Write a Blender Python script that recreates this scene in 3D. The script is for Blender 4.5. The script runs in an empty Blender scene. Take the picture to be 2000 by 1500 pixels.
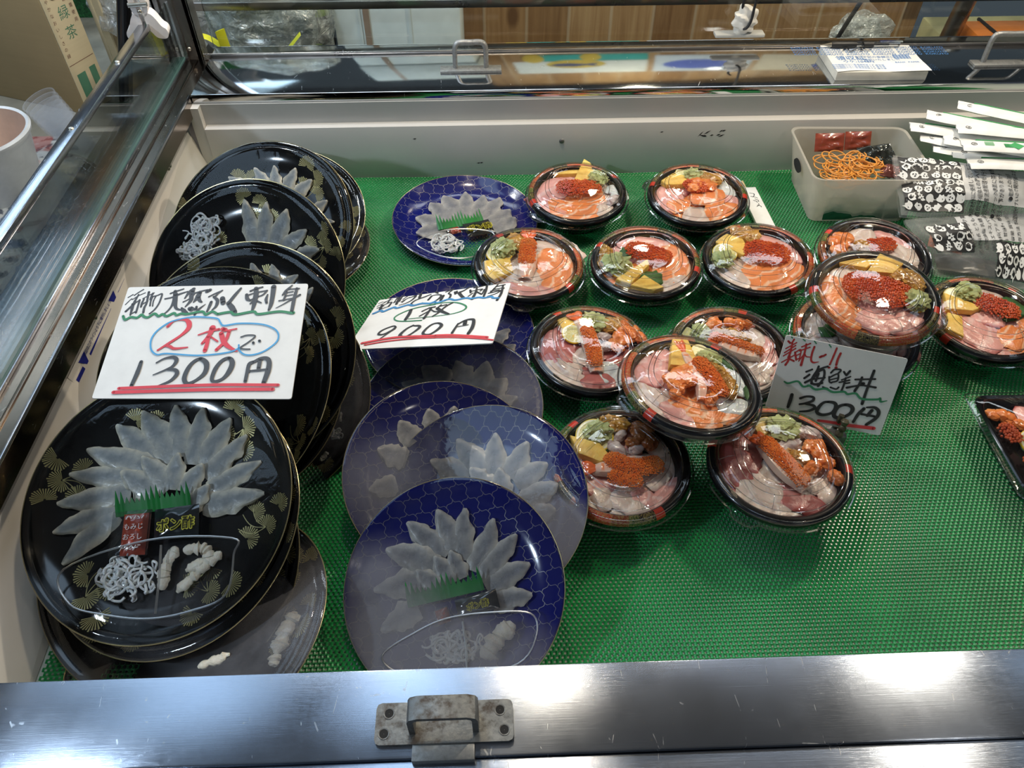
import bpy, math, random
from math import pi, sin, cos
from mathutils import Matrix, Vector, noise
C = bpy.context.scene.collection
SC = bpy.context.scene
# ---------------------------------------------------------------- camera
cam = bpy.data.objects.new('camera', bpy.data.cameras.new('camera')); C.objects.link(cam)
cam.data.sensor_fit = 'HORIZONTAL'; cam.data.sensor_width = 36.0; cam.data.lens = 1500/2000*36.0
cam.data.clip_start = .02
_r = Vector((0.999416, -0.034164, 0.000677)); _u = Vector((0.024690, 0.735683, 0.676876)); _f = Vector((0.023623, 0.676464, -0.736097))
cam.matrix_world = Matrix(((_r.x, _u.x, -_f.x, 0), (_r.y, _u.y, -_f.y, 0), (_r.z, _u.z, -_f.z, .76), (0, 0, 0, 1)))
SC.camera = cam
# ---------------------------------------------------------------- world, lamps, added lights, exposure
W = bpy.data.worlds.new('world'); SC.world = W; W.use_nodes = True
W.node_tree.nodes['Background'].inputs[0].default_value = (.55, .66, .8, 1)
W.node_tree.nodes['Background'].inputs[1].default_value = .075
SC.view_settings.view_transform = 'Standard'; SC.view_settings.look = 'None'
SC.view_settings.exposure = 0.52; SC.view_settings.gamma = 1.0
SC.cycles.transparent_max_bounces = 24
SC.cycles.max_bounces = 8
def lamp(name, loc, col, power, rad=.05):
    l = bpy.data.lights.new(name, 'POINT'); l.energy = power; l.color = col; l.shadow_soft_size = rad
    o = bpy.data.objects.new(name, l); C.objects.link(o); o.location = loc
    return o
lamp('warm_hanging_bulb', (-.05, 1.02, 1.15), (1, .84, .62), 11, .035)
lamp('warm_hanging_bulb', (.95, 1.18, 1.10), (1, .87, .68), 21, .035)
lamp('cool_hanging_bulb', (-1.20, -.06, 1.08), (.68, .84, 1.0), 17, .035)
lamp('white_stall_lamp', (.95, -.35, 1.30), (1, .95, .88), 2.2, .04)
lamp('rear_fill_light', (.35, 1.72, .75), (1, .86, .66), 4.5, .05)  # added fill, brightens the wooden wall and goods behind the case
lamp('rear_fill_light', (-.42, 1.30, .62), (.92, .96, 1.0), 3.6, .05)  # added fill near the clear bag, lifts it out of the dark
def area_light(name, loc, sx, sy, col, power, rz=0):
    l = bpy.data.lights.new(name, 'AREA'); l.shape = 'RECTANGLE'; l.size = sx; l.size_y = sy; l.energy = power; l.color = col
    o = bpy.data.objects.new(name, l); C.objects.link(o); o.location = loc; o.rotation_euler = (0, 0, rz)
area_light('cool_sill_streak_light', (-.43, 1.0, 1.32), .34, .9, (.55, .76, 1), 2.3)  # long dim panels, shaped to draw blue columns on the front sill
area_light('cool_sill_streak_light', (-1.10, 1.0, 1.32), .45, .9, (.55, .76, 1), 2.2)
area_light('warm_sill_streak_light', (-.07, 1.0, 1.32), .09, .9, (1, .82, .55), .42)  # added beside the bulbs only to streak the sill with warm reflections
area_light('warm_sill_streak_light', (.90, 1.0, 1.32), .10, .9, (1, .86, .66), .50)
area_light('cool_sill_streak_light', (1.42, 1.0, 1.32), .16, .9, (.66, .83, 1), .8)
area_light('ledge_reflection_light', (-1.64, 2.35, 1.32), .9, 1.7, (.58, .78, 1), 11)  # large unseen panel, placed and sized to brighten the left ledge by reflection
area_light('overhead_reflection_light', (-.6, 2.3, 1.9), 1.6, .25, (.80, .90, 1), 9)  # unseen overhead pair, added for the steel to mirror
area_light('overhead_reflection_light', (1.0, 2.4, 1.9), 1.2, .25, (.9, .95, 1), 6)
# ---------------------------------------------------------------- mesh collector
class MB:
    def __init__(s): s.v = []; s.f = []; s.m = []; s.uv = {}; s.at = {}
    def add(s, vs, fs, mi=0, M=None, uv=None):
        b = len(s.v)
        for i, p in enumerate(vs):
            s.v.append(tuple(M @ Vector(p)) if M is not None else tuple(p))
            if uv: s.uv[b+i] = uv[i]
        for f in fs: s.f.append(tuple(b+i for i in f)); s.m.append(mi)
        return b
    def box(s, x0, x1, y0, y1, z0, z1, mi=0, M=None, bv=0.0):
        if bv <= 0:
            v = [(x, y, z) for z in (z0, z1) for y in (y0, y1) for x in (x0, x1)]
            f = [(0, 2, 3, 1), (4, 5, 7, 6), (0, 1, 5, 4), (2, 6, 7, 3), (0, 4, 6, 2), (1, 3, 7, 5)]
            s.add(v, f, mi, M); return
        # rounded: outline loops with bevelled plan corners and rounded top and bottom
        import bmesh
        bm = bmesh.new(); bmesh.ops.create_cube(bm, size=1)
        for v in bm.verts: v.co = Vector(((x0+x1)/2+v.co.x*(x1-x0), (y0+y1)/2+v.co.y*(y1-y0), (z0+z1)/2+v.co.z*(z1-z0)))
        bmesh.ops.bevel(bm, geom=list(bm.edges), offset=bv, segments=2, profile=.5, affect='EDGES')
        bm.verts.index_update()
        s.add([v.co.copy() for v in bm.verts], [[v.index for v in f.verts] for f in bm.faces], mi, M); bm.free()
    def lathe(s, prof, n=64, mi=0, M=None, cap0=False, cap1=False, mod=None, a0=0, a1=2*pi):
        full = abs(a1-a0-2*pi) < 1e-6; k = n if full else n+1
        vs = []
        for (r, z) in prof:
            for i in range(k):
                a = a0+(a1-a0)*i/n; rr, zz = (r, z) if mod is None else mod(r, z, a)
                vs.append((rr*cos(a), rr*sin(a), zz))
        fs = []
        for j in range(len(prof)-1):
            for i in range(n):
                i2 = (i+1) % k if full else i+1
                fs.append((j*k+i, j*k+i2, (j+1)*k+i2, (j+1)*k+i))
        if cap0: fs.append(tuple(reversed(range(k))))
        if cap1: fs.append(tuple((len(prof)-1)*k+i for i in range(k)))
        s.add(vs, fs, mi, M)
    def tube(s, pts, rad, n=8, mi=0, M=None, closed=False, flat=1.0):
        pts = [Vector(p) for p in pts]; N = len(pts); rs = rad if isinstance(rad, (list, tuple)) else [rad]*N
        vs = []; up = Vector((0, 0, 1)); prev = None
        for i, p in enumerate(pts):
            a = pts[(i-1) % N] if (closed or i > 0) else p; b = pts[(i+1) % N] if (closed or i < N-1) else p
            t = (b-a); t = t.normalized() if t.length > 1e-9 else Vector((1, 0, 0))
            if prev is None: q = t.orthogonal() if abs(t.z) > .9 else t.cross(up)
            else: q = prev-t*prev.dot(t)
            if q.length < 1e-7: q = t.orthogonal()
            q.normalize(); prev = q; w = t.cross(q)
            for k in range(n):
                a_ = 2*pi*k/n; vs.append(p+q*cos(a_)*rs[i]+w*sin(a_)*rs[i]*flat)
        fs = []
        for i in range(N if closed else N-1):
            j = (i+1) % N
            for k in range(n): k2 = (k+1) % n; fs.append((i*n+k, i*n+k2, j*n+k2, j*n+k))
        if not closed: fs.append(tuple(reversed(range(n)))); fs.append(tuple((N-1)*n+k for k in range(n)))
        s.add(vs, fs, mi, M)
    def prism(s, poly, z0, z1, mi=0, M=None, mside=None):
        n = len(poly); vs = [(x, y, z0) for x, y in poly]+[(x, y, z1) for x, y in poly]
        ar = sum(poly[i][0]*poly[(i+1) % n][1]-poly[(i+1) % n][0]*poly[i][1] for i in range(n))
        o = list(range(n)); 
        if ar < 0: o.reverse()
        b = s.add(vs, [tuple(reversed(o)), tuple(n+i for i in o)], mi, M)
        for i in range(n):
            s.f.append((b+o[i], b+o[(i+1) % n], b+n+o[(i+1) % n], b+n+o[i])); s.m.append(mi if mside is None else mside)
    def ribbon(s, pts, ws, z, mi=0, M=None):
        """a flat inked stroke with round ends in the xy plane at height z"""
        P, Wd = smooth(pts, ws, 5)
        L = []; R = []
        for i, p in enumerate(P):
            a = P[max(i-1, 0)]; b = P[min(i+1, len(P)-1)]; t = (b-a)
            t = t.normalized() if t.length > 1e-9 else Vector((1, 0)); n = Vector((-t.y, t.x)); w = Wd[i]/2
            L.append(p+n*w); R.append(p-n*w)
        vs = [(q.x, q.y, z) for q in L]+[(q.x, q.y, z) for q in R]; k = len(P)
        s.add(vs, [(i, k+i, k+i+1, i+1) for i in range(k-1)], mi, M)
        for i in (0, k-1):
            r = Wd[i]/2*.98; c = P[i]
            s.add([(c.x+r*cos(a*pi/5), c.y+r*sin(a*pi/5), z) for a in range(10)], [tuple(range(10))], mi, M)
    def ico(s, c, r, sub=2, mi=0, M=None, fn=None):
        vs, fs = ICO(sub)
        out = []
        for v in vs:
            p = Vector(v); k = fn(p) if fn else 1.0
            out.append((c[0]+p.x*r[0]*k, c[1]+p.y*r[1]*k, c[2]+p.z*r[2]*k))
        s.add(out, fs, mi, M)
    def mesh(s, name, mats, smooth_=True):
        me = bpy.data.meshes.new(name); me.from_pydata(s.v, [], s.f)
        for m in mats: me.materials.append(m)
        if len(mats) > 1: me.polygons.foreach_set('material_index', s.m)
        if smooth_:
            me.polygons.foreach_set('use_smooth', [True]*len(s.f))
        if s.uv:
            l = me.uv_layers.new(name='UVMap'); d = []
            for lp in me.loops: d += s.uv.get(lp.vertex_index, (0, 0))
            l.data.foreach_set('uv', d)
        for k, vals in s.at.items():
            a = me.attributes.new(k, 'FLOAT', 'POINT'); a.data.foreach_set('value', vals)
        me.update()
        if smooth_ and hasattr(me, 'set_sharp_from_angle'): me.set_sharp_from_angle(angle=smooth_ if not isinstance(smooth_, bool) else .7)
        return me
_ico = {}
def ICO(sub):
    if sub not in _ico:
        import bmesh
        bm = bmesh.new(); bmesh.ops.create_icosphere(bm, subdivisions=sub, radius=1); bm.verts.index_update()
        _ico[sub] = ([tuple(v.co) for v in bm.verts], [tuple(v.index for v in f.verts) for f in bm.faces]); bm.free()
    return _ico[sub]
def smooth(pts, ws=None, k=6):
    """Catmull-Rom through 2-D or 3-D points"""
    P = [Vector(p) for p in pts]; n = len(P); ws = ws or [1]*n; out = []; ow = []
    cl = n > 3 and (P[0]-P[-1]).length < 1e-6
    for i in range(n-1):
        p0 = P[i-1] if i else (P[-2] if cl else P[0]*2-P[1]); p1 = P[i]; p2 = P[i+1]
        p3 = P[i+2] if i+2 < n else (P[1] if cl else P[-1]*2-P[-2])
        for j in range(k):
            t = j/k
            out.append(.5*((2*p1)+(p2-p0)*t+(2*p0-5*p1+4*p2-p3)*t*t+(3*p1-p0-3*p2+p3)*t**3)); ow.append(ws[i]+(ws[i+1]-ws[i])*t)
    out.append(P[-1]); ow.append(ws[-1])
    return out, ow
def obj(name, mb, mats, parent=None, M=None, smooth_=True):
    me = mb.mesh(name, mats if isinstance(mats, (list, tuple)) else [mats], smooth_) if isinstance(mb, MB) else mb
    o = bpy.data.objects.new(name, me); C.objects.link(o)
    if parent: o.parent = parent
    if M is not None: o.matrix_local = M
    return o
def tag(o, label=None, cat=None, group=None, kind=None):
    if label: o['label'] = label
    if cat: o['category'] = cat
    if group: o['group'] = group
    if kind: o['kind'] = kind
    return o
def thing(name, label, cat, M=None, group=None):
    o = bpy.data.objects.new(name, None); C.objects.link(o); o.empty_display_size = .02
    if M is not None: o.matrix_world = M
    return tag(o, label, cat, group)
def frame(c, tx, ty, down=0.0):
    n = Vector((sin(ty), -sin(tx)*cos(ty), cos(tx)*cos(ty))); u = Vector((0, 1, 0)).cross(n).normalized(); v = n.cross(u)
    c = Vector(c)-n*down
    return Matrix(((u.x, v.x, n.x, c.x), (u.y, v.y, n.y, c.y), (u.z, v.z, n.z, c.z), (0, 0, 0, 1)))
def T(x, y, z): return Matrix.Translation((x, y, z))
def RZ(a): return Matrix.Rotation(a, 4, 'Z')
def text_into(mb, s, size, M, mi=0, extrude=0):
    cu = bpy.data.curves.new('t', 'FONT'); cu.body = s; cu.size = size; cu.align_x = 'CENTER'; cu.align_y = 'CENTER'; cu.extrude = extrude
    cu.resolution_u = 2
    ob = bpy.data.objects.new('t', cu); C.objects.link(ob)
    dg = bpy.context.evaluated_depsgraph_get(); dg.update()
    me = bpy.data.meshes.new_from_object(ob.evaluated_get(dg))
    mb.add([v.co.copy() for v in me.vertices], [tuple(p.vertices) for p in me.polygons], mi, M)
    bpy.data.objects.remove(ob); bpy.data.curves.remove(cu); bpy.data.meshes.remove(me)
# ---------------------------------------------------------------- materials
def nodes(name):
    m = bpy.data.materials.new(name); m.use_nodes = True; nt = m.node_tree; nt.nodes.clear()
    out = nt.nodes.new('ShaderNodeOutputMaterial')
    return m, nt, out
def N(nt, t, **kw):
    n = nt.nodes.new(t)
    for k, v in kw.items():
        if k.startswith('i_'):
            key = k[2:]; key = int(key) if key.isdigit() else key.replace('_', ' ')
            n.inputs[key].default_value = v
        else: setattr(n, k, v)
    return n
def c4(c): return (*c, 1) if len(c) == 3 else c
def ramp(nt, src, stops, interp='LINEAR'):
    r = nt.nodes.new('ShaderNodeValToRGB'); r.color_ramp.interpolation = interp
    el = r.color_ramp.elements
    while len(el) < len(stops): el.new(.5)
    for e, (p, c) in zip(el, stops): e.position = p; e.color = c4(c) if not isinstance(c, (int, float)) else (c, c, c, 1)
    nt.links.new(src, r.inputs[0]); return r.outputs[0]
def coords(nt, kind='Object', scale=(1, 1, 1), rot=(0, 0, 0)):
    t = nt.nodes.new('ShaderNodeTexCoord'); mp = nt.nodes.new('ShaderNodeMapping'); mp.inputs['Scale'].default_value = scale; mp.inputs['Rotation'].default_value = rot
    nt.links.new(t.outputs[kind], mp.inputs[0]); return mp.outputs[0]
def noise_(nt, vec, scale, detail=3, rough=.55, dist=0.0):
    n = N(nt, 'ShaderNodeTexNoise', i_Scale=scale, i_Detail=detail, i_Roughness=rough, i_Distortion=dist); nt.links.new(vec, n.inputs['Vector']); return n.outputs[0]
def mixc(nt, fac, a, b, mode='MIX'):
    m = nt.nodes.new('ShaderNodeMix'); m.data_type = 'RGBA'; m.blend_type = mode
    for s, k in ((fac, 0), (a, 6), (b, 7)):
        if isinstance(s, (int, float)): m.inputs[k].default_value = s
        elif isinstance(s, tuple): m.inputs[k].default_value = c4(s)
        else: nt.links.new(s, m.inputs[k])
    return m.outputs[2]
def math_(nt, op, a, b=0.0, c=None):
    m = nt.nodes.new('ShaderNodeMath'); m.operation = op
    for k, s in enumerate((a, b) if c is None else (a, b, c)):
        if isinstance(s, (int, float)): m.inputs[k].default_value = s
        else: nt.links.new(s, m.inputs[k])
    return m.outputs[0]
def bsdf(nt, out, col=(.5, .5, .5), rough=.5, metal=0.0, spec=.5, coat=0.0, sss=0.0, alpha=None, bump=None, bstr=.3, bdist=.001, transm=0.0, aniso=0.0, sssr=(.004, .002, .001)):
    b = nt.nodes.new('ShaderNodeBsdfPrincipled')
    def put(k, s):
        if isinstance(s, (int, float)): b.inputs[k].default_value = s
        elif isinstance(s, tuple): b.inputs[k].default_value = c4(s)
        else: nt.links.new(s, b.inputs[k])
    put('Base Color', col); put('Roughness', rough); put('Metallic', metal); put('Specular IOR Level', spec); put('Coat Weight', coat); put('Coat Roughness', .05)
    if sss: put('Subsurface Weight', sss); b.inputs['Subsurface Radius'].default_value = sssr; b.inputs['Subsurface Scale'].default_value = 1.0
    if alpha is not None: put('Alpha', alpha)
    if transm: put('Transmission Weight', transm)
    if bump is not None:
        bp = N(nt, 'ShaderNodeBump', i_Strength=bstr, i_Distance=bdist); nt.links.new(bump, bp.inputs['Height']); nt.links.new(bp.outputs[0], b.inputs['Normal'])
    nt.links.new(b.outputs[0], out.inputs[0]); return b
_pl = {}
def plain(name, col, rough=.5, metal=0.0, spec=.5, coat=0.0, nz=.08, nscale=40, bstr=0.0, sss=0.0):
    """one colour with a little mottling"""
    if name in _pl: return _pl[name]
    m, nt, out = nodes(name); v = coords(nt); n = noise_(nt, v, nscale)
    a = tuple(max(0, c*(1-nz)) for c in col); b = tuple(min(1, c*(1+nz)) for c in col)
    bsdf(nt, out, ramp(nt, n, [(.3, a), (.7, b)]), rough, metal, spec, coat, sss, bump=n if bstr else None, bstr=bstr)
    _pl[name] = m; return m
def clear_film(name, tint=(1, 1, 1), rough=.04, gloss=1.0, fog=False, wr=0.0, base=0.03, wscale=60):
    """thin clear plastic: passes light, mirrors at glancing angles; fog = milky condensation from the attribute 'fog'"""
    m, nt, out = nodes(name)
    tr = N(nt, 'ShaderNodeBsdfTransparent', i_Color=c4(tint)); gl = N(nt, 'ShaderNodeBsdfGlossy', i_Roughness=rough)
    fr = N(nt, 'ShaderNodeFresnel', i_IOR=1.45)
    f = math_(nt, 'MULTIPLY_ADD', fr.outputs[0], gloss, base)
    f = math_(nt, 'MINIMUM', f, .85)
    if wr:
        n = noise_(nt, coords(nt, 'Object', (1, 1, 1)), wscale, 2, .5, 1.2); bp = N(nt, 'ShaderNodeBump', i_Strength=wr, i_Distance=.002)
        nt.links.new(n, bp.inputs['Height']); nt.links.new(bp.outputs[0], gl.inputs['Normal'])
    mx = nt.nodes.new('ShaderNodeMixShader'); nt.links.new(f, mx.inputs[0]); nt.links.new(tr.outputs[0], mx.inputs[1]); nt.links.new(gl.outputs[0], mx.inputs[2])
    last = mx
    if fog:
        at = N(nt, 'ShaderNodeAttribute', attribute_name='fog'); n = noise_(nt, coords(nt), 26, 6, .62, .6); n2 = noise_(nt, coords(nt), 420, 2)
        k = math_(nt, 'MULTIPLY_ADD', n, .9, -.38); k = math_(nt, 'ADD', k, at.outputs[2]); k = math_(nt, 'MULTIPLY', k, at.outputs[2])
        k = math_(nt, 'MULTIPLY', k, math_(nt, 'MULTIPLY_ADD', n2, .5, .72)); k = math_(nt, 'MINIMUM', math_(nt, 'MAXIMUM', k, 0), .50)
        df = N(nt, 'ShaderNodeBsdfDiffuse', i_Color=(.24, .24, .26, 1)); m2 = nt.nodes.new('ShaderNodeMixShader')
        nt.links.new(k, m2.inputs[0]); nt.links.new(mx.outputs[0], m2.inputs[1]); nt.links.new(df.outputs[0], m2.inputs[2]); last = m2
    nt.links.new(last.outputs[0], out.inputs[0]); return m
def uvn(nt):
    t = nt.nodes.new('ShaderNodeTexCoord'); s = nt.nodes.new('ShaderNodeSeparateXYZ'); nt.links.new(t.outputs['UV'], s.inputs[0]); return t.outputs['UV'], s.outputs[0], s.outputs[1]
def steel(name, axis=0, base=(.42, .44, .46), rough=.24, scr=.5, dirt=True, brush=.3, aniso=0.0):
    m, nt, out = nodes(name)
    sc = [1300, 1300, 1300]; sc[axis] = 9
    n = noise_(nt, coords(nt, 'Object', tuple(sc)), 1.0, 4, .6)
    big = noise_(nt, coords(nt), 9, 5, .6)
    v = N(nt, 'ShaderNodeTexVoronoi', feature='DISTANCE_TO_EDGE', i_Scale=34.0); nt.links.new(coords(nt, 'Object', (1, .25, 1), (0, 0, .6)), v.inputs['Vector'])
    line = ramp(nt, v.outputs[0], [(.0, 1), (.010, 0)])
    msk = ramp(nt, noise_(nt, coords(nt), 70, 2), [(.60, 0), (.66, 1)])
    sk = math_(nt, 'MULTIPLY', line, msk)
    col = ramp(nt, big, [(.3, tuple(c*.86 for c in base)), (.7, base)])
    if dirt:
        d = ramp(nt, noise_(nt, coords(nt), 150, 3, .7), [(.69, 0), (.73, 1)]); col = mixc(nt, math_(nt, 'MULTIPLY', d, .45), col, (.55, .5, .42))
    col = mixc(nt, math_(nt, 'MULTIPLY', sk, scr), col, (.75, .75, .74))
    ro = math_(nt, 'ADD', ramp(nt, big, [(.3, rough*.8), (.75, rough*1.35)]), math_(nt, 'MULTIPLY', sk, .3))
    b_ = bsdf(nt, out, col, ro, 1.0, bump=n, bstr=brush, bdist=.0004)
    if aniso:
        tg = nt.nodes.new('ShaderNodeTangent'); tg.direction_type = 'RADIAL'; tg.axis = 'XYZ'[axis]; nt.links.new(tg.outputs[0], b_.inputs['Tangent']); b_.inputs['Anisotropic'].default_value = aniso
    return m
M_sill = steel('brushed_steel_front', 0, (.34, .38, .45), .22, .6, True, .20, .94)
M_rail = steel('brushed_steel_side', 1, (.56, .60, .66), .22, .6, True, .14, .85); M_chan = steel('stained_steel_channel', 1, (.34, .28, .23), .17, .4, True, .10)
M_back = steel('polished_steel_back', 0, (.62, .63, .64), .07, .25, True, .03)
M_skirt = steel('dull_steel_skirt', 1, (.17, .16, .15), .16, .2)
M_frame = steel('dark_steel_frame', 2, (.36, .33, .30), .30, .3)
M_chrome = steel('chrome_bar', 1, (.55, .58, .62), .12, .6)
def rusty(name, base=(.33, .34, .33), rust=(.13, .10, .075), amt=.5):
    m, nt, out = nodes(name); v = coords(nt); n = noise_(nt, v, 130, 5, .68); n2 = noise_(nt, v, 35, 4, .6)
    k = math_(nt, 'ADD', math_(nt, 'MULTIPLY', n, .6), math_(nt, 'MULTIPLY', n2, .4))
    col = ramp(nt, k, [(amt-.1, rust), (amt+.02, base), (amt+.2, tuple(min(1, c*1.4) for c in base))])
    bsdf(nt, out, col, ramp(nt, n, [(.3, .65), (.7, .38)]), ramp(nt, k, [(amt-.08, .25), (amt+.06, .85)]), bump=n, bstr=.4, bdist=.0006); return m
M_rusty = rusty('weathered_zinc', (.20, .205, .20), (.085, .065, .05), .48); M_zinc = rusty('dull_zinc', (.30, .30, .29), (.16, .15, .13), .42)
M_rust = rusty('rusted_clip', (.20, .19, .12), (.075, .06, .035), .55)
def liner(name, col):
    m, nt, out = nodes(name); v = coords(nt); n = noise_(nt, v, 5, 5, .6); d = noise_(nt, v, 90, 4, .7)
    c = ramp(nt, n, [(.25, tuple(x*.9 for x in col)), (.7, col)]); sp = ramp(nt, d, [(.235, 1), (.25, 0)])
    bsdf(nt, out, mixc(nt, sp, c, (.04, .04, .04)), .28, 0, .5); return m
M_liner = liner('white_liner', (.66, .63, .58)); M_liner2 = liner('grey_liner_strip', (.46, .46, .44)); M_tray = liner('white_tray_floor', (.62, .66, .56))
M_glass = clear_film('clear_glass', (.93, .97, .95), .01, 1.0, base=.02)
M_gedge = plain('glass_edge_green', (.10, .19, .17), .1)
M_rubber = plain('black_gasket', (.02, .02, .02), .45)
M_screw = plain('screw_metal', (.5, .46, .38), .3, 1.0)
M_hole = plain('dark_hole', (.012, .011, .01), .8)
M_green = plain('green_mesh_plastic', (.012, .23, .055), .30, 0, .5, nz=.2, nscale=14)
M_black = plain('black_plastic', (.006, .006, .007), .14, 0, .55)
M_blackm = plain('matt_black', (.012, .012, .013), .5)
M_lacq = plain('black_lacquer', (.0035, .0040, .0042), .10, 0, .5, nz=.2)
M_blue = plain('cobalt_lacquer', (.006, .010, .150), .12, 0, .5, nz=.12, nscale=9)
def gold_(name, col, rough, metal):
    m, nt, out = nodes(name); n = noise_(nt, coords(nt), 60, 3); bsdf(nt, out, ramp(nt, n, [(.3, tuple(c*.75 for c in col)), (.7, col)]), rough, metal); return m
M_gold = gold_('gold_print', (.50, .44, .19), .38, .35); M_net = gold_('pale_net_print', (.34, .33, .37), .4, .3)
M_rimgold = gold_('gold_edge', (.62, .52, .27), .25, .8)
M_clear = clear_film('clear_lid', (.985, .985, .985), .03, .95, wr=.12, base=.014)
M_brim = clear_film('clear_brim', (.90, .92, .92), .05, 1.25, base=.07)
M_wrap = clear_film('wrap', (.97, .97, .97), .05, .8, fog=True, wr=.09, base=.004); M_ridge2 = clear_film('moulded_ridge', (.93, .94, .94), .28, 1.2, base=.30)
M_ridge = clear_film('clear_ridge', (.95, .96, .96), .05, 1.4, base=.13); M_cup = clear_film('clear_cup_plastic', (.965, .97, .975), .06, 1.6, base=.07)
FRAMES={'Qt':[-0.3406,0.4458,0.115,0.3839,-0.0748],'Q2':[-0.3323,0.4407,0.09,0.3102,-0.1816],'Q4':[-0.3027,0.3488,0.032,-0.0834,-0.2419],'Q3':[-0.3381,0.4107,0.06,0.4391,-0.0882],'J':[-0.3348,0.6346,0.1,0.4672,-0.0714],'I':[-0.305,0.6157,0.085,0.3946,-0.4424],'H':[-0.3202,0.6309,0.065,0.3557,-0.0546],'G':[-0.2904,0.6365,0.062,0.5167,0.1062],'Pe':[-0.2997,0.6649,0.105,0.6137,-0.1154],'Pd':[-0.3266,0.8035,0.1,0.7166,-0.1496],'Pa':[-0.3343,0.9403,0.085,0.5847,-0.101],'Pb':[-0.335,1.0274,0.05,0.2895,0.0706],'Pc':[-0.3248,0.9687,0.03,-0.0175,0.0086],'b1':[-0.0471,0.3758,0.05,0.3665,-0.1571],'b2':[-0.0165,0.4832,0.042,0.2733,-0.1835],'b3':[-0.056,0.522,0.04,0.323,0.1899],'b4':[-0.057,0.6291,0.03,0.1466,-0.1151],'b5':[-0.06,0.778,0.0215,0.0,0.0],'b6':[-0.0404,1.0514,0.02,0.0405,0.0348],'B1':[0.1433,1.0719,0.047,0.0542,-0.0172],'B8':[0.3194,0.5094,0.06,0.0314,-0.0134],'B9':[0.6763,0.7562,0.045,0.0472,-0.0384],'B10':[0.3104,0.7012,0.045,0.0733,-0.0333],'B11':[0.5719,0.8987,0.045,0.0868,-0.0352],'B12':[0.4868,0.7297,0.045,0.0624,-0.0476],'T1':[0.2274,0.593,0.105,-0.0286,0.1004],'T2':[0.4942,0.7391,0.105,0.1021,-0.0397],'B2':[0.3383,1.0606,0.047,0.0611,-0.0263],'B3':[0.0553,0.8915,0.047,0.042,0.0182],'B4':[0.2273,0.8906,0.047,0.0368,-0.0411],'B5':[0.3948,0.8916,0.047,0.0387,-0.0612],'B6':[0.1287,0.7112,0.047,0.0237,0.0671],'B7':[0.1427,0.5255,0.047,0.0307,-0.0255]}
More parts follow.
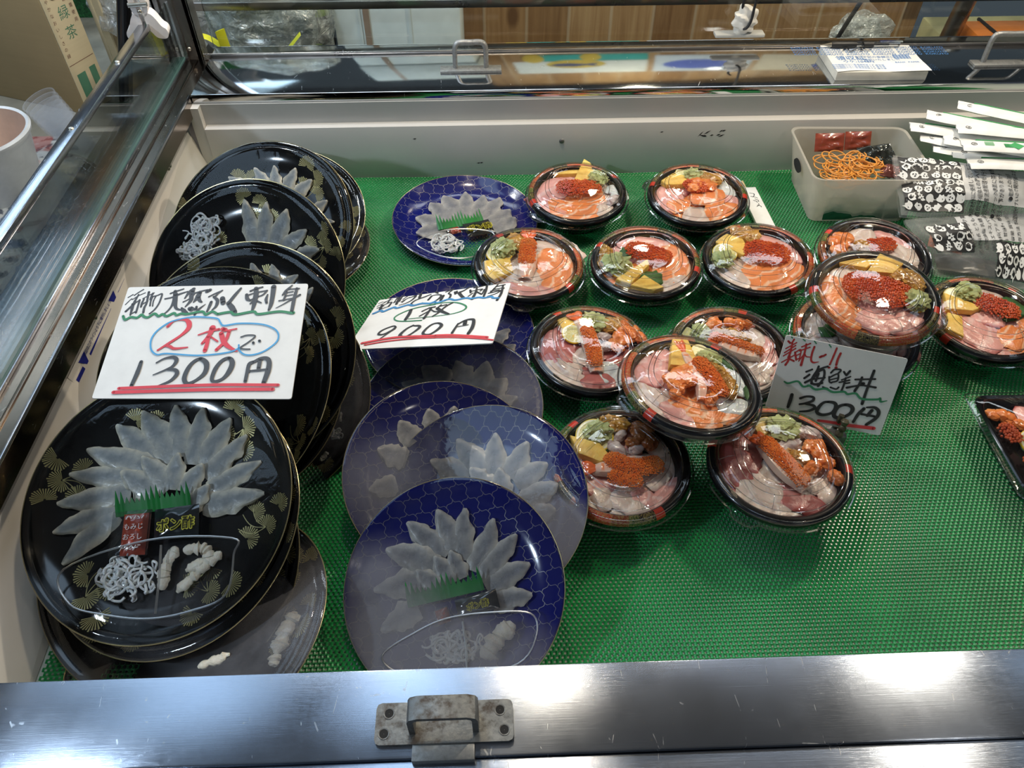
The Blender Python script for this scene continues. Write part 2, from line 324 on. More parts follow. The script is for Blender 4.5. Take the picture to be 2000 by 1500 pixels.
BOWL_FOOD={'T1':[('whi',[(-54.6,6.4),(-42.8,-15.2),(-32.0,-33.4)],[26.3]),('whi',[(-56.8,-20.0),(-44.3,-35.4),(-35.9,-44.2)],[19.0]),('tun',[(-39.6,66.6),(-24.8,58.4),(-15.3,45.4)],[23.7]),('tun',[(-55.1,50.2),(-40.3,36.2),(-23.2,25.6)],[27.7]),('tun',[(-62.8,27.4),(-48.0,15.3),(-32.7,7.7)],[24.2]),('tun',[(-30.7,-26.7),(-20.3,-45.9),(-9.2,-59.5)],[28.2]),('sal',[(-4.9,-29.2),(5.8,-49.8),(21.9,-58.0)],[29.4]),('sal',[(1.6,-36.9),(27.7,-42.1),(56.1,-37.9)],[26.0]),('sal',[(-23.3,-19.5),(-10.0,-29.5),(9.0,-35.2)],[23.1]),('squ',[(46.7,39.0),(55.8,19.0),(67.2,-3.2)],[34.9]),('squ',[(29.4,-26.0),(45.7,-30.5),(62.4,-25.5)],[23.9]),('egg',[(-10.0,74.2),(10.7,73.3),(15.1,36.9),(-4.3,25.3),(-21.6,25.7)],[14.0]),('shi',[(47.7,52.7),(66.4,26.9)],[21.4]),('shi',[(71.8,8.4),(62.8,-20.1)],[9.7]),('lem',[(21.9,54.0)],[11.6]),('was',[(36.5,48.9)],[13.2]),('neg',[(-9.3,10.6)],[17.5,22.1]),('neg',[(-22.8,-11.2)],[12.4,12.7]),('uni',[(28.3,28.9),(42.6,12.4),(46.3,-19.6)],[19.1]),('shr',[(-3.0,70.8),(3.3,31.7),(11.4,4.8),(7.0,-25.9)],[18.0]),('roe',[(16.4,28.1),(23.7,8.3),(28.1,-13.8)],[23.4]),('neg',[(15.6,-28.1)],[8.3,8.4])],'B6':[('tun',[(-61.6,35.8),(-46.2,19.1),(-25.2,8.5)],[38.6]),('tun',[(-66.0,7.1),(-50.8,-7.3),(-29.3,-8.4)],[31.2]),('whi',[(-56.8,-18.4),(-36.4,-30.4),(-19.8,-37.0)],[31.8]),('whi',[(-42.4,-39.4),(-24.8,-49.4),(-10.0,-59.4)],[28.9]),('squ',[(15.4,-19.8),(20.9,-41.1),(32.9,-30.1)],[33.6]),('tun',[(-12.8,-61.2),(5.7,-46.8),(21.7,-56.8)],[25.9]),('egg',[(-42.1,58.3),(-23.2,66.1),(-12.8,39.6),(-21.5,20.0),(-36.4,40.7)],[10.0]),('lem',[(-22.0,29.5)],[15.3]),('was',[(10.7,64.4)],[16.4]),('uni',[(20.1,46.7),(46.3,53.7)],[29.8]),('neg',[(48.8,39.9)],[12.7,13.9]),('neg',[(41.3,14.5)],[19.4,15.4]),('neg',[(64.1,28.7)],[14.1,15.7]),('oct',[(20.5,25.3)],[9.8]),('oct',[(22.6,8.2)],[9.6]),('shr',[(-18.8,67.2),(-6.9,43.7),(2.2,9.4),(4.0,-38.0)],[32.2]),('roe',[(-2.6,30.2),(1.4,1.9),(1.5,-23.8)],[21.4])],'B7':[('tun',[(-41.0,6.5),(-27.2,0.4),(-12.2,-3.0)],[21.3]),('tun',[(-38.8,-16.1),(-30.0,-25.6),(-15.1,-27.6)],[24.3]),('whi',[(-25.8,-27.1),(-23.2,-42.4),(-15.8,-51.5)],[22.8]),('whi',[(-9.7,-36.8),(3.4,-51.2),(23.3,-59.5)],[24.5]),('tun',[(11.9,-35.3),(21.5,-43.4),(34.9,-52.7)],[22.1]),('tun',[(29.7,-52.5),(47.7,-39.7),(65.5,-24.0)],[17.5]),('whi',[(31.2,-28.7),(42.3,-20.2),(51.8,-8.9)],[16.6]),('egg',[(-55.6,43.2),(-19.7,28.6),(-8.2,7.5),(-22.7,1.5),(-46.8,14.9)],[14.0]),('shi',[(-17.0,32.7),(-9.3,21.2)],[15.2]),('lem',[(-25.1,41.6)],[22.6]),('was',[(-23.1,50.0)],[14.8]),('uni',[(-6.9,60.7),(11.8,53.9)],[24.5]),('neu',[(28.9,45.8)],[17.0,15.7]),('neu',[(40.1,29.7)],[13.4,11.2]),('neu',[(22.2,30.6)],[12.3,11.2]),('oct',[(-0.4,20.7)],[12.3]),('oct',[(21.8,19.6)],[8.9]),('oct',[(4.1,38.6)],[9.0]),('shr',[(-42.1,-5.4),(-18.1,-6.7),(10.0,-1.5),(41.7,-3.1)],[27.7]),('roe',[(-7.3,0.8),(14.4,-9.6),(36.7,-6.8)],[25.4]),('roe',[(-7.9,-21.5),(1.2,-27.2),(13.0,-27.7)],[19.3])],'B8':[('tun',[(-60.5,28.8),(-45.5,16.6),(-31.2,7.4)],[32.8]),('tun',[(-63.3,4.6),(-51.1,-8.5),(-37.1,-17.3)],[28.7]),('whi',[(-48.6,-27.6),(-26.3,-33.9),(-5.4,-32.1)],[31.3]),('whi',[(-42.0,-47.7),(-23.7,-55.0),(-4.9,-59.6)],[22.3]),('tun',[(-4.1,-40.1),(14.9,-48.8),(34.0,-56.1)],[24.0]),('whi',[(29.9,-24.2),(43.7,-31.5),(45.6,-47.5)],[21.9]),('egg',[(-16.1,50.6),(-1.2,66.8),(1.9,45.4),(-12.5,35.6)],[12.0]),('lem',[(0.2,53.0)],[13.8]),('was',[(23.4,62.6)],[16.9]),('uni',[(14.7,12.6),(30.5,2.0)],[18.5]),('neg',[(46.6,21.3)],[14.0,13.4]),('neg',[(50.9,3.9)],[12.7,13.1]),('neg',[(56.0,-21.3)],[11.3,12.7]),('neg',[(36.9,-8.1)],[10.3,10.0]),('oct',[(12.6,44.9)],[9.5]),('oct',[(18.2,25.4)],[14.1]),('oct',[(33.6,42.5)],[10.7]),('oct',[(49.0,41.8)],[11.9]),('shr',[(-18.6,40.3),(-5.9,14.9),(6.0,-10.9),(21.6,-33.3)],[28.6]),('roe',[(-8.0,25.1),(5.5,0.2),(16.7,-22.3)],[22.7])],'B5':[('tun',[(19.7,66.3),(38.2,51.3),(56.0,31.1)],[39.0]),('tun',[(32.1,41.0),(46.8,17.9),(59.2,0.8)],[33.1]),('tun',[(48.2,32.0),(59.3,9.5),(73.6,7.9)],[30.9]),('whi',[(-46.0,-19.0),(-36.2,-35.1),(-30.8,-50.5)],[35.0]),('sal',[(-12.6,-10.6),(-9.0,-32.9),(-1.6,-56.7)],[31.1]),('sal',[(12.9,-16.7),(23.3,-41.2),(32.3,-56.9)],[37.0]),('sal',[(37.4,-9.0),(50.1,-24.0),(63.4,-32.1)],[31.3]),('shi',[(3.9,79.3),(11.5,46.9)],[25.0]),('uni',[(-22.0,69.0),(-5.3,59.7),(7.1,52.8)],[33.0]),('egg',[(-56.4,45.2),(-34.7,64.9),(-10.5,47.5),(-6.6,14.8),(-19.3,9.1),(-36.0,26.8)],[12.0]),('lem',[(-44.2,20.6)],[18.6]),('was',[(-56.8,4.4)],[15.7]),('roe',[(5.8,18.7),(26.3,9.5)],[47.3])],'B4':[('tun',[(-36.8,68.7),(-12.0,63.5),(12.2,55.3)],[39.9]),('tun',[(-1.5,41.3),(24.7,48.1),(49.1,43.1)],[38.9]),('sal',[(28.6,35.8),(46.9,19.4),(69.8,8.8)],[46.4]),('sal',[(25.3,3.7),(44.7,-15.0),(64.8,-27.8)],[44.1]),('sal',[(18.0,-18.5),(36.4,-31.1),(53.1,-40.7)],[30.0]),('whi',[(18.6,-48.9),(35.8,-44.8),(55.5,-38.1)],[29.3]),('shi',[(-28.7,40.5),(-12.0,21.3)],[30.2]),('shi',[(-10.5,-21.8),(19.5,-43.5)],[40.3]),('uni',[(-59.7,40.1),(-54.7,16.1),(-64.5,-3.3)],[21.2]),('lem',[(-36.8,-8.4)],[19.6]),('was',[(-43.6,-2.2)],[18.8]),('egg',[(-49.9,-38.0),(4.5,4.0),(5.4,-9.0),(-29.4,-50.5)],[14.0]),('egg',[(-29.2,-49.2),(-5.8,-27.7),(19.1,-57.0),(3.4,-63.8)],[10.0]),('roe',[(-7.4,26.9),(22.5,9.7)],[37.5])],'B3':[('whi',[(27.6,71.9),(55.9,46.1),(67.1,17.2)],[41.5]),('whi',[(-21.8,-5.9),(-4.2,-21.8),(16.5,-25.8)],[38.3]),('tun',[(-36.0,-44.3),(-0.6,-56.0),(40.6,-52.7)],[33.8]),('sal',[(22.1,25.7),(50.4,9.2),(73.3,-3.0)],[47.6]),('sal',[(23.1,-2.5),(51.0,-18.5),(71.2,-26.4)],[42.5]),('sal',[(24.1,-29.8),(44.3,-37.6),(57.2,-37.8)],[30.5]),('uni',[(-22.3,59.5),(-6.6,42.5)],[34.5]),('egg',[(-66.3,10.4),(-26.3,18.1),(-22.1,-13.8),(-51.2,-32.8),(-64.0,-21.1)],[10.0]),('lem',[(-42.0,30.4)],[21.4]),('was',[(-45.7,47.0)],[17.6]),('shr',[(3.1,76.4),(1.3,38.3),(-3.3,-2.2),(-7.1,-29.4)],[36.0]),('roe',[(1.5,42.4),(-2.9,5.8)],[25.9])],'B1':[('tun',[(-55.2,49.1),(-37.4,26.9),(-17.4,12.0)],[49.5]),('tun',[(-63.7,11.1),(-46.7,-16.9),(-30.6,-24.4)],[47.1]),('egg',[(-39.0,66.2),(18.1,75.7),(16.4,57.6),(-35.3,56.9)],[10.0]),('shi',[(-10.4,46.6),(-21.3,15.6)],[26.7]),('sal',[(-35.6,-7.5),(-35.0,-27.5),(-30.5,-50.6)],[26.6]),('sal',[(-20.3,-25.0),(-5.6,-45.5),(9.7,-56.0)],[42.8]),('sal',[(8.5,-26.6),(19.1,-43.5),(30.7,-50.7)],[36.5]),('squ',[(55.0,18.4),(68.0,3.9),(69.6,-16.6)],[25.2]),('whi',[(30.0,-37.6),(43.9,-41.6),(55.8,-45.5)],[29.3]),('oct',[(56.9,-19.2)],[12.4]),('egg',[(19.7,92.3),(30.4,78.7),(33.6,26.5),(-4.4,28.6)],[14.0]),('lem',[(32.1,42.4)],[17.0]),('was',[(53.1,48.4)],[16.0]),('roe',[(-15.0,15.3),(22.8,13.2)],[37.9])],'B2':[('tun',[(-64.4,23.1),(-45.2,11.6),(-27.4,17.2)],[44.5]),('tun',[(-55.6,-1.1),(-38.7,-12.2),(-23.2,-6.6)],[40.1]),('squ',[(46.9,50.4),(59.3,28.5),(63.2,7.7)],[35.1]),('tun',[(43.2,-7.7),(58.9,-12.1),(71.9,-9.6)],[30.2]),('whi',[(-24.9,-39.3),(-7.9,-46.8),(6.4,-57.3)],[37.8]),('sal',[(-46.5,-21.6),(-27.0,-16.3),(-17.3,-20.2)],[29.5]),('sal',[(11.4,-31.9),(34.4,-39.9),(59.4,-28.6)],[42.4]),('egg',[(-54.2,41.5),(-30.6,61.0),(17.4,41.8),(12.6,28.2),(-46.6,28.8)],[12.0]),('lem',[(-13.6,59.8)],[12.8]),('was',[(4.7,65.7)],[15.0]),('uni',[(18.0,45.3),(38.4,40.4)],[31.6]),('neg',[(11.3,21.5)],[23.0,24.1]),('sal',[(-4.3,5.5),(17.8,0.7),(39.1,-7.4)],[43.8]),('roe',[(-4.7,26.0),(6.5,18.4)],[30.1])],'T2':[('whi',[(-40.9,52.8),(-24.4,49.3),(-3.9,43.3)],[25.0]),('sal',[(-56.2,49.4),(-41.8,32.9),(-18.5,26.8)],[28.8]),('sal',[(-60.0,29.8),(-44.9,11.5),(-21.8,5.5)],[36.7]),('sal',[(-54.6,-0.6),(-44.3,-18.0),(-31.7,-27.0)],[32.0]),('sal',[(-45.1,-26.1),(-34.2,-35.0),(-25.9,-37.6)],[22.4]),('tun',[(-23.7,-25.6),(-11.7,-40.6),(5.5,-47.8)],[30.2]),('tun',[(4.3,-37.7),(20.9,-50.8),(35.6,-51.8)],[26.6]),('tun',[(23.2,-30.9),(35.3,-39.8),(45.7,-48.5)],[22.2]),('egg',[(-31.5,63.3),(4.6,70.9),(23.2,63.8),(6.2,50.4)],[10.0]),('egg',[(28.5,72.6),(54.7,50.2),(33.8,32.8),(0.5,39.7)],[16.0]),('uni',[(39.5,35.7),(53.5,25.9),(63.5,14.4)],[30.3]),('lem',[(49.6,-16.3)],[13.5]),('was',[(60.7,-17.1)],[15.7]),('roe',[(-11.9,17.7),(8.2,11.9),(26.0,0.0)],[49.9])],'B9':[('whi',[(13.2,64.5),(29.8,55.8),(46.3,47.2)],[25.7]),('tun',[(-27.6,2.8),(-17.2,-22.9),(4.3,-39.9)],[44.9]),('sal',[(17.0,-18.6),(26.8,-32.7),(37.3,-37.8)],[40.9]),('tun',[(-9.5,10.8),(7.8,4.9),(23.9,-3.2)],[24.2]),('shi',[(59.1,5.8),(25.9,39.0)],[56.5]),('lem',[(-23.3,50.0)],[13.2]),('egg',[(-38.0,53.5),(-16.7,37.4),(5.3,20.3),(-11.7,13.3),(-45.2,20.4)],[12.0]),('egg',[(-47.0,15.8),(-29.4,6.4),(-43.3,-33.3),(-63.4,-12.9)],[10.0]),('was',[(-5.0,65.8)],[16.6]),('roe',[(12.2,30.4),(34.1,12.3)],[36.3])],'B11':[('whi',[(-7.2,63.6),(3.8,51.7),(16.4,45.4)],[35.4]),('tun',[(29.8,63.6),(47.7,51.3),(63.6,33.8)],[32.6]),('whi',[(33.5,9.5),(57.1,5.2),(69.1,-11.2)],[47.5]),('tun',[(53.0,34.6),(67.0,22.9),(74.8,14.4)],[26.4]),('whi',[(-8.1,25.6),(2.6,19.6),(13.3,13.5)],[29.3]),('neg',[(-38.7,38.6)],[19.7,22.0]),('neg',[(-45.6,15.1)],[15.9,13.4]),('roe',[(7.0,21.9),(27.3,23.1)],[29.9]),('uni',[(-13.4,26.0),(-6.2,20.2)],[20.9])],'B12':[('whi',[(-52.8,45.0),(-40.9,23.7),(-33.0,11.9)],[29.2]),('shi',[(-43.1,21.6),(-19.4,8.6)],[24.5]),('tun',[(56.1,-23.2),(68.4,-32.5),(70.0,-45.2)],[25.9]),('whi',[(-8.2,3.4),(18.2,-13.8),(39.2,-21.9)],[32.9])],'B10':[('whi',[(32.1,42.4),(40.2,30.0),(43.3,15.2)],[28.4]),('tun',[(63.2,34.5),(58.6,20.1),(49.1,3.4)],[14.5]),('whi',[(18.9,-15.8),(34.1,-23.7),(49.4,-21.9)],[23.8]),('whi',[(21.1,-33.9),(32.9,-37.3),(39.9,-43.1)],[20.3]),('tun',[(40.4,-6.0),(52.7,-8.2),(60.5,-11.4)],[17.0]),('tun',[(38.5,70.9),(48.2,64.1),(55.9,59.0)],[12.1]),('lem',[(-48.8,41.6)],[8.2]),('was',[(-37.3,49.9)],[12.6]),('neg',[(-10.9,54.2)],[13.2,15.2]),('neg',[(15.4,52.5)],[13.2,13.7]),('neg',[(32.3,48.4)],[7.1,8.4]),('uni',[(-11.5,34.8),(7.8,32.1),(25.9,25.1)],[19.3]),('shr',[(-21.9,26.6),(-0.8,12.3),(18.4,1.0),(40.1,-7.4)],[27.3]),('roe',[(-14.3,26.2),(8.4,14.6),(36.1,-1.5)],[15.8])]}
PLATE_FOOD={'Qt':[('pet',[(-58.2,88.5),(-6.0,42.3)],[30.1]),('pet',[(-31.5,101.8),(5.9,47.2)],[31.9]),('pet',[(4.2,105.5),(12.2,50.5)],[27.6]),('pet',[(34.8,100.3),(27.2,41.7)],[25.5]),('pet',[(65.2,85.8),(37.7,40.8)],[27.4]),('pet',[(84.0,65.8),(44.6,25.1)],[25.2]),('pet',[(101.0,35.9),(49.4,11.6)],[22.9]),('pet',[(106.0,2.2),(45.1,-4.7)],[26.0]),('pet',[(-85.3,63.0),(-18.9,39.5)],[27.8]),('pet',[(-100.6,37.8),(-27.2,28.7)],[25.4]),('pet',[(-109.0,7.7),(-36.7,12.5)],[26.6]),('pet',[(-108.7,-22.0),(-49.8,-3.2)],[24.1]),('pet',[(-93.6,-54.9),(-49.1,-8.7)],[25.5]),('pet',[(-45.1,35.8),(-4.6,10.1)],[29.0]),('pet',[(-23.9,50.5),(5.2,15.0)],[25.2]),('pet',[(14.1,51.3),(9.0,14.7)],[23.1]),('pet',[(40.8,37.7),(23.5,9.9)],[22.9]),('pet',[(49.1,15.4),(32.3,-5.6)],[20.7]),('bar',[(-42.3,-6.5),(34.1,-0.6)],[20.5]),('red',[(-47.4,-7.0),(-8.0,-7.2),(-1.7,-53.4),(-41.9,-52.3)],[1.0]),('blk',[(-4.5,-8.3),(42.4,-5.4),(46.1,-39.1),(3.1,-37.8)],[1.0]),('com',[(-83.4,-62.0),(-1.3,-39.3),(81.8,-43.4),(84.6,-59.4),(79.1,-96.8),(44.8,-109.5),(6.4,-113.7),(-35.1,-107.6),(-72.4,-95.1)],[1.0]),('nud',[(-23.1,-72.8)],[31.9,23.6]),('ski',[(23.1,-46.3),(14.0,-64.9),(12.6,-87.2)],[16.5]),('ski',[(30.7,-50.4),(50.6,-50.0),(55.1,-60.8),(34.2,-69.8)],[14.6]),('ski',[(68.1,-54.8),(47.0,-72.4),(27.1,-89.9)],[14.3])],'Pd':[('pet',[(8.0,114.0),(15.5,52.1)],[23.7]),('pet',[(38.8,104.3),(24.4,50.5)],[23.6]),('pet',[(66.2,89.4),(40.5,47.6)],[25.1]),('pet',[(89.4,56.5),(54.1,41.6)],[20.9]),('pet',[(102.7,27.5),(73.6,25.8)],[18.9]),('nud',[(-52.4,82.3)],[31.5,22.8]),('nud',[(-69.2,56.9)],[26.0,12.3])],'Pa':[('pet',[(-52.8,94.4),(-27.3,73.7)],[18.3]),('pet',[(-12.6,103.5),(4.2,69.6)],[18.1]),('pet',[(18.5,102.9),(18.8,65.6)],[17.9]),('pet',[(51.1,95.0),(33.3,61.7)],[19.9]),('pet',[(75.5,72.8),(50.6,53.4)],[19.9]),('pet',[(96.9,37.3),(72.4,22.4)],[17.8]),('pet',[(105.8,2.5),(83.1,5.0)],[11.9])],'Pe':[('pet',[(10.5,115.1),(16.4,92.6)],[15.7]),('pet',[(36.9,108.7),(38.6,81.5)],[16.4]),('pet',[(69.4,90.4),(44.9,77.4)],[14.6]),('pet',[(87.1,72.0),(72.8,59.0)],[12.9])],'J':[('pet',[(111.3,-0.3),(98.3,6.2)],[10.7])],'G':[('ski',[(102.1,-15.8),(102.7,-28.5)],[4.4]),('ski',[(89.7,-66.9),(86.7,-72.3),(82.8,-77.0)],[8.7]),('nud',[(98.2,-43.2)],[5.2,5.4])],'Q4':[('ski',[(100.1,9.0),(94.1,-10.8),(89.1,-33.2)],[21.5]),('ski',[(89.1,-33.2),(88.8,-46.0)],[17.2])],'Q2':[('ski',[(50.4,-120.2),(13.5,-127.9)],[12.0]),('ski',[(68.0,-138.1),(36.4,-146.2)],[11.8])],'b1':[('pet',[(-47.6,74.3),(-8.3,36.6)],[28.0]),('pet',[(-14.1,84.0),(3.5,39.3)],[27.1]),('pet',[(16.0,82.0),(10.3,30.3)],[23.7]),('pet',[(46.5,67.0),(24.0,16.6)],[25.4]),('pet',[(68.8,47.8),(31.6,7.7)],[24.9]),('pet',[(79.8,16.4),(34.9,-2.6)],[26.1]),('pet',[(79.1,-14.2),(39.9,-16.9)],[23.3]),('pet',[(-70.9,47.9),(-19.5,25.5)],[29.3]),('pet',[(-85.0,7.4),(-28.7,10.4)],[28.2]),('pet',[(-78.7,-33.7),(-40.5,-16.2)],[25.7]),('pet',[(-1.8,38.9),(6.9,10.5)],[20.0]),('pet',[(-19.0,34.7),(-4.9,5.8)],[23.2]),('pet',[(-38.7,22.6),(-14.6,0.8)],[22.7]),('bar',[(-48.5,-8.5),(31.1,0.8)],[19.8]),('blk',[(1.2,-12.7),(44.6,-5.2),(45.3,-25.2),(3.0,-31.4)],[1.0]),('red',[(-24.5,-20.8),(-5.2,-16.0),(-4.7,-33.5),(-24.9,-36.3)],[0.0]),('com',[(-77.4,-60.6),(-41.6,-41.3),(-6.1,-30.5),(40.9,-29.6),(79.6,-34.9),(83.4,-55.7),(62.1,-81.4),(-1.9,-90.0),(-53.6,-81.5)],[1.0]),('nud',[(-3.7,-56.5)],[32.3,15.0]),('ski',[(58.1,-40.0),(40.8,-53.4),(25.4,-70.5)],[23.5])],'b2':[('pet',[(-60.2,63.2),(-18.2,37.2)],[28.5]),('pet',[(-27.0,84.6),(3.2,41.3)],[30.9]),('pet',[(19.3,85.7),(14.3,34.8)],[27.4]),('pet',[(55.9,69.1),(32.4,29.7)],[28.3]),('pet',[(76.5,38.8),(38.6,21.6)],[28.4]),('pet',[(85.9,12.4),(45.5,-2.9)],[30.1]),('pet',[(79.9,-16.9),(50.7,-19.7)],[27.1]),('pet',[(-13.0,46.2),(4.3,24.2)],[22.8]),('pet',[(20.6,41.1),(23.1,14.3)],[22.1])],'b3':[('pet',[(-26.8,85.2),(-16.6,60.2)],[25.3]),('pet',[(-59.9,65.6),(-38.8,42.8)],[27.7]),('pet',[(-81.8,28.5),(-48.4,19.7)],[27.7]),('pet',[(-86.6,-22.4),(-56.9,-12.3)],[24.2]),('pet',[(4.1,91.3),(4.4,67.5)],[23.0])],'b4':[('pet',[(-37.9,81.0),(-4.2,53.6)],[33.9]),('pet',[(7.9,83.9),(24.0,44.4)],[30.6]),('pet',[(49.1,78.0),(39.1,36.9)],[29.2]),('pet',[(73.8,47.2),(51.6,27.1)],[28.8]),('pet',[(86.2,16.8),(60.2,12.3)],[21.5]),('pet',[(-64.3,56.9),(-27.9,48.1)],[22.9])],'b5':[('pet',[(83.9,19.1),(69.6,4.9)],[20.1]),('pet',[(91.6,-13.9),(76.4,-24.0)],[23.6])],'b6':[('pet',[(-81.6,14.8),(-28.9,1.3)],[44.8]),('pet',[(-58.8,54.9),(-17.3,11.0)],[46.5]),('pet',[(-37.2,75.4),(-4.0,18.3)],[42.9]),('pet',[(0.0,86.2),(1.9,16.0)],[33.9]),('pet',[(31.3,76.6),(18.3,13.9)],[34.9]),('pet',[(58.9,70.0),(33.2,11.7)],[36.4]),('pet',[(75.0,37.5),(41.9,-2.3)],[40.9]),('pet',[(83.3,14.9),(47.5,-16.2)],[42.1]),('pet',[(-78.9,-28.0),(-34.4,-15.0)],[38.4]),('bar',[(-44.5,-17.5),(30.1,2.2)],[25.1]),('red',[(-30.7,-21.9),(-7.6,-12.4),(-6.5,-33.0),(-29.5,-37.8)],[0.0]),('blk',[(-2.3,-8.6),(40.8,5.2),(45.0,-26.4),(5.2,-46.8)],[1.0]),('nud',[(-30.5,-55.7)],[32.9,22.1]),('com',[(-75.6,-67.3),(-39.6,-37.9),(0.8,-30.6),(44.2,-39.1),(40.8,-74.7),(6.8,-100.8),(-38.0,-97.0)],[0.0])]}
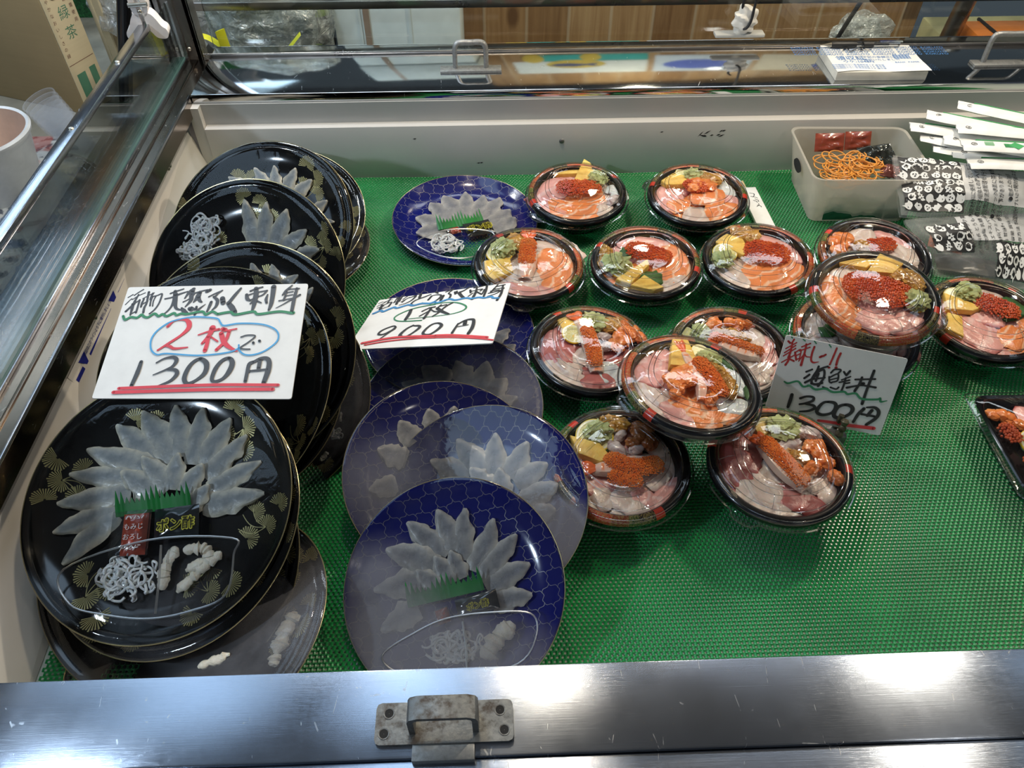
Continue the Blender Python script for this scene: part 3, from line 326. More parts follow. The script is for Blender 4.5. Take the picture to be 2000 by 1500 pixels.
CARDS=[{'loc':[-0.3102,0.6074,0.182],'u':[0.9986,-0.0462,0.0253],'v':[0.0394,0.9736,0.2247],'n':[-0.035,-0.2234,0.9741],'quad':[(-102.2,71.4),(101.8,73.6),(104.7,-73.7),(-104.4,-71.3)],'st':[('k',[(-98.9,57.1),(-94.3,61.0)],[1.5,1.5]),('k',[(-92.6,59.9),(-88.2,64.4),(-84.1,67.9)],[1.6,1.6,1.6]),('k',[(-99.5,47.3),(-94.6,55.0),(-93.2,54.3),(-88.0,59.1),(-80.9,63.3)],[1.3,1.3,1.3,1.3,1.3]),('k',[(-88.0,61.2),(-88.9,56.7),(-90.2,51.4),(-90.8,47.2),(-93.3,43.1),(-96.8,38.0)],[1.6,2.3,2.7,3.0,2.7,2.7]),('k',[(-91.0,47.9),(-90.5,40.3),(-90.4,33.1)],[4.0,3.3,2.0]),('k',[(-90.8,47.2),(-84.9,53.5)],[1.6,1.6]),('k',[(-84.9,53.5),(-84.8,47.2),(-84.8,40.2),(-84.9,36.1)],[2.4,2.4,2.4,2.4]),('k',[(-90.4,34.1),(-86.1,37.5)],[1.7,1.7]),('k',[(-89.2,52.1),(-89.3,47.9)],[2.0,2.0]),('k',[(-81.1,44.0),(-81.2,49.2),(-80.3,54.8)],[2.3,2.7,2.0]),('k',[(-81.8,55.2),(-76.5,59.3),(-70.7,63.1)],[1.2,1.2,1.2]),('k',[(-77.1,64.3),(-76.7,59.0),(-76.0,49.1),(-77.1,42.9),(-76.6,36.3)],[2.8,2.7,2.4,2.7,2.8]),('k',[(-81.0,47.1),(-75.2,51.9)],[1.5,1.5]),('k',[(-72.0,62.4),(-72.8,57.5),(-72.9,54.0)],[2.4,2.4,2.4]),('k',[(-71.4,57.5),(-71.9,51.2),(-71.3,45.3)],[2.0,2.0,2.0]),('k',[(-67.8,58.1),(-68.9,51.8),(-68.3,44.9)],[1.6,1.6,1.6]),('k',[(-71.5,57.8),(-66.1,59.5),(-61.6,61.6),(-61.2,55.9),(-62.1,47.6),(-64.9,40.0),(-69.3,34.4)],[1.6,1.6,2.0,2.3,2.0,1.9,2.0]),('k',[(-52.1,61.8),(-45.8,64.9),(-38.3,68.0)],[1.9,2.3,1.6]),('k',[(-56.5,54.5),(-49.1,56.5),(-41.9,60.6),(-32.9,64.4)],[1.9,2.0,2.7,1.5]),('k',[(-47.3,64.9),(-45.8,57.2),(-45.8,50.8),(-47.2,43.2),(-50.4,37.0),(-54.3,33.0)],[4.0,5.3,4.0,2.4,2.0,1.7]),('k',[(-45.7,60.7),(-44.2,51.5),(-42.2,43.8),(-39.1,40.3),(-31.9,38.9)],[5.2,5.2,3.9,2.9,1.3]),('k',[(-26.7,67.9),(-30.9,63.3),(-34.3,54.9)],[4.0,4.0,1.7]),('k',[(-27.3,65.4),(-27.5,58.3),(-26.5,53.4),(-27.9,49.2),(-31.2,43.4)],[4.6,5.3,4.6,3.3,1.5]),('k',[(-35.0,50.0),(-29.4,53.8),(-24.5,60.4)],[1.6,1.6,1.6]),('k',[(-28.0,60.4),(-18.3,64.2),(-10.7,66.6)],[2.4,2.0,1.5]),('k',[(-18.7,63.1),(-19.8,57.5),(-21.3,53.3),(-23.3,49.2)],[4.6,6.0,4.0,1.3]),('k',[(-19.1,56.8),(-16.9,51.9),(-14.2,49.7)],[4.6,3.9,2.4]),('k',[(-11.3,63.8),(-7.7,66.2)],[3.9,3.9]),('k',[(-34.8,41.7),(-31.8,38.2),(-26.5,35.0)],[2.4,5.4,1.8]),('k',[(-25.8,40.9),(-23.4,39.1)],[4.6,4.6]),('k',[(-24.1,42.2),(-20.1,39.8),(-18.5,40.1)],[3.1,3.1,3.1]),('k',[(-18.5,43.2),(-18.1,39.7)],[2.8,2.8]),('k',[(-18.5,32.2),(-15.0,40.0),(-9.2,46.5)],[2.3,2.7,0.8]),('k',[(-7.5,56.6),(-1.4,60.8),(6.4,65.3)],[1.8,1.8,1.6]),('k',[(6.1,65.3),(2.1,60.7),(-1.0,55.9)],[1.7,1.7,2.9]),('k',[(-2.0,56.6),(2.9,52.3),(3.8,47.4),(2.8,42.6),(-0.4,38.5)],[2.6,3.9,3.9,2.9,1.3]),('k',[(-3.2,49.6),(-3.9,44.7),(-5.4,36.5)],[3.3,3.5,2.2]),('k',[(8.4,54.3),(10.4,48.0)],[5.8,5.8]),('k',[(26.8,67.9),(22.0,59.1),(16.7,47.9)],[2.5,3.8,4.2]),('k',[(16.4,47.6),(21.3,41.7),(25.9,35.4)],[5.3,6.6,5.3]),('k',[(38.0,63.8),(43.8,66.9),(51.2,69.3)],[2.1,2.4,1.8]),('k',[(44.0,67.3),(45.4,59.5),(45.4,52.5),(45.4,44.1),(44.7,36.9)],[5.2,5.9,5.9,4.6,2.6]),('k',[(34.8,58.9),(36.6,53.3),(40.2,50.8)],[3.7,4.6,2.6]),('k',[(35.0,57.5),(44.7,61.6),(57.0,64.3)],[2.0,1.6,1.9]),('k',[(57.0,64.3),(53.3,58.7),(48.0,55.9)],[2.2,2.0,1.6]),('k',[(39.6,51.1),(44.3,53.9)],[1.7,1.7]),('k',[(44.4,53.2),(41.0,46.2)],[1.6,1.6]),('k',[(47.8,50.3),(53.1,47.5)],[2.2,1.6]),('k',[(58.5,58.6),(57.8,52.3),(59.2,47.4)],[1.8,3.6,2.8]),('k',[(63.6,69.5),(64.4,55.7),(64.4,45.3),(63.1,37.6)],[5.9,5.2,4.6,2.4]),('k',[(84.2,71.1),(80.8,66.8),(77.9,63.3),(75.3,57.7)],[1.6,2.6,2.6,1.8]),('k',[(81.0,65.7),(93.0,66.6)],[1.7,1.7]),('k',[(79.1,63.2),(78.6,56.9),(77.5,50.6)],[2.3,2.3,2.3]),('k',[(90.1,66.6),(89.5,56.8),(89.1,49.8),(89.0,35.0)],[3.3,3.9,4.3,3.9]),('k',[(79.4,61.1),(86.7,62.4)],[1.4,1.4]),('k',[(78.9,56.6),(86.7,58.2)],[1.4,1.4]),('k',[(72.5,49.9),(87.5,53.3)],[1.6,1.6]),('k',[(95.1,58.0),(87.6,52.6),(78.9,45.8),(70.6,40.0)],[2.4,1.8,1.4,0.8]),('g',[(-97.7,31.5),(-94.2,26.6),(-88.8,30.0),(-81.7,29.2),(-77.6,33.3),(-74.0,30.5),(-69.3,29.7),(-63.6,34.5),(-58.1,31.0),(-54.2,33.7),(-49.0,30.9),(-41.9,34.9),(-38.4,32.1),(-33.2,34.1),(-27.3,33.3),(-10.8,36.6),(-6.0,32.4),(0.6,36.4),(7.0,32.9)],[2.9,2.9,2.9,2.9,2.9,2.9,2.9,2.9,2.9,2.9,2.9,2.9,2.9,2.9,2.9,2.9,2.9,2.9,2.9]),('g',[(7.0,32.9),(20.7,35.5),(27.1,32.0),(46.3,35.8),(52.6,32.3),(74.8,35.5),(89.3,33.3),(91.5,33.9)],[3.1,3.1,3.1,3.1,3.1,3.1,3.1,3.1]),('r',[(-44.8,16.8),(-38.7,24.8),(-27.9,26.0),(-22.2,21.7),(-21.3,14.2),(-27.9,4.9),(-39.0,-5.1),(-48.7,-13.6)],[3.0,2.0,3.4,5.9,5.1,3.0,3.0,2.0]),('r',[(-41.4,-8.2),(-36.6,-8.7),(-30.5,-11.5),(-16.8,-10.1)],[2.0,3.7,3.1,1.6]),('r',[(-8.5,5.6),(2.4,10.2),(12.9,12.8)],[1.6,2.2,3.1]),('r',[(5.4,14.8),(3.5,4.6),(-2.2,-5.5)],[7.0,4.6,2.7]),('r',[(2.9,3.7),(3.4,-6.4),(2.8,-14.6)],[4.6,4.3,4.6]),('r',[(6.3,2.7),(14.4,-2.9)],[2.0,2.0]),('r',[(16.8,12.8),(20.2,11.8)],[5.0,5.0]),('r',[(19.6,10.4),(32.1,13.1)],[1.9,1.9]),('r',[(24.5,9.9),(22.8,-2.1),(15.0,-13.8)],[3.9,3.4,3.6]),('r',[(16.3,7.2),(21.6,-3.9),(28.3,-10.3),(37.4,-15.4)],[5.2,6.0,4.3,2.2]),('k',[(38.8,2.3),(45.0,4.6),(54.2,3.6),(48.2,-4.2),(41.1,-10.5),(43.1,-12.8),(51.3,-13.3)],[1.7,1.7,1.7,1.7,1.7,1.7,1.7]),('k',[(53.3,-4.7),(53.9,-5.8)],[2.9,2.9]),('k',[(59.5,-2.5),(60.3,-3.2)],[2.9,2.9]),('b',[(38.3,-7.7),(38.4,-12.3),(29.5,-16.7),(10.8,-19.7),(-8.4,-20.4),(-37.6,-17.8),(-47.4,-19.1),(-53.9,-14.9),(-57.3,-8.5),(-58.6,1.6),(-54.7,11.8),(-45.1,21.5),(-34.2,26.1),(-19.0,29.3),(-2.9,28.6),(8.6,26.6),(12.8,21.3),(17.5,17.5),(32.8,20.1),(54.2,19.4),(67.4,16.0),(76.2,10.3),(79.7,2.8),(77.9,-5.4),(67.9,-15.3),(57.1,-20.1),(47.1,-20.0),(40.9,-15.5),(39.0,-11.4)],[1.8,1.8,1.8,1.8,1.8,1.8,1.8,1.8,1.8,1.8,1.8,1.8,1.8,1.8,1.8,1.8,1.8,1.8,1.8,1.8,1.8,1.8,1.8,1.8,1.8,1.8,1.8,1.8,1.8]),('k',[(-62.7,-27.8),(-63.4,-40.6),(-65.9,-56.9)],[3.9,5.0,3.9]),('k',[(-46.1,-29.4),(-38.5,-24.1),(-29.6,-22.4),(-25.1,-26.0),(-27.2,-33.1),(-33.1,-37.5),(-46.0,-44.3)],[1.7,2.0,3.6,4.7,3.1,2.2,1.2]),('k',[(-32.2,-37.9),(-24.5,-38.0),(-20.8,-42.8),(-26.1,-51.5),(-38.2,-57.8)],[2.0,3.9,4.7,3.1,1.4]),('k',[(0.3,-24.9),(8.0,-30.8),(8.5,-42.2),(1.1,-50.9),(-7.0,-55.1),(-11.8,-49.0),(-10.8,-37.7),(-6.6,-28.9),(0.3,-24.9)],[4.2,5.9,5.1,3.0,4.2,5.1,4.7,3.9,3.4]),('k',[(31.0,-24.3),(35.5,-30.2),(34.1,-40.7),(28.9,-49.4),(21.2,-52.8),(17.5,-49.3),(18.9,-37.1),(23.9,-27.4),(31.0,-24.3)],[4.2,5.9,5.6,3.4,3.4,4.2,4.7,3.9,3.7]),('k',[(57.9,-29.1),(53.9,-32.1),(53.5,-42.7),(53.4,-53.1)],[3.4,4.2,3.9,3.7]),('k',[(57.3,-29.9),(64.9,-25.1),(71.8,-25.2),(75.0,-30.6),(75.2,-41.1),(73.0,-55.0)],[3.1,3.7,4.6,5.5,5.9,4.6]),('k',[(64.7,-26.0),(64.7,-37.5)],[4.2,4.2]),('k',[(56.1,-40.5),(74.8,-38.5)],[2.4,2.4]),('r',[(-78.3,-60.3),(14.5,-57.0),(88.8,-57.7)],[3.5,3.5,3.5]),('r',[(-82.9,-64.9),(15.7,-62.6),(84.2,-62.6)],[4.0,4.0,4.0])]},{'loc':[-0.0793,0.7442,0.082],'u':[0.9606,-0.1608,0.2266],'v':[0.2022,0.9639,-0.1731],'n':[-0.1906,0.2121,0.9585],'quad':[(-93.2,60.4),(94.4,74.6),(97.5,-72.5),(-98.7,-62.2)],'st':[('k',[(-91.1,50.2),(-85.8,53.9)],[1.8,1.8]),('k',[(-90.6,42.5),(-82.6,50.8),(-73.9,63.8)],[1.9,1.5,1.3]),('k',[(-83.8,52.2),(-78.6,55.9),(-72.8,58.1)],[1.5,1.5,1.5]),('k',[(-76.8,59.5),(-77.4,49.9)],[2.9,2.9]),('k',[(-88.9,37.2),(-80.6,42.1)],[2.2,2.2]),('k',[(-83.8,44.6),(-83.3,33.1)],[4.4,4.4]),('k',[(-81.4,44.8),(-72.0,50.9),(-72.6,39.6)],[2.1,2.7,3.6]),('k',[(-82.1,33.9),(-72.6,39.6)],[2.1,2.1]),('k',[(-67.6,48.3),(-66.6,61.0)],[2.2,2.2]),('k',[(-63.6,61.8),(-62.6,43.6)],[4.0,4.0]),('k',[(-68.4,48.4),(-61.5,53.6)],[1.6,1.6]),('k',[(-59.9,63.7),(-60.4,50.3)],[2.7,2.7]),('k',[(-56.3,55.3),(-51.7,63.6)],[1.9,1.9]),('k',[(-57.3,49.1),(-47.7,59.7)],[1.7,1.7]),('k',[(-55.2,46.8),(-51.9,54.6)],[1.7,1.7]),('k',[(-47.3,58.3),(-39.3,62.5),(-41.8,51.6),(-48.7,43.8),(-57.4,40.2)],[1.5,3.8,2.7,2.1,1.3]),('k',[(-32.8,65.6),(-32.3,56.4)],[4.4,4.4]),('k',[(-17.1,62.2),(-24.5,57.0),(-36.3,49.4),(-39.8,39.9),(-33.4,36.9),(-23.5,40.9)],[2.1,3.2,2.6,3.2,2.6,2.1]),('k',[(-14.8,57.3),(-17.0,47.4)],[3.5,3.5]),('k',[(-11.7,67.4),(-7.3,63.7)],[3.1,3.1]),('k',[(-17.5,48.8),(-13.2,58.3),(-2.1,58.3),(-1.3,49.8),(-8.2,39.6),(-12.5,37.9)],[2.2,2.2,3.0,3.6,2.2,1.6]),('k',[(3.8,65.0),(14.1,71.3)],[2.2,2.2]),('k',[(13.6,70.4),(9.0,60.8),(12.9,56.3),(13.4,47.3),(8.6,40.6)],[1.9,2.5,3.1,3.1,2.1]),('k',[(2.8,55.5),(1.9,43.0)],[4.2,4.2]),('k',[(17.5,62.6),(19.6,56.7)],[3.1,3.1]),('k',[(20.0,64.3),(21.3,58.7)],[2.7,2.7]),('k',[(37.1,72.7),(29.6,63.7),(24.8,59.4),(29.2,50.9),(35.0,43.0)],[2.0,2.9,5.1,4.8,4.8]),('k',[(43.4,69.0),(55.7,71.9)],[2.2,2.2]),('k',[(46.7,74.2),(48.6,57.7),(47.4,38.4)],[2.1,3.6,4.6]),('k',[(39.2,63.9),(41.4,56.4)],[3.1,3.1]),('k',[(40.7,59.8),(56.1,63.8),(54.5,58.6)],[1.8,2.2,2.4]),('k',[(45.1,55.1),(40.1,47.1)],[1.9,1.9]),('k',[(49.3,57.6),(58.1,49.4)],[2.8,2.8]),('k',[(59.8,62.1),(59.0,49.5)],[2.2,2.2]),('k',[(61.4,70.9),(62.6,56.5),(62.5,42.7)],[3.4,3.6,3.0]),('k',[(76.6,72.0),(73.8,62.2)],[2.1,2.1]),('k',[(74.4,66.2),(87.0,70.1)],[2.0,2.0]),('k',[(73.7,62.8),(70.5,51.9)],[2.7,2.7]),('k',[(84.5,69.2),(86.0,47.3),(83.5,29.2)],[2.7,3.6,3.6]),('k',[(73.0,59.5),(84.0,61.4)],[1.7,1.7]),('k',[(69.5,55.5),(81.5,57.0)],[1.8,1.8]),('k',[(67.6,49.9),(83.9,55.0)],[1.9,1.9]),('k',[(87.4,60.7),(79.8,48.4),(67.9,42.0)],[2.1,1.7,1.3]),('c',[(-89.8,23.0),(-80.7,29.6),(-76.7,25.9),(-69.9,31.0),(-62.9,35.5),(-57.8,32.5),(-43.6,38.6),(-35.7,35.4),(-24.3,38.8),(-12.1,37.2),(-5.4,41.0)],[3.9,3.9,3.9,3.9,3.9,3.9,3.9,3.9,3.9,3.9,3.9]),('c',[(-5.0,37.9),(0.5,37.6),(13.8,44.1),(23.6,39.9),(38.4,43.0),(45.8,39.9),(56.1,41.5),(63.9,38.7),(73.5,40.5),(76.9,36.5),(84.4,34.6)],[3.8,3.8,3.8,3.8,3.8,3.8,3.8,3.8,3.8,3.8,3.8]),('g',[(-11.8,-5.7),(-34.2,-4.7),(-47.3,-1.6),(-53.6,5.3),(-51.2,13.3),(-39.2,23.6),(-23.8,29.8),(-3.3,33.2)],[2.1,2.1,2.1,2.1,2.1,2.1,2.1,2.1]),('g',[(-10.9,33.2),(9.2,35.5),(27.4,32.5),(40.0,24.3),(44.1,16.4),(39.0,8.8),(23.9,3.5),(-2.1,1.6)],[1.6,1.6,2.4,2.6,2.6,2.0,1.4,1.2]),('g',[(-1.9,1.6),(-32.5,0.9)],[1.3,1.3]),('k',[(-35.2,24.2),(-34.7,13.2),(-36.0,-0.9)],[4.6,5.0,4.4]),('k',[(-17.6,17.5),(-8.8,24.9),(-1.4,26.1)],[2.3,2.3,2.3]),('k',[(-6.3,24.5),(-7.9,11.4),(-9.7,-1.4)],[3.4,3.4,4.0]),('k',[(-6.9,17.9),(-17.9,5.2)],[2.0,2.0]),('k',[(-5.7,20.1),(0.5,14.3),(7.0,12.7)],[2.1,2.1,2.1]),('k',[(-9.7,25.0),(-1.4,26.7)],[2.1,2.1]),('k',[(6.1,30.4),(3.2,24.8)],[2.1,2.1]),('k',[(4.7,26.6),(14.0,29.8)],[2.1,2.1]),('k',[(21.9,33.4),(13.9,24.9),(8.0,11.3),(1.2,1.7)],[2.0,3.0,2.6,2.2]),('k',[(2.9,21.8),(10.8,13.3),(23.0,4.2)],[5.3,5.3,3.2]),('k',[(-44.8,-17.1),(-48.4,-14.3),(-57.9,-19.3),(-63.3,-25.4),(-63.8,-32.2),(-56.3,-32.6),(-48.1,-24.7),(-44.1,-18.4)],[2.9,2.3,2.3,2.9,3.3,2.3,2.3,3.3]),('k',[(-44.2,-21.3),(-52.1,-33.2),(-60.6,-47.6)],[2.4,2.0,1.7]),('k',[(-20.0,-16.7),(-26.7,-23.2),(-31.7,-34.9),(-30.8,-41.1),(-22.8,-42.8),(-15.4,-34.9),(-9.5,-23.4),(-12.1,-19.0),(-18.3,-18.1)],[2.6,2.8,4.4,5.1,3.0,2.6,4.0,3.6,2.4]),('k',[(14.6,-16.6),(7.1,-17.8),(1.5,-26.1),(-1.1,-36.9),(1.9,-41.7),(9.6,-41.7),(16.4,-33.8),(20.1,-23.1),(14.6,-16.6)],[2.7,2.7,3.2,3.8,3.8,2.7,3.8,4.8,3.2]),('k',[(42.3,-21.8),(40.8,-31.7),(39.2,-43.3)],[2.4,3.1,3.6]),('k',[(42.0,-23.5),(50.3,-15.0),(59.6,-14.2),(62.6,-20.3),(63.6,-34.9),(61.4,-47.7)],[2.4,2.4,4.0,4.5,5.1,4.5]),('k',[(50.8,-17.4),(51.7,-25.4)],[5.4,5.4]),('k',[(43.4,-29.3),(56.7,-26.7)],[1.6,1.6]),('r',[(-80.5,-50.8),(-54.9,-45.1),(-29.2,-43.2),(17.7,-46.6)],[4.3,4.3,4.3,4.3]),('r',[(17.2,-46.2),(43.1,-49.0),(88.2,-59.7)],[4.4,4.4,4.4]),('r',[(-75.2,-55.4),(-46.5,-50.6),(-8.0,-49.1),(18.9,-51.1)],[2.6,2.6,2.6,2.6]),('r',[(18.3,-50.7),(44.2,-53.8),(76.6,-60.7),(97.2,-66.9)],[2.6,2.6,2.6,2.6])]},{'loc':[0.4127,0.6158,0.072],'u':[0.9675,-0.2425,-0.0712],'v':[0.1745,0.4372,0.8823],'n':[-0.1829,-0.866,0.4653],'quad':[(-71.7,50.8),(71.6,50.6),(70.8,-50.6),(-70.8,-50.8)],'st':[('d',[(-67.4,43.7),(-64.6,41.9)],[2.6,2.6]),('d',[(-61.4,47.3),(-62.7,42.2)],[2.2,2.2]),('d',[(-67.7,34.1),(-57.5,44.0)],[1.6,1.6]),('d',[(-67.8,28.8),(-57.6,40.3)],[1.7,1.7]),('d',[(-67.9,24.6),(-56.6,36.8)],[1.6,1.6]),('d',[(-62.1,42.3),(-61.3,30.2),(-62.1,23.9)],[2.3,2.6,2.1]),('d',[(-67.9,16.3),(-61.2,22.8),(-55.4,28.7)],[1.5,1.5,1.5]),('d',[(-60.9,26.0),(-60.9,19.8),(-62.6,14.1)],[2.7,2.7,2.7]),('d',[(-61.2,22.8),(-54.3,20.9)],[2.3,2.3]),('d',[(-56.0,31.9),(-52.1,22.9)],[2.4,2.4]),('d',[(-55.7,31.9),(-50.2,36.5),(-48.8,24.8)],[1.6,1.6,1.6]),('d',[(-52.2,23.6),(-48.5,25.5)],[1.7,1.7]),('d',[(-53.5,28.2),(-49.9,31.4)],[1.4,1.4]),('d',[(-50.4,40.0),(-41.7,46.3)],[1.7,1.7]),('d',[(-51.4,34.8),(-40.9,41.6)],[1.6,1.6]),('d',[(-46.2,44.4),(-45.2,34.9),(-44.8,17.7)],[2.3,2.3,3.1]),('d',[(-45.4,31.7),(-48.9,22.0)],[1.4,1.4]),('d',[(-44.2,31.7),(-41.9,29.4),(-37.4,29.7)],[1.8,1.6,1.3]),('d',[(-36.2,43.2),(-36.6,34.8),(-35.3,26.5),(-31.7,23.9),(-26.0,26.0)],[2.4,2.4,2.4,2.3,0.8]),('d',[(-26.4,32.0),(-24.1,33.8)],[2.8,2.8]),('d',[(-23.0,34.0),(-20.8,36.5)],[2.4,2.4]),('d',[(-10.8,46.9),(-11.6,36.5),(-12.7,25.2)],[2.1,2.3,2.1]),('d',[(-13.0,21.4),(-12.0,21.7)],[2.5,2.5]),('d',[(-4.7,41.5),(-5.7,33.4),(-5.4,26.3)],[2.7,2.7,2.7]),('d',[(-5.1,23.1),(-4.1,23.4)],[2.9,2.9]),('g',[(-65.3,49.5),(-63.9,48.6)],[1.4,1.4]),('g',[(-51.4,49.4),(-48.5,48.1)],[1.3,1.3]),('g',[(-38.3,50.0),(-35.2,47.5)],[1.3,1.3]),('g',[(-20.5,49.2),(-17.6,46.8)],[1.4,1.4]),('k',[(-36.7,10.8),(-30.6,15.2)],[2.3,2.3]),('k',[(-36.5,2.4),(-31.9,8.2)],[2.7,2.7]),('k',[(-34.1,-2.7),(-27.6,3.5),(-24.2,9.5)],[2.9,2.9,2.9]),('k',[(-24.5,20.5),(-24.9,15.0),(-27.6,4.7),(-26.6,-2.3)],[2.7,2.7,2.7,3.0]),('k',[(-24.5,15.7),(-19.1,19.8),(-14.2,22.7)],[2.4,2.4,2.4]),('k',[(-26.5,7.4),(-23.2,13.7),(-17.3,17.4),(-14.8,7.5),(-18.1,-3.7)],[2.7,2.7,2.7,2.7,3.3]),('k',[(-21.9,11.6),(-22.6,1.8)],[2.7,2.7]),('k',[(-26.1,3.5),(-13.5,8.2)],[2.2,2.2]),('k',[(-26.7,-1.9),(-21.4,-2.4),(-14.7,1.1)],[3.2,3.2,3.2]),('k',[(-8.4,15.7),(-5.5,20.6),(1.6,21.5),(-0.4,15.9)],[2.3,2.3,2.3,2.3]),('k',[(-9.0,10.4),(-6.8,4.4),(-4.0,3.5)],[2.2,2.2,2.2]),('k',[(-8.1,9.8),(-0.4,15.9),(1.7,7.9),(-4.1,4.1)],[2.1,2.1,2.1,2.1]),('k',[(-7.1,6.6),(1.1,11.0)],[1.8,1.8]),('k',[(-12.5,-3.7),(-5.9,-4.7)],[1.9,1.9]),('k',[(-3.7,-2.3),(3.2,-3.1),(5.6,-0.1)],[2.2,2.2,2.2]),('k',[(5.7,20.0),(8.8,17.1)],[2.5,2.5]),('k',[(12.2,22.4),(9.7,16.5)],[2.9,2.9]),('k',[(6.0,9.5),(14.9,15.8)],[1.8,1.8]),('k',[(4.5,6.0),(15.0,11.2)],[2.1,2.1]),('k',[(10.1,5.6),(16.0,8.0)],[2.1,2.1]),('k',[(10.0,12.9),(10.4,3.4),(9.8,-5.3)],[2.4,2.4,2.4]),('k',[(21.2,13.4),(43.2,18.8)],[2.4,2.4]),('k',[(14.7,1.3),(30.0,7.7),(46.8,8.6)],[2.9,2.2,2.9]),('k',[(27.9,17.6),(27.4,8.7),(24.9,-0.9)],[2.9,3.0,3.3]),('k',[(38.7,28.6),(37.9,4.6),(38.1,-14.8)],[3.3,3.1,3.7]),('k',[(29.7,9.6),(32.0,10.5)],[3.8,3.8]),('g',[(-58.1,-6.6),(-53.1,-7.7),(-42.9,-2.9),(-35.0,-8.1),(-27.6,-5.6),(-21.6,-8.4),(-14.5,-7.1)],[1.8,2.6,2.4,2.6,2.4,2.6,2.4]),('g',[(-30.6,-6.5),(-28.0,-5.2),(-19.5,-8.7),(-8.8,-5.1),(0.9,-7.6),(13.1,-4.3),(18.2,-6.4),(26.9,-3.5),(35.8,-8.7),(52.5,-5.8),(56.1,-3.5)],[2.7,2.7,2.7,2.7,2.7,2.7,2.7,2.7,2.7,2.7,2.7]),('g',[(56.3,-3.9),(58.2,-7.5),(64.6,-4.8)],[2.8,2.5,1.0]),('k',[(-44.7,-21.0),(-44.6,-29.2),(-44.9,-37.6)],[4.2,4.5,3.5]),('k',[(-33.9,-23.5),(-27.5,-19.7),(-19.5,-18.9),(-18.9,-23.5),(-26.4,-28.6),(-32.4,-31.1)],[3.2,2.9,3.2,3.5,3.0,2.7]),('k',[(-26.7,-29.0),(-16.5,-29.2),(-13.9,-32.3),(-20.1,-37.4),(-29.7,-40.4)],[2.7,3.3,3.6,3.2,2.3]),('k',[(-1.0,-21.0),(6.7,-20.7),(9.8,-25.3),(7.3,-33.7),(-1.8,-38.5),(-9.5,-37.1),(-9.7,-30.5),(-6.2,-23.5),(-1.0,-21.0)],[3.4,4.1,4.8,3.4,3.8,4.1,4.4,3.4,3.2]),('k',[(19.5,-20.2),(26.2,-20.4),(29.6,-24.1),(27.9,-30.7),(19.6,-37.6),(11.8,-37.7),(10.1,-31.9),(12.9,-24.2),(19.5,-20.2)],[3.7,4.5,5.1,4.0,4.0,4.8,5.1,4.0,3.5]),('k',[(42.1,-20.5),(37.7,-28.9),(35.2,-39.8)],[4.3,4.0,3.4]),('k',[(44.7,-18.1),(53.7,-16.3),(59.8,-20.6),(59.2,-29.0),(50.9,-40.0)],[2.2,3.6,4.5,4.2,3.7]),('k',[(51.7,-20.4),(48.6,-28.1)],[4.1,4.1]),('k',[(41.1,-27.7),(57.2,-27.4)],[3.0,3.0]),('r',[(-5.2,-47.0),(10.9,-45.8),(33.1,-45.1),(60.9,-42.5)],[3.3,3.7,4.2,4.6])]}]
def band_mat():
    """printed rim: a plain black arc, then red, gold and black brocade sections"""
    m, nt, out = nodes('printed_rim_band'); t = nt.nodes.new('ShaderNodeTexCoord'); s = nt.nodes.new('ShaderNodeSeparateXYZ'); nt.links.new(t.outputs['Object'], s.inputs[0])
    a = math_(nt, 'MULTIPLY_ADD', math_(nt, 'ARCTAN2', s.outputs[1], s.outputs[0]), 1/(2*pi), .5)
    B_ = (.006, .006, .007); R = (.56, .050, .022); D = (.26, .020, .012); G = (.03, .09, .02)
    col = ramp(nt, a, [(0, B_), (.50, B_), (.501, (.70, .06, .03)), (.525, R), (.527, G), (.565, G), (.567, D), (.64, R), (.70, R), (.702, B_), (.755, B_), (.757, R), (.86, D), (.90, R), (.902, G), (.925, B_), (.962, (.70, .06, .03)), (.985, R), (.986, B_)], 'CONSTANT')
    on = ramp(nt, a, [(0, 0), (.527, 1), (.962, 0)], 'CONSTANT')
    n = noise_(nt, coords(nt), 210, 3, .6, 2.2)
    g = ramp(nt, n, [(.47, 0), (.49, 1), (.525, 1), (.545, 0)])
    fine = ramp(nt, noise_(nt, coords(nt), 330, 2, .5, 1.0), [(.60, 0), (.63, .8)])
    k = math_(nt, 'MULTIPLY', math_(nt, 'MAXIMUM', g, fine), on)
    bsdf(nt, out, mixc(nt, math_(nt, 'MULTIPLY', k, .7), col, (.56, .44, .14)), .22, 0, .5); return m
M_band = band_mat()
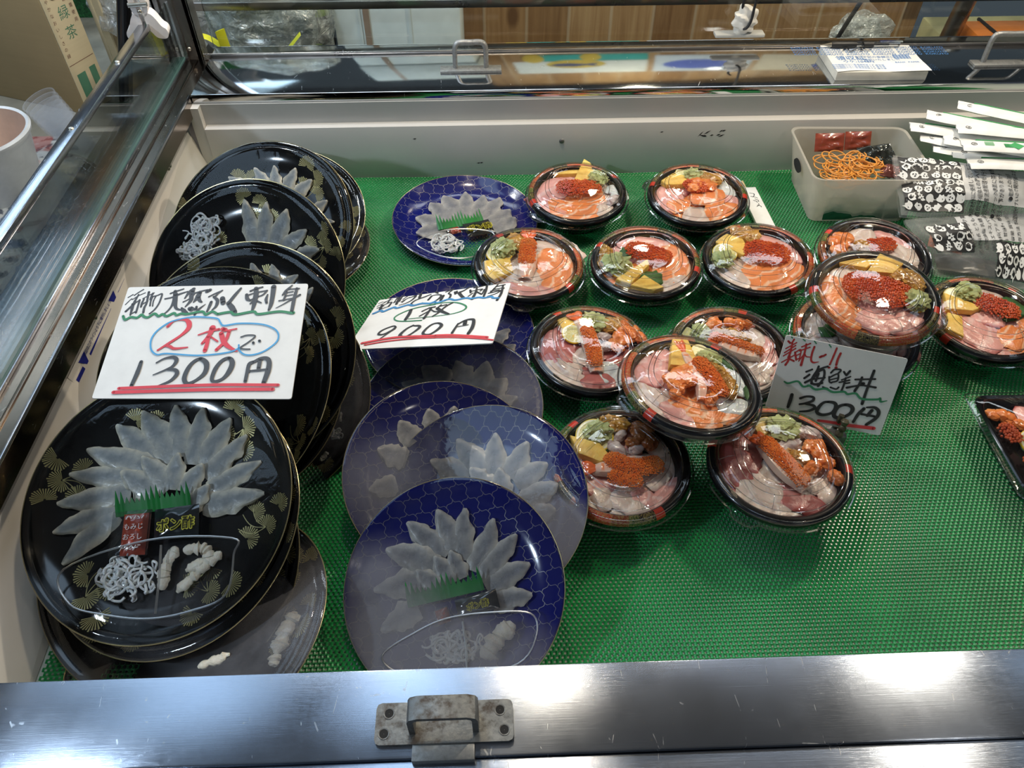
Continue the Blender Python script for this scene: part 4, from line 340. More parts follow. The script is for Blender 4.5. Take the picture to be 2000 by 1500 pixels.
# ---------------------------------------------------------------- food materials
def flesh(name, base, pale, stripes=14., contrast=.6, rough=.22, edge=None, sss=.25, zig=2.0, alpha=1.0):
    """raw fish: curved pale fat lines running across the slice (UV space), wet surface"""
    m, nt, out = nodes(name); uv, u, v = uvn(nt)
    n = noise_(nt, coords(nt), 45, 3)
    oi = nt.nodes.new('ShaderNodeObjectInfo')
    w = math_(nt, 'ADD', math_(nt, 'MULTIPLY', v, stripes), math_(nt, 'MULTIPLY', math_(nt, 'ABSOLUTE', math_(nt, 'SUBTRACT', u, .45)), zig*2.2))
    w = math_(nt, 'ADD', w, math_(nt, 'MULTIPLY', n, 3.2)); w = math_(nt, 'ADD', w, math_(nt, 'MULTIPLY', oi.outputs['Random'], 6.0))
    k = math_(nt, 'SINE', w); k = ramp(nt, k, [(.55, 0), (.97, 1)])
    big = noise_(nt, coords(nt), 22, 3)
    c0 = ramp(nt, big, [(.25, tuple(c*.82 for c in base)), (.75, tuple(min(1, c*1.12) for c in base))])
    col = mixc(nt, math_(nt, 'MULTIPLY', k, contrast), c0, pale)
    if edge:
        e = ramp(nt, math_(nt, 'ABSOLUTE', math_(nt, 'MULTIPLY_ADD', u, 2, -1)), [(.72, 0), (1, 1)]); e = math_(nt, 'MULTIPLY', e, ramp(nt, big, [(.45, 0), (.6, 1)])); col = mixc(nt, e, col, edge)
    fib = noise_(nt, coords(nt), 320, 2)
    bsdf(nt, out, col, rough+.08, 0, .5, coat=.14, sss=sss, bump=math_(nt, 'ADD', fib, math_(nt, 'MULTIPLY', n, 1.5)), bstr=.5, bdist=.001); return m
F_sal = flesh('salmon_flesh', (.92, .29, .085), (.97, .68, .48), 17, .75, edge=None)
F_tun = flesh('pink_flesh', (.80, .40, .36), (.90, .70, .66), 12, .5, edge=(.42, .06, .05))
F_red = flesh('deep_pink_flesh', (.46, .13, .12), (.72, .40, .37), 6, .4, edge=(.30, .04, .03))
F_whi = flesh('white_flesh', (.70, .57, .49), (.86, .79, .73), 13, .6, edge=(.66, .38, .32))
F_squ = flesh('squid_flesh', (.66, .72, .72), (.80, .84, .84), 3, .3, rough=.15)
F_egg = None
def egg_mat():
    m, nt, out = nodes('omelette'); v = coords(nt); n = noise_(nt, v, 60, 4, .6); p = noise_(nt, v, 420, 2)
    col = ramp(nt, n, [(.28, (.72, .40, .055)), (.5, (.86, .58, .12)), (.75, (.90, .68, .20))]); bsdf(nt, out, col, .42, 0, .4, sss=.15, bump=p, bstr=.4, bdist=.001); return m
F_egg = egg_mat()
def lump(name, a, b, c, sc=70, rough=.2, bstr=.5, coat=.4, sss=.2):
    m, nt, out = nodes(name); v = coords(nt); n = noise_(nt, v, sc, 4, .6, .5); bsdf(nt, out, ramp(nt, n, [(.28, a), (.5, b), (.72, c)]), rough, 0, .5, coat=coat, sss=sss, bump=noise_(nt, v, sc*4, 3), bstr=bstr, bdist=.001); return m
F_was = lump('wasabi_paste', (.30, .36, .13), (.42, .48, .20), (.53, .58, .30), 90, .55, .6, .05)
F_uni = lump('urchin_roe', (.36, .17, .035), (.52, .27, .05), (.66, .40, .10), 60, .18)
F_neg = lump('minced_salmon', (.72, .17, .035), (.85, .25, .055), (.92, .40, .15), 80, .2)
F_neu = lump('brown_clam', (.20, .07, .02), (.36, .13, .04), (.52, .22, .08), 60, .2)
F_oct = lump('octopus_flesh', (.20, .10, .11), (.66, .58, .56), (.82, .78, .76), 55, .25)
F_nud = lump('pale_skin_strips', (.64, .64, .62), (.78, .78, .76), (.86, .86, .84), 90, .25)
F_ski = lump('boiled_skin', (.66, .60, .48), (.78, .72, .60), (.86, .82, .72), 130, .4, .7, .1)
def roe_mat():
    m, nt, out = nodes('roe_pearls'); v = coords(nt); n = noise_(nt, v, 55, 2); oi = nt.nodes.new('ShaderNodeObjectInfo')
    c = ramp(nt, n, [(.3, (.50, .065, .022)), (.6, (.70, .13, .035)), (.8, (.86, .25, .06))])
    bsdf(nt, out, c, .08, 0, .6, coat=.6, sss=.3); return m
F_roe = roe_mat()
F_roe2 = lump('fine_orange_roe', (.70, .13, .025), (.84, .22, .045), (.92, .32, .08), 60, .12, .0, .5, .2)
def shrimp_mat():
    m, nt, out = nodes('boiled_shrimp_flesh'); uv, u, v = uvn(nt); n = noise_(nt, coords(nt), 60, 3)
    k = math_(nt, 'SINE', math_(nt, 'ADD', math_(nt, 'MULTIPLY', v, 38), math_(nt, 'MULTIPLY', n, 4))); k = ramp(nt, k, [(.5, 0), (.9, 1)])
    e = ramp(nt, math_(nt, 'ABSOLUTE', math_(nt, 'MULTIPLY_ADD', u, 2, -1)), [(.35, .9), (.8, .1)])
    kk = math_(nt, 'MAXIMUM', math_(nt, 'MULTIPLY', k, e), math_(nt, 'MULTIPLY', e, .35))
    bsdf(nt, out, mixc(nt, kk, (.82, .70, .62), (.85, .24, .06)), .22, 0, .5, coat=.3, sss=.2, bump=n, bstr=.2); return m
F_shr = shrimp_mat(); F_tail = plain('shrimp_tail_shell', (.80, .14, .03), .2, 0, .5, .4)
def leaf_mat():
    m, nt, out = nodes('shiso_green'); uv, u, v = uvn(nt)
    a = math_(nt, 'ABSOLUTE', math_(nt, 'MULTIPLY_ADD', u, 2, -1)); k = math_(nt, 'SINE', math_(nt, 'MULTIPLY_ADD', a, -14, math_(nt, 'MULTIPLY', v, 55)))
    vein = math_(nt, 'MAXIMUM', ramp(nt, k, [(.9, 0), (1, 1)]), ramp(nt, a, [(0, 1), (.07, 0)]))
    n = noise_(nt, coords(nt), 60, 3); c = ramp(nt, n, [(.3, (.025, .085, .020)), (.7, (.055, .16, .035))])
    bsdf(nt, out, mixc(nt, math_(nt, 'MULTIPLY', vein, .5), c, (.12, .24, .08)), .45, 0, .4, bump=vein, bstr=.3); return m
F_shi = leaf_mat()
def lemon_mat():
    m, nt, out = nodes('lemon_slice_flesh'); t = nt.nodes.new('ShaderNodeTexCoord'); s = nt.nodes.new('ShaderNodeSeparateXYZ'); nt.links.new(t.outputs['UV'], s.inputs[0])
    x = math_(nt, 'MULTIPLY_ADD', s.outputs[0], 2, -1); y = math_(nt, 'MULTIPLY_ADD', s.outputs[1], 2, -1)
    r = math_(nt, 'SQRT', math_(nt, 'ADD', math_(nt, 'MULTIPLY', x, x), math_(nt, 'MULTIPLY', y, y))); a = math_(nt, 'ARCTAN2', y, x)
    sp = math_(nt, 'ABSOLUTE', math_(nt, 'SINE', math_(nt, 'MULTIPLY', a, 4.5))); seg = ramp(nt, math_(nt, 'MULTIPLY', sp, r), [(.03, 1), (.09, 0)])
    n = noise_(nt, t.outputs['UV'], 14, 3); fl = ramp(nt, n, [(.3, (.66, .62, .20)), (.7, (.80, .78, .42))])
    col = mixc(nt, seg, fl, (.86, .84, .62)); col = mixc(nt, ramp(nt, r, [(.80, 0), (.83, 1)]), col, (.88, .86, .66)); col = mixc(nt, ramp(nt, r, [(.92, 0), (.95, 1)]), col, (.86, .62, .035))
    bsdf(nt, out, col, .25, 0, .5, sss=.2, bump=n, bstr=.2); return m
F_lem = lemon_mat()
def fugu_mat(name, base, edge, al):
    """thin translucent blowfish slice: clear grey middle, milky yellowish edges"""
    m, nt, out = nodes(name); uv, u, v = uvn(nt)
    n = noise_(nt, coords(nt), 70, 4, .6); e = math_(nt, 'ABSOLUTE', math_(nt, 'MULTIPLY_ADD', u, 2, -1)); tip = ramp(nt, v, [(.0, 1), (.16, .0), (.85, 0), (1, .5)])
    k = math_(nt, 'MAXIMUM', math_(nt, 'POWER', e, 1.7), tip); k = math_(nt, 'ADD', k, math_(nt, 'MULTIPLY_ADD', n, .9, -.42)); k = math_(nt, 'MINIMUM', math_(nt, 'MAXIMUM', k, 0), 1)
    col = mixc(nt, k, base, edge); alpha = math_(nt, 'MULTIPLY_ADD', k, .97-al, al)
    n3 = noise_(nt, coords(nt), 160, 4, .6, .4); col = mixc(nt, ramp(nt, n3, [(.35, .35), (.6, 0)]), col, tuple(c*.55 for c in base))
    bsdf(nt, out, col, .3, 0, .45, coat=.08, alpha=alpha, bump=n3, bstr=.6, bdist=.0012); return m
F_fugu = fugu_mat('blowfish_slice', (.40, .44, .46), (.80, .74, .58), .52)
F_fugw = fugu_mat('blowfish_slice_pale', (.37, .37, .38), (.62, .58, .50), .48)
F_pinkp = fugu_mat('pinkish_slice', (.62, .48, .40), (.72, .58, .48), .9)
M_baran = plain('green_plastic_grass', (.010, .20, .035), .25, 0, .5, 0, .25, 30)
M_pack = clear_film('clear_sachet', (.86, .87, .87), .06, 1.2, wr=.3, base=.05)
M_redp = plain('red_sauce', (.52, .055, .012), .25, 0, .5, .4); M_pwhite = plain('white_print', (.80, .78, .74), .5)
M_blkp = plain('black_sachet_foil', (.006, .010, .012), .12, 0, .6, .5); M_yel = plain('yellow_print', (.80, .72, .03), .4)
# ---------------------------------------------------------------- food shapes (units mm, local to the item)
def slab(spine, width, th, prof, rnd, arch=.25, nu=8, lift=None, wav=.35, jit=.05):
    """a curved slice along a spine (mm, 2-D): returns collector in metres, centred on the spine's middle"""
    P, _ = smooth(spine, None, 7); n = len(P); c = P[n//2].copy(); mb = MB(); vs = []; uv = []; ph = rnd.uniform(0, 6)
    L = sum((P[i+1]-P[i]).length for i in range(n-1)) or 1; s = 0; seed = rnd.uniform(0, 90)
    for side in (1, 0):
        s = 0
        for i in range(n):
            if i: s += (P[i]-P[i-1]).length
            t = s/L; a = P[max(i-1, 0)]; b = P[min(i+1, n-1)]; d = (b-a).normalized(); q = Vector((-d.y, d.x)); w = width/2*prof(t)
            for j in range(nu+1):
                u = j/nu*2-1
                jj = 1+jit*2*noise.noise(Vector((t*5+seed, (1 if u > 0 else -1)*3, 0))) if abs(u) > .9 else 1
                p = P[i]-c+q*(u*w*jj)
                z = arch*width*.25*(1-u*u)+wav*noise.noise(Vector((p.x*.09+seed, p.y*.09, 3)))*2.2+(lift(t) if lift else 0)
                ed = min(1, (1-abs(u))*4)*min(1, t*6+.15)*min(1, (1-t)*6+.15)
                vs.append(((p.x)/1000, (p.y)/1000, (z+(th*ed if side else -th*.15))/1000)); uv.append(((u+1)/2, t))
    k = nu+1; fs = []
    for i in range(n-1):
        for j in range(nu):
            fs.append((i*k+j, i*k+j+1, (i+1)*k+j+1, (i+1)*k+j)); o = n*k
            fs.append((o+i*k+j, o+(i+1)*k+j, o+(i+1)*k+j+1, o+i*k+j+1))
    o = n*k
    for i in range(n-1):
        for j, fl in ((0, 1), (nu, 0)):
            q = (i*k+j, (i+1)*k+j, o+(i+1)*k+j, o+i*k+j); fs.append(q if fl else tuple(reversed(q)))
    for i, fl in ((0, 0), (n-1, 1)):
        for j in range(nu):
            q = (i*k+j, i*k+j+1, o+i*k+j+1, o+i*k+j); fs.append(q if not fl else tuple(reversed(q)))
    mb.add(vs, [tuple(reversed(f)) for f in fs], 0, None, uv); return mb, (c.x/1000, c.y/1000)
def p_slice(t): return max(.12, min(1, (t*7+.25)**.5, ((1-t)*5+.2)**.5))
def p_petal(t): return max(.10, (sin(pi*min(1, t*.62+.02))**.75))*(1 if t < .85 else 1-.25*(t-.85)/.15)
def p_shrimp(t): return .22+.78*sin(pi*min(1, .12+t*.72))**.8
def p_leaf(t): return max(.03, sin(pi*t**.85)**.8)*(1+.10*((t*9) % 1-.5))
def blob(rx, ry, h, rnd, amp=.25, fr=2.2, sub=3):
    o = Vector((rnd.uniform(0, 99), rnd.uniform(0, 99), 0)); mb = MB()
    mb.ico((0, 0, h*.25/1000), (rx/1000, ry/1000, h*.75/1000), sub, fn=lambda p: 1+amp*noise.noise(p*fr+o)+amp*.5*noise.noise(p*fr*2.4+o)); return mb
def curls(rx, ry, rnd, n=16, w=1.5):
    n = int(n*min(1.2, (rx*ry/700)**.5))
    mb = MB()
    for i in range(n):
        a = rnd.uniform(0, 6.28); d = rnd.uniform(0, .7)**.5; cx, cy = rx*d*cos(a)*.8, ry*d*sin(a)*.8; z = 2+rnd.uniform(0, 7)*(1-d*.6); pts = []
        th = rnd.uniform(0, 6.28); R = rnd.uniform(4, 8.5)
        for k in range(rnd.randint(8, 14)):
            pts.append((cx/1000, cy/1000, (z+1.5*sin(k*1.3+i))/1000)); th += rnd.uniform(.15, .85)*(1 if i % 2 else -1)
            cx += R*.62*cos(th); cy += R*.62*sin(th)
            if (cx/rx)**2+(cy/ry)**2 > 1.05: th += 2.3; cx *= .88; cy *= .88
        P, _ = smooth(pts, None, 4); mb.tube(P, w/1000*rnd.uniform(.75, 1.15), 6, flat=.6)
    return mb
def where(u, v, r=.069):
    d = math.hypot(u, v)
    if d < .3*r: return 'in the middle of'
    a = (math.degrees(math.atan2(v, u))+382.5) % 360
    return ('at the right of', 'at the upper right of', 'at the far side of', 'at the upper left of', 'at the left of', 'at the lower left of', 'at the near side of', 'at the lower right of')[int(a//45) % 8]
KIND = {'sal': ('salmon_slice', 'orange salmon slice', 'fish slice', F_sal), 'tun': ('pink_fish_slice', 'pink raw fish slice', 'fish slice', F_tun), 'whi': ('white_fish_slice', 'pale white fish slice', 'fish slice', F_whi),
        'squ': ('squid_slice', 'bluish white squid slice', 'squid', F_squ), 'egg': ('omelette_piece', 'yellow omelette piece', 'omelette', F_egg), 'shi': ('shiso_leaf', 'dark green shiso leaf', 'leaf', F_shi), 'lem': ('lemon_slice', 'yellow lemon slice', 'lemon', F_lem),
        'was': ('wasabi_mound', 'pale green wasabi mound', 'wasabi', F_was), 'uni': ('sea_urchin_mound', 'brownish orange sea urchin', 'sea urchin', F_uni), 'neg': ('minced_salmon_lump', 'orange minced salmon lump', 'minced fish', F_neg),
        'neu': ('brown_clam_lump', 'dark brown glazed lump', 'clam', F_neu), 'oct': ('octopus_piece', 'white and purple octopus piece', 'octopus', F_oct), 'shr': ('boiled_shrimp', 'orange and white boiled shrimp', 'shrimp', F_shr), 'roe': ('salmon_roe', 'glossy red salmon roe', 'roe', F_roe),
        'pet': ('blowfish_slice', 'translucent blowfish slice', 'fish slice', F_fugu), 'nud': ('shredded_fish_skin', 'curled white shredded fish skin', 'fish skin', F_nud), 'ski': ('boiled_fish_skin', 'cream crinkled fish skin strip', 'fish skin', F_ski),
        'bar': ('plastic_grass_divider', 'green plastic grass divider', 'divider', M_baran), 'red': ('chilli_radish_sachet', 'clear sachet of red chilli radish', 'sachet', M_redp), 'blk': ('ponzu_sachet', 'black ponzu sachet with yellow writing', 'sachet', M_blkp)}
LAB = {}
def mark(o, kind, u, v, short, r, role=None):
    nm, lab, cat, _ = KIND[kind]
    l = f"{lab} {where(u, v, r)} the {short}"
    if l in LAB:
        LAB[l].append(o)
        for q in LAB[l]: q['group'] = f"{lab}s {where(u, v, r)} the {short}"
    else: LAB[l] = [o]
    tag(o, l, cat)
    if kind in ('roe', 'nud'): o['kind'] = 'stuff'
def put_food(items, B, base, short, r, seed, dark=False):
    rnd = random.Random(seed); zi = 0
    src = [(k, sum(p[0] for p in ps)/len(ps), sum(p[1] for p in ps)/len(ps)) for k, ps, _ in items if k in ('sal', 'tun', 'whi')]
    if src and r < .08:
        fill = []
        for ring, cnt in ((.78, 11), (.46, 7), (.1, 2)):
            for q in range(cnt):
                a = 2*pi*(q+.3*rnd.random())/cnt; x, y = ring*r*1000*cos(a), ring*r*1000*sin(a); k = min(src, key=lambda t: math.hypot(t[1]-x, t[2]-y))[0]
                d = a+pi/2+rnd.uniform(-.5, .5); fill.append((k, [(x-15*cos(d), y-15*sin(d)), (x, y), (x+15*cos(d), y+15*sin(d))], [30, 1]))
        items = fill+list(items)
    for (kind, pts, pr) in items:
        if kind == 'com': continue
        nm, lab, cat, mat = KIND[kind]
        pts_m = [(x/1000, y/1000) for x, y in pts]; cu = sum(p[0] for p in pts_m)/len(pts); cv = sum(p[1] for p in pts_m)/len(pts); z = base+zi
        extra = None; o = None
        if kind in ('sal', 'tun', 'whi', 'squ'):
            if kind == 'tun' and dark: mat = F_red
            if len(pts) == 3:
                (ax, ay), (bx, by), (ex, ey) = pts; q = .22; pts = [(ax+(ax-bx)*q, ay+(ay-by)*q), (bx, by), (ex+(ex-bx)*q, ey+(ey-by)*q)]
                pts = [(x*min(1, r*985/max(1, math.hypot(x, y))), y*min(1, r*985/max(1, math.hypot(x, y)))) for x, y in pts]
            if len(pr) > 1: mb, c = slab(pts, pr[0], 1.6, p_slice, rnd, .04, nu=10, wav=.45, jit=.14); z = base-.0032+rnd.uniform(0, .0018)
            else: mb, c = slab(pts, pr[0]*1.10, 2.0, p_slice, rnd, .05, nu=10, wav=.55, jit=.16); zi += .0004
            o = obj(nm, mb, mat, None, B @ T(c[0], c[1], z))
        elif kind == 'pet':
            l = math.hypot(pts[0][0]-pts[1][0], pts[0][1]-pts[1][1]); t0, t1 = pts; k = max(1.0, 30/max(l, 1)) if l < 30 else 1.0
            mid = ((t0[0]*.5+t1[0]*.5)+rnd.uniform(-1, 1), (t0[1]*.5+t1[1]*.5)+rnd.uniform(-1, 1)); t1 = (t0[0]+(t1[0]-t0[0])*k*1.05, t0[1]+(t1[1]-t0[1])*k*1.05)
            mb, c = slab([t0, mid, t1], pr[0]*1.10, 1.3, p_petal, rnd, .16, lift=lambda t: 2.2*(1-t)**2, wav=.42, jit=.22); zi += .0003
            o = obj(nm, mb, mat if dark else F_fugw, None, B @ T(c[0], c[1], z))
        elif kind == 'shi':
            mb, c = slab(pts, pr[0], .5, p_leaf, rnd, .25, 8, wav=.9, jit=.3); zi += .0004; o = obj(nm, mb, mat, None, B @ T(c[0], c[1], z+.001))
        elif kind == 'shr':
            zi += .001; P, _ = smooth(pts, None, 5); L = len(P); cut = max(2, L//6)
            mb, c = slab([tuple(p) for p in P[cut:]][::3]+[tuple(P[-1])], pr[0]*.82, 5.0, p_shrimp, rnd, .5, wav=.3)
            o = thing(nm, None, None, B @ T(c[0], c[1], z+.002)); obj('body', mb, mat, o)
            tb = MB(); p0, p1 = P[0], P[cut+1]; d = (p0-p1).normalized(); q = Vector((-d.y, d.x))
            for sgn in (-1, 0, 1):
                w = pr[0]*.17; e = p0+d*2+q*sgn*pr[0]*.30
                tb.tube([((p1.x+(e.x-p1.x)*t)/1000-c[0], (p1.y+(e.y-p1.y)*t)/1000-c[1], (2.5+1.2*sin(pi*t)+abs(sgn)*.5)/1000) for t in (0, .25, .5, .75, 1)], [w/1000*x for x in (.9, .8, 1.0, .95, .35)], 7, flat=.45)
            obj('tail', tb, F_tail, o)
        elif kind == 'egg':
            h = pr[0]*.75; mb = MB(); c = (cu, cv); pl = [(x-cu, y-cv) for x, y in pts_m]; zi += .0006
            import bmesh
            bm = bmesh.new(); lo = [bm.verts.new((x, y, 0)) for x, y in pl]; hi = [bm.verts.new((x*.95, y*.95, h/1000)) for x, y in pl]; n = len(pl)
            bm.faces.new(hi); bm.faces.new(list(reversed(lo)))
            for i in range(n): bm.faces.new((lo[i], lo[(i+1) % n], hi[(i+1) % n], hi[i]))
            bmesh.ops.recalc_face_normals(bm, faces=bm.faces); bmesh.ops.bevel(bm, geom=list(bm.edges), offset=.0012, segments=2, profile=.5, affect='EDGES'); bm.verts.index_update()
            mb.add([v.co.copy() for v in bm.verts], [[v.index for v in f.verts] for f in bm.faces]); bm.free(); o = obj(nm, mb, mat, None, B @ T(cu, cv, z-.002))
        elif kind == 'lem':
            R = pr[0]/1000; mb = MB(); rings = (0.001, .45, .8, .93, 1.0); n = 36; vs = []; uv = []; fs = []
            for zz, sg in ((.0028, 1), (0, 0)):
                for k in rings:
                    for i in range(n): a = 2*pi*i/n; vs.append((R*k*cos(a), R*k*sin(a), zz-(.0006 if k == 1.0 else 0)*(1 if sg else -1))); uv.append((.5+.5*k*cos(a), .5+.5*k*sin(a)))
            m_ = len(rings)
            for i in range(n):
                j = (i+1) % n
                for k in range(m_-1): fs.append((k*n+i, (k+1)*n+i, (k+1)*n+j, k*n+j)); o_ = m_*n; fs.append((o_+k*n+i, o_+k*n+j, o_+(k+1)*n+j, o_+(k+1)*n+i))
                fs.append(((m_-1)*n+i, o_+(m_-1)*n+i, o_+(m_-1)*n+j, (m_-1)*n+j))
            mb.add(vs, fs, 0, None, uv); o = obj(nm, mb, mat, None, B @ T(cu, cv, z+.0025) @ Matrix.Rotation(.16, 4, 'X') @ Matrix.Rotation(rnd.uniform(-.2, .2), 4, 'Y')); zi += .001
        elif kind in ('was', 'neg', 'neu', 'oct'):
            rx = pr[0]; ry = pr[1] if len(pr) > 1 else pr[0]*(1.0 if kind == 'was' else .75)
            if kind == 'was': mb = blob(rx*1.05, ry*1.0, min(13.5, rx*.72), rnd, .42, 3.0, 4); q_ = math.hypot(cu, cv); k_ = min(1, .70*r/max(q_, 1e-6)); cu *= k_; cv *= k_
            elif kind == 'oct': mb = blob(rx*1.15, ry*.9, 8, rnd, .3, 1.6, 3)
            else:
                mb = MB()
                for q in range(5): a = rnd.uniform(0, 6.28); d = rnd.uniform(.2, .6); off = Vector((rnd.uniform(0, 50), 0, q)); mb.ico((rx*d*cos(a)/1000, ry*d*sin(a)/1000, .003+.0025*(q % 2)), (rx*.55/1000, ry*.6/1000, .0055), 3, fn=lambda p: 1+.3*noise.noise(p*2.4+off))
            o = obj(nm, mb, mat, None, B @ T(cu, cv, z+(.001 if kind != 'was' else .003)) @ RZ(rnd.uniform(0, 3)))
        elif kind in ('uni', 'ski'):
            P, _ = smooth([(x-cu, y-cv) for x, y in pts_m], None, 5); mb = MB(); w = pr[0]/1000
            off = rnd.uniform(0, 50)
            if kind == 'ski':
                P, _ = smooth([(x-cu, y-cv) for x, y in pts_m], None, 12); n_ = len(P)
                Q = [(p.x+.0016*noise.noise(Vector((i*.35+off, 0, 0))), p.y+.0016*noise.noise(Vector((i*.35, off, 0))), .004+.0015*noise.noise(Vector((i*.4, 0, off)))) for i, p in enumerate(P)]
                mb.tube(Q, [w*.5*(.72+.5*noise.noise(Vector((i*.55+off, 3, 0))))*min(1, .35+i*.3, .35+(n_-1-i)*.3) for i in range(n_)], 10, flat=.55)
            else:
                for q, p in enumerate(P):
                    k = .6+.4*sin(pi*(q+.5)/len(P)); ov = Vector((off, q, 0))
                    mb.ico((p.x+rnd.uniform(-.14, .14)*w, p.y+rnd.uniform(-.14, .14)*w, .0035), (w*.46*k, w*.42*k, .0058), 3, fn=lambda p_: 1+.42*noise.noise(p_*3.0+ov)+.15*noise.noise(p_*7+ov))
            o = obj(nm, mb, mat, None, B @ T(cu, cv, z+.001))
        elif kind == 'roe':
            P, _ = smooth([(x-cu, y-cv) for x, y in pts_m], None, 4); w = pr[0]/2000; mb = MB(); onsh = any(i[0] == 'shr' for i in items); rr = .00120 if onsh else .00185; mat = F_roe2 if onsh else F_roe; pts3 = []
            x0 = min(p.x for p in P)-w; x1 = max(p.x for p in P)+w; y0 = min(p.y for p in P)-w; y1 = max(p.y for p in P)+w; s = rr*1.72; j = 0; y = y0
            while y < y1:
                x = x0+(j % 2)*s/2
                while x < x1:
                    d = min(math.hypot(p.x-x, p.y-y) for p in P)/w
                    if d < 1: pts3.append((x+rnd.uniform(-.4, .4)*rr, y+rnd.uniform(-.4, .4)*rr, .001+.0062*(1-d*d)**.5+rnd.uniform(-.5, .7)*rr))
                    x += s
                y += s*.87; j += 1
            for p in pts3: mb.ico(p, (rr, rr, rr), 1 if len(pts3) > 130 else 2)
            o = obj(nm, mb, mat, None, B @ T(cu, cv, z+.0045 if any(i[0] == 'shr' for i in items) else z+.002), .0 or True)
        elif kind == 'nud':
            mb = curls(pr[0], pr[1], rnd, 34, 1.45); o = obj(nm, mb, mat, None, B @ T(cu, cv, z+.001))
        elif kind == 'bar':
            (ax, ay), (bx, by) = pts_m[0], pts_m[-1]; L = math.hypot(bx-ax, by-ay); mb = MB(); H = pr[0]/1000*1.15; n = 15; poly = []
            for q in range(n+1):
                t = q/n; env = (.62+.38*cos(t*2*pi*2.0+.3))*(.85+.15*sin(t*40))
                poly.append((t*L, H*.22)); 
                if q < n: poly.append((t*L+L/n*.5, H*(.30+.70*env)))
            vs = []; up = .35
            for x, y in poly: vs.append((x, y*cos(up), .004+y*sin(up)))
            k = len(vs); vs += [(x, -.006, .003) for x, y in poly]
            mb.add(vs, [(i, k+i, k+i+1, i+1) for i in range(k-1)]+[(i+1, k+i+1, k+i, i) for i in range(0)])
            v2 = [(x, y-.0002, z_-.0007) for x, y, z_ in vs]; mb.add(v2, [(i+1, k+i+1, k+i, i) for i in range(k-1)])
            o = obj(nm, mb, mat, None, B @ T(ax, ay, z+.003) @ RZ(math.atan2(by-ay, bx-ax)), .3)
        elif kind in ('red', 'blk'):
            z += .003; pl = [(x-cu, y-cv) for x, y in pts_m]; a = math.atan2(pl[1][1]-pl[0][1], pl[1][0]-pl[0][0]); ca, sa = cos(-a), sin(-a); pl = [(x*ca-y*sa, x*sa+y*ca) for x, y in pl]
            x0, x1 = (pl[0][0]+pl[3][0])/2, (pl[1][0]+pl[2][0])/2; y1, y0 = (pl[0][1]+pl[1][1])/2, (pl[2][1]+pl[3][1])/2
            def pillow(mb, x0, x1, y0, y1, h, mi, n=10):
                vs = []; fs = []
                for sg in (1, -1):
                    for j in range(n+1):
                        for i in range(n+1):
                            s_, t_ = i/n*2-1, j/n*2-1; e = max(0, (1-s_**4)*(1-t_**4)); vs.append((x0+(x1-x0)*i/n, y0+(y1-y0)*j/n, sg*h*e*(.8+.2*sin(s_*7)*sin(t_*6))))
                k = n+1
                for j in range(n):
                    for i in range(n):
                        q = (j*k+i, j*k+i+1, (j+1)*k+i+1, (j+1)*k+i); fs.append(q); fs.append(tuple(k*k+w_ for w_ in reversed(q)))
                mb.add(vs, fs, mi)
            Mx = B @ T(cu, cv, z+.004) @ RZ(a); mb = MB(); wx, wy = x1-x0, y1-y0
            if kind == 'blk':
                pillow(mb, x0, x1, y0, y1, .004, 0)
                if pr[0]:
                    for dx, dy, w_, mi in ((0, 0, 1, 2),):
                        text_into(mb, 'ポン酢', wy*.42, T((x0+x1)/2+wx*.02, y0+wy*.40, .0050) @ Matrix.Scale(.95, 4, (1, 0, 0)), 2)
                    tmp = MB(); text_into(tmp, 'ポン酢', wy*.42, T((x0+x1)/2+wx*.02, y0+wy*.40, 0) @ Matrix.Scale(.95, 4, (1, 0, 0)), 1)
                    for k in range(10): a_ = k*pi/5; mb.add([(x+cos(a_)*wy*.034, y+sin(a_)*wy*.034, .0047) for x, y, _ in tmp.v], tmp.f, 1)
                o = obj(nm, mb, [M_blkp, M_yel, M_blkp], None, Mx, .6)
            else:
                pillow(mb, x0, x1, y0, y1, .0035, 0); o = thing(nm, None, None, Mx); obj('clear_pouch', mb, M_pack, o)
                m2 = MB(); pillow(m2, x0+wx*.30, x1-wx*.06, y0+wy*.02, y1-wy*.08, .0031, 0)
                if pr[0]:
                    for s_, yy in (('もみじ', .62), ('おろし', .40)): text_into(m2, s_, wx*.17, T(x0+wx*.62, y0+wy*yy, .0038), 1)
                    for k in range(9): a_ = k*2.1; m2.ribbon([(x0+wx*(.34+.055*k), y0+wy*(.12+.05*(k % 3))), (x0+wx*(.40+.055*k), y0+wy*(.22-.04*(k % 2)))], [.0009, .0009], .0036, 1)
                    for k in range(5): m2.ribbon([(x0+wx*(.40+.10*k), y0+wy*(.80+.05*(k % 2))), (x0+wx*(.45+.10*k), y0+wy*(.86-.05*(k % 2)))], [.0009, .0009], .0036, 1)
                obj('red_sauce', m2, [M_redp, M_pwhite], o, None, .6)
        mark(o, kind, cu, cv, short, r)
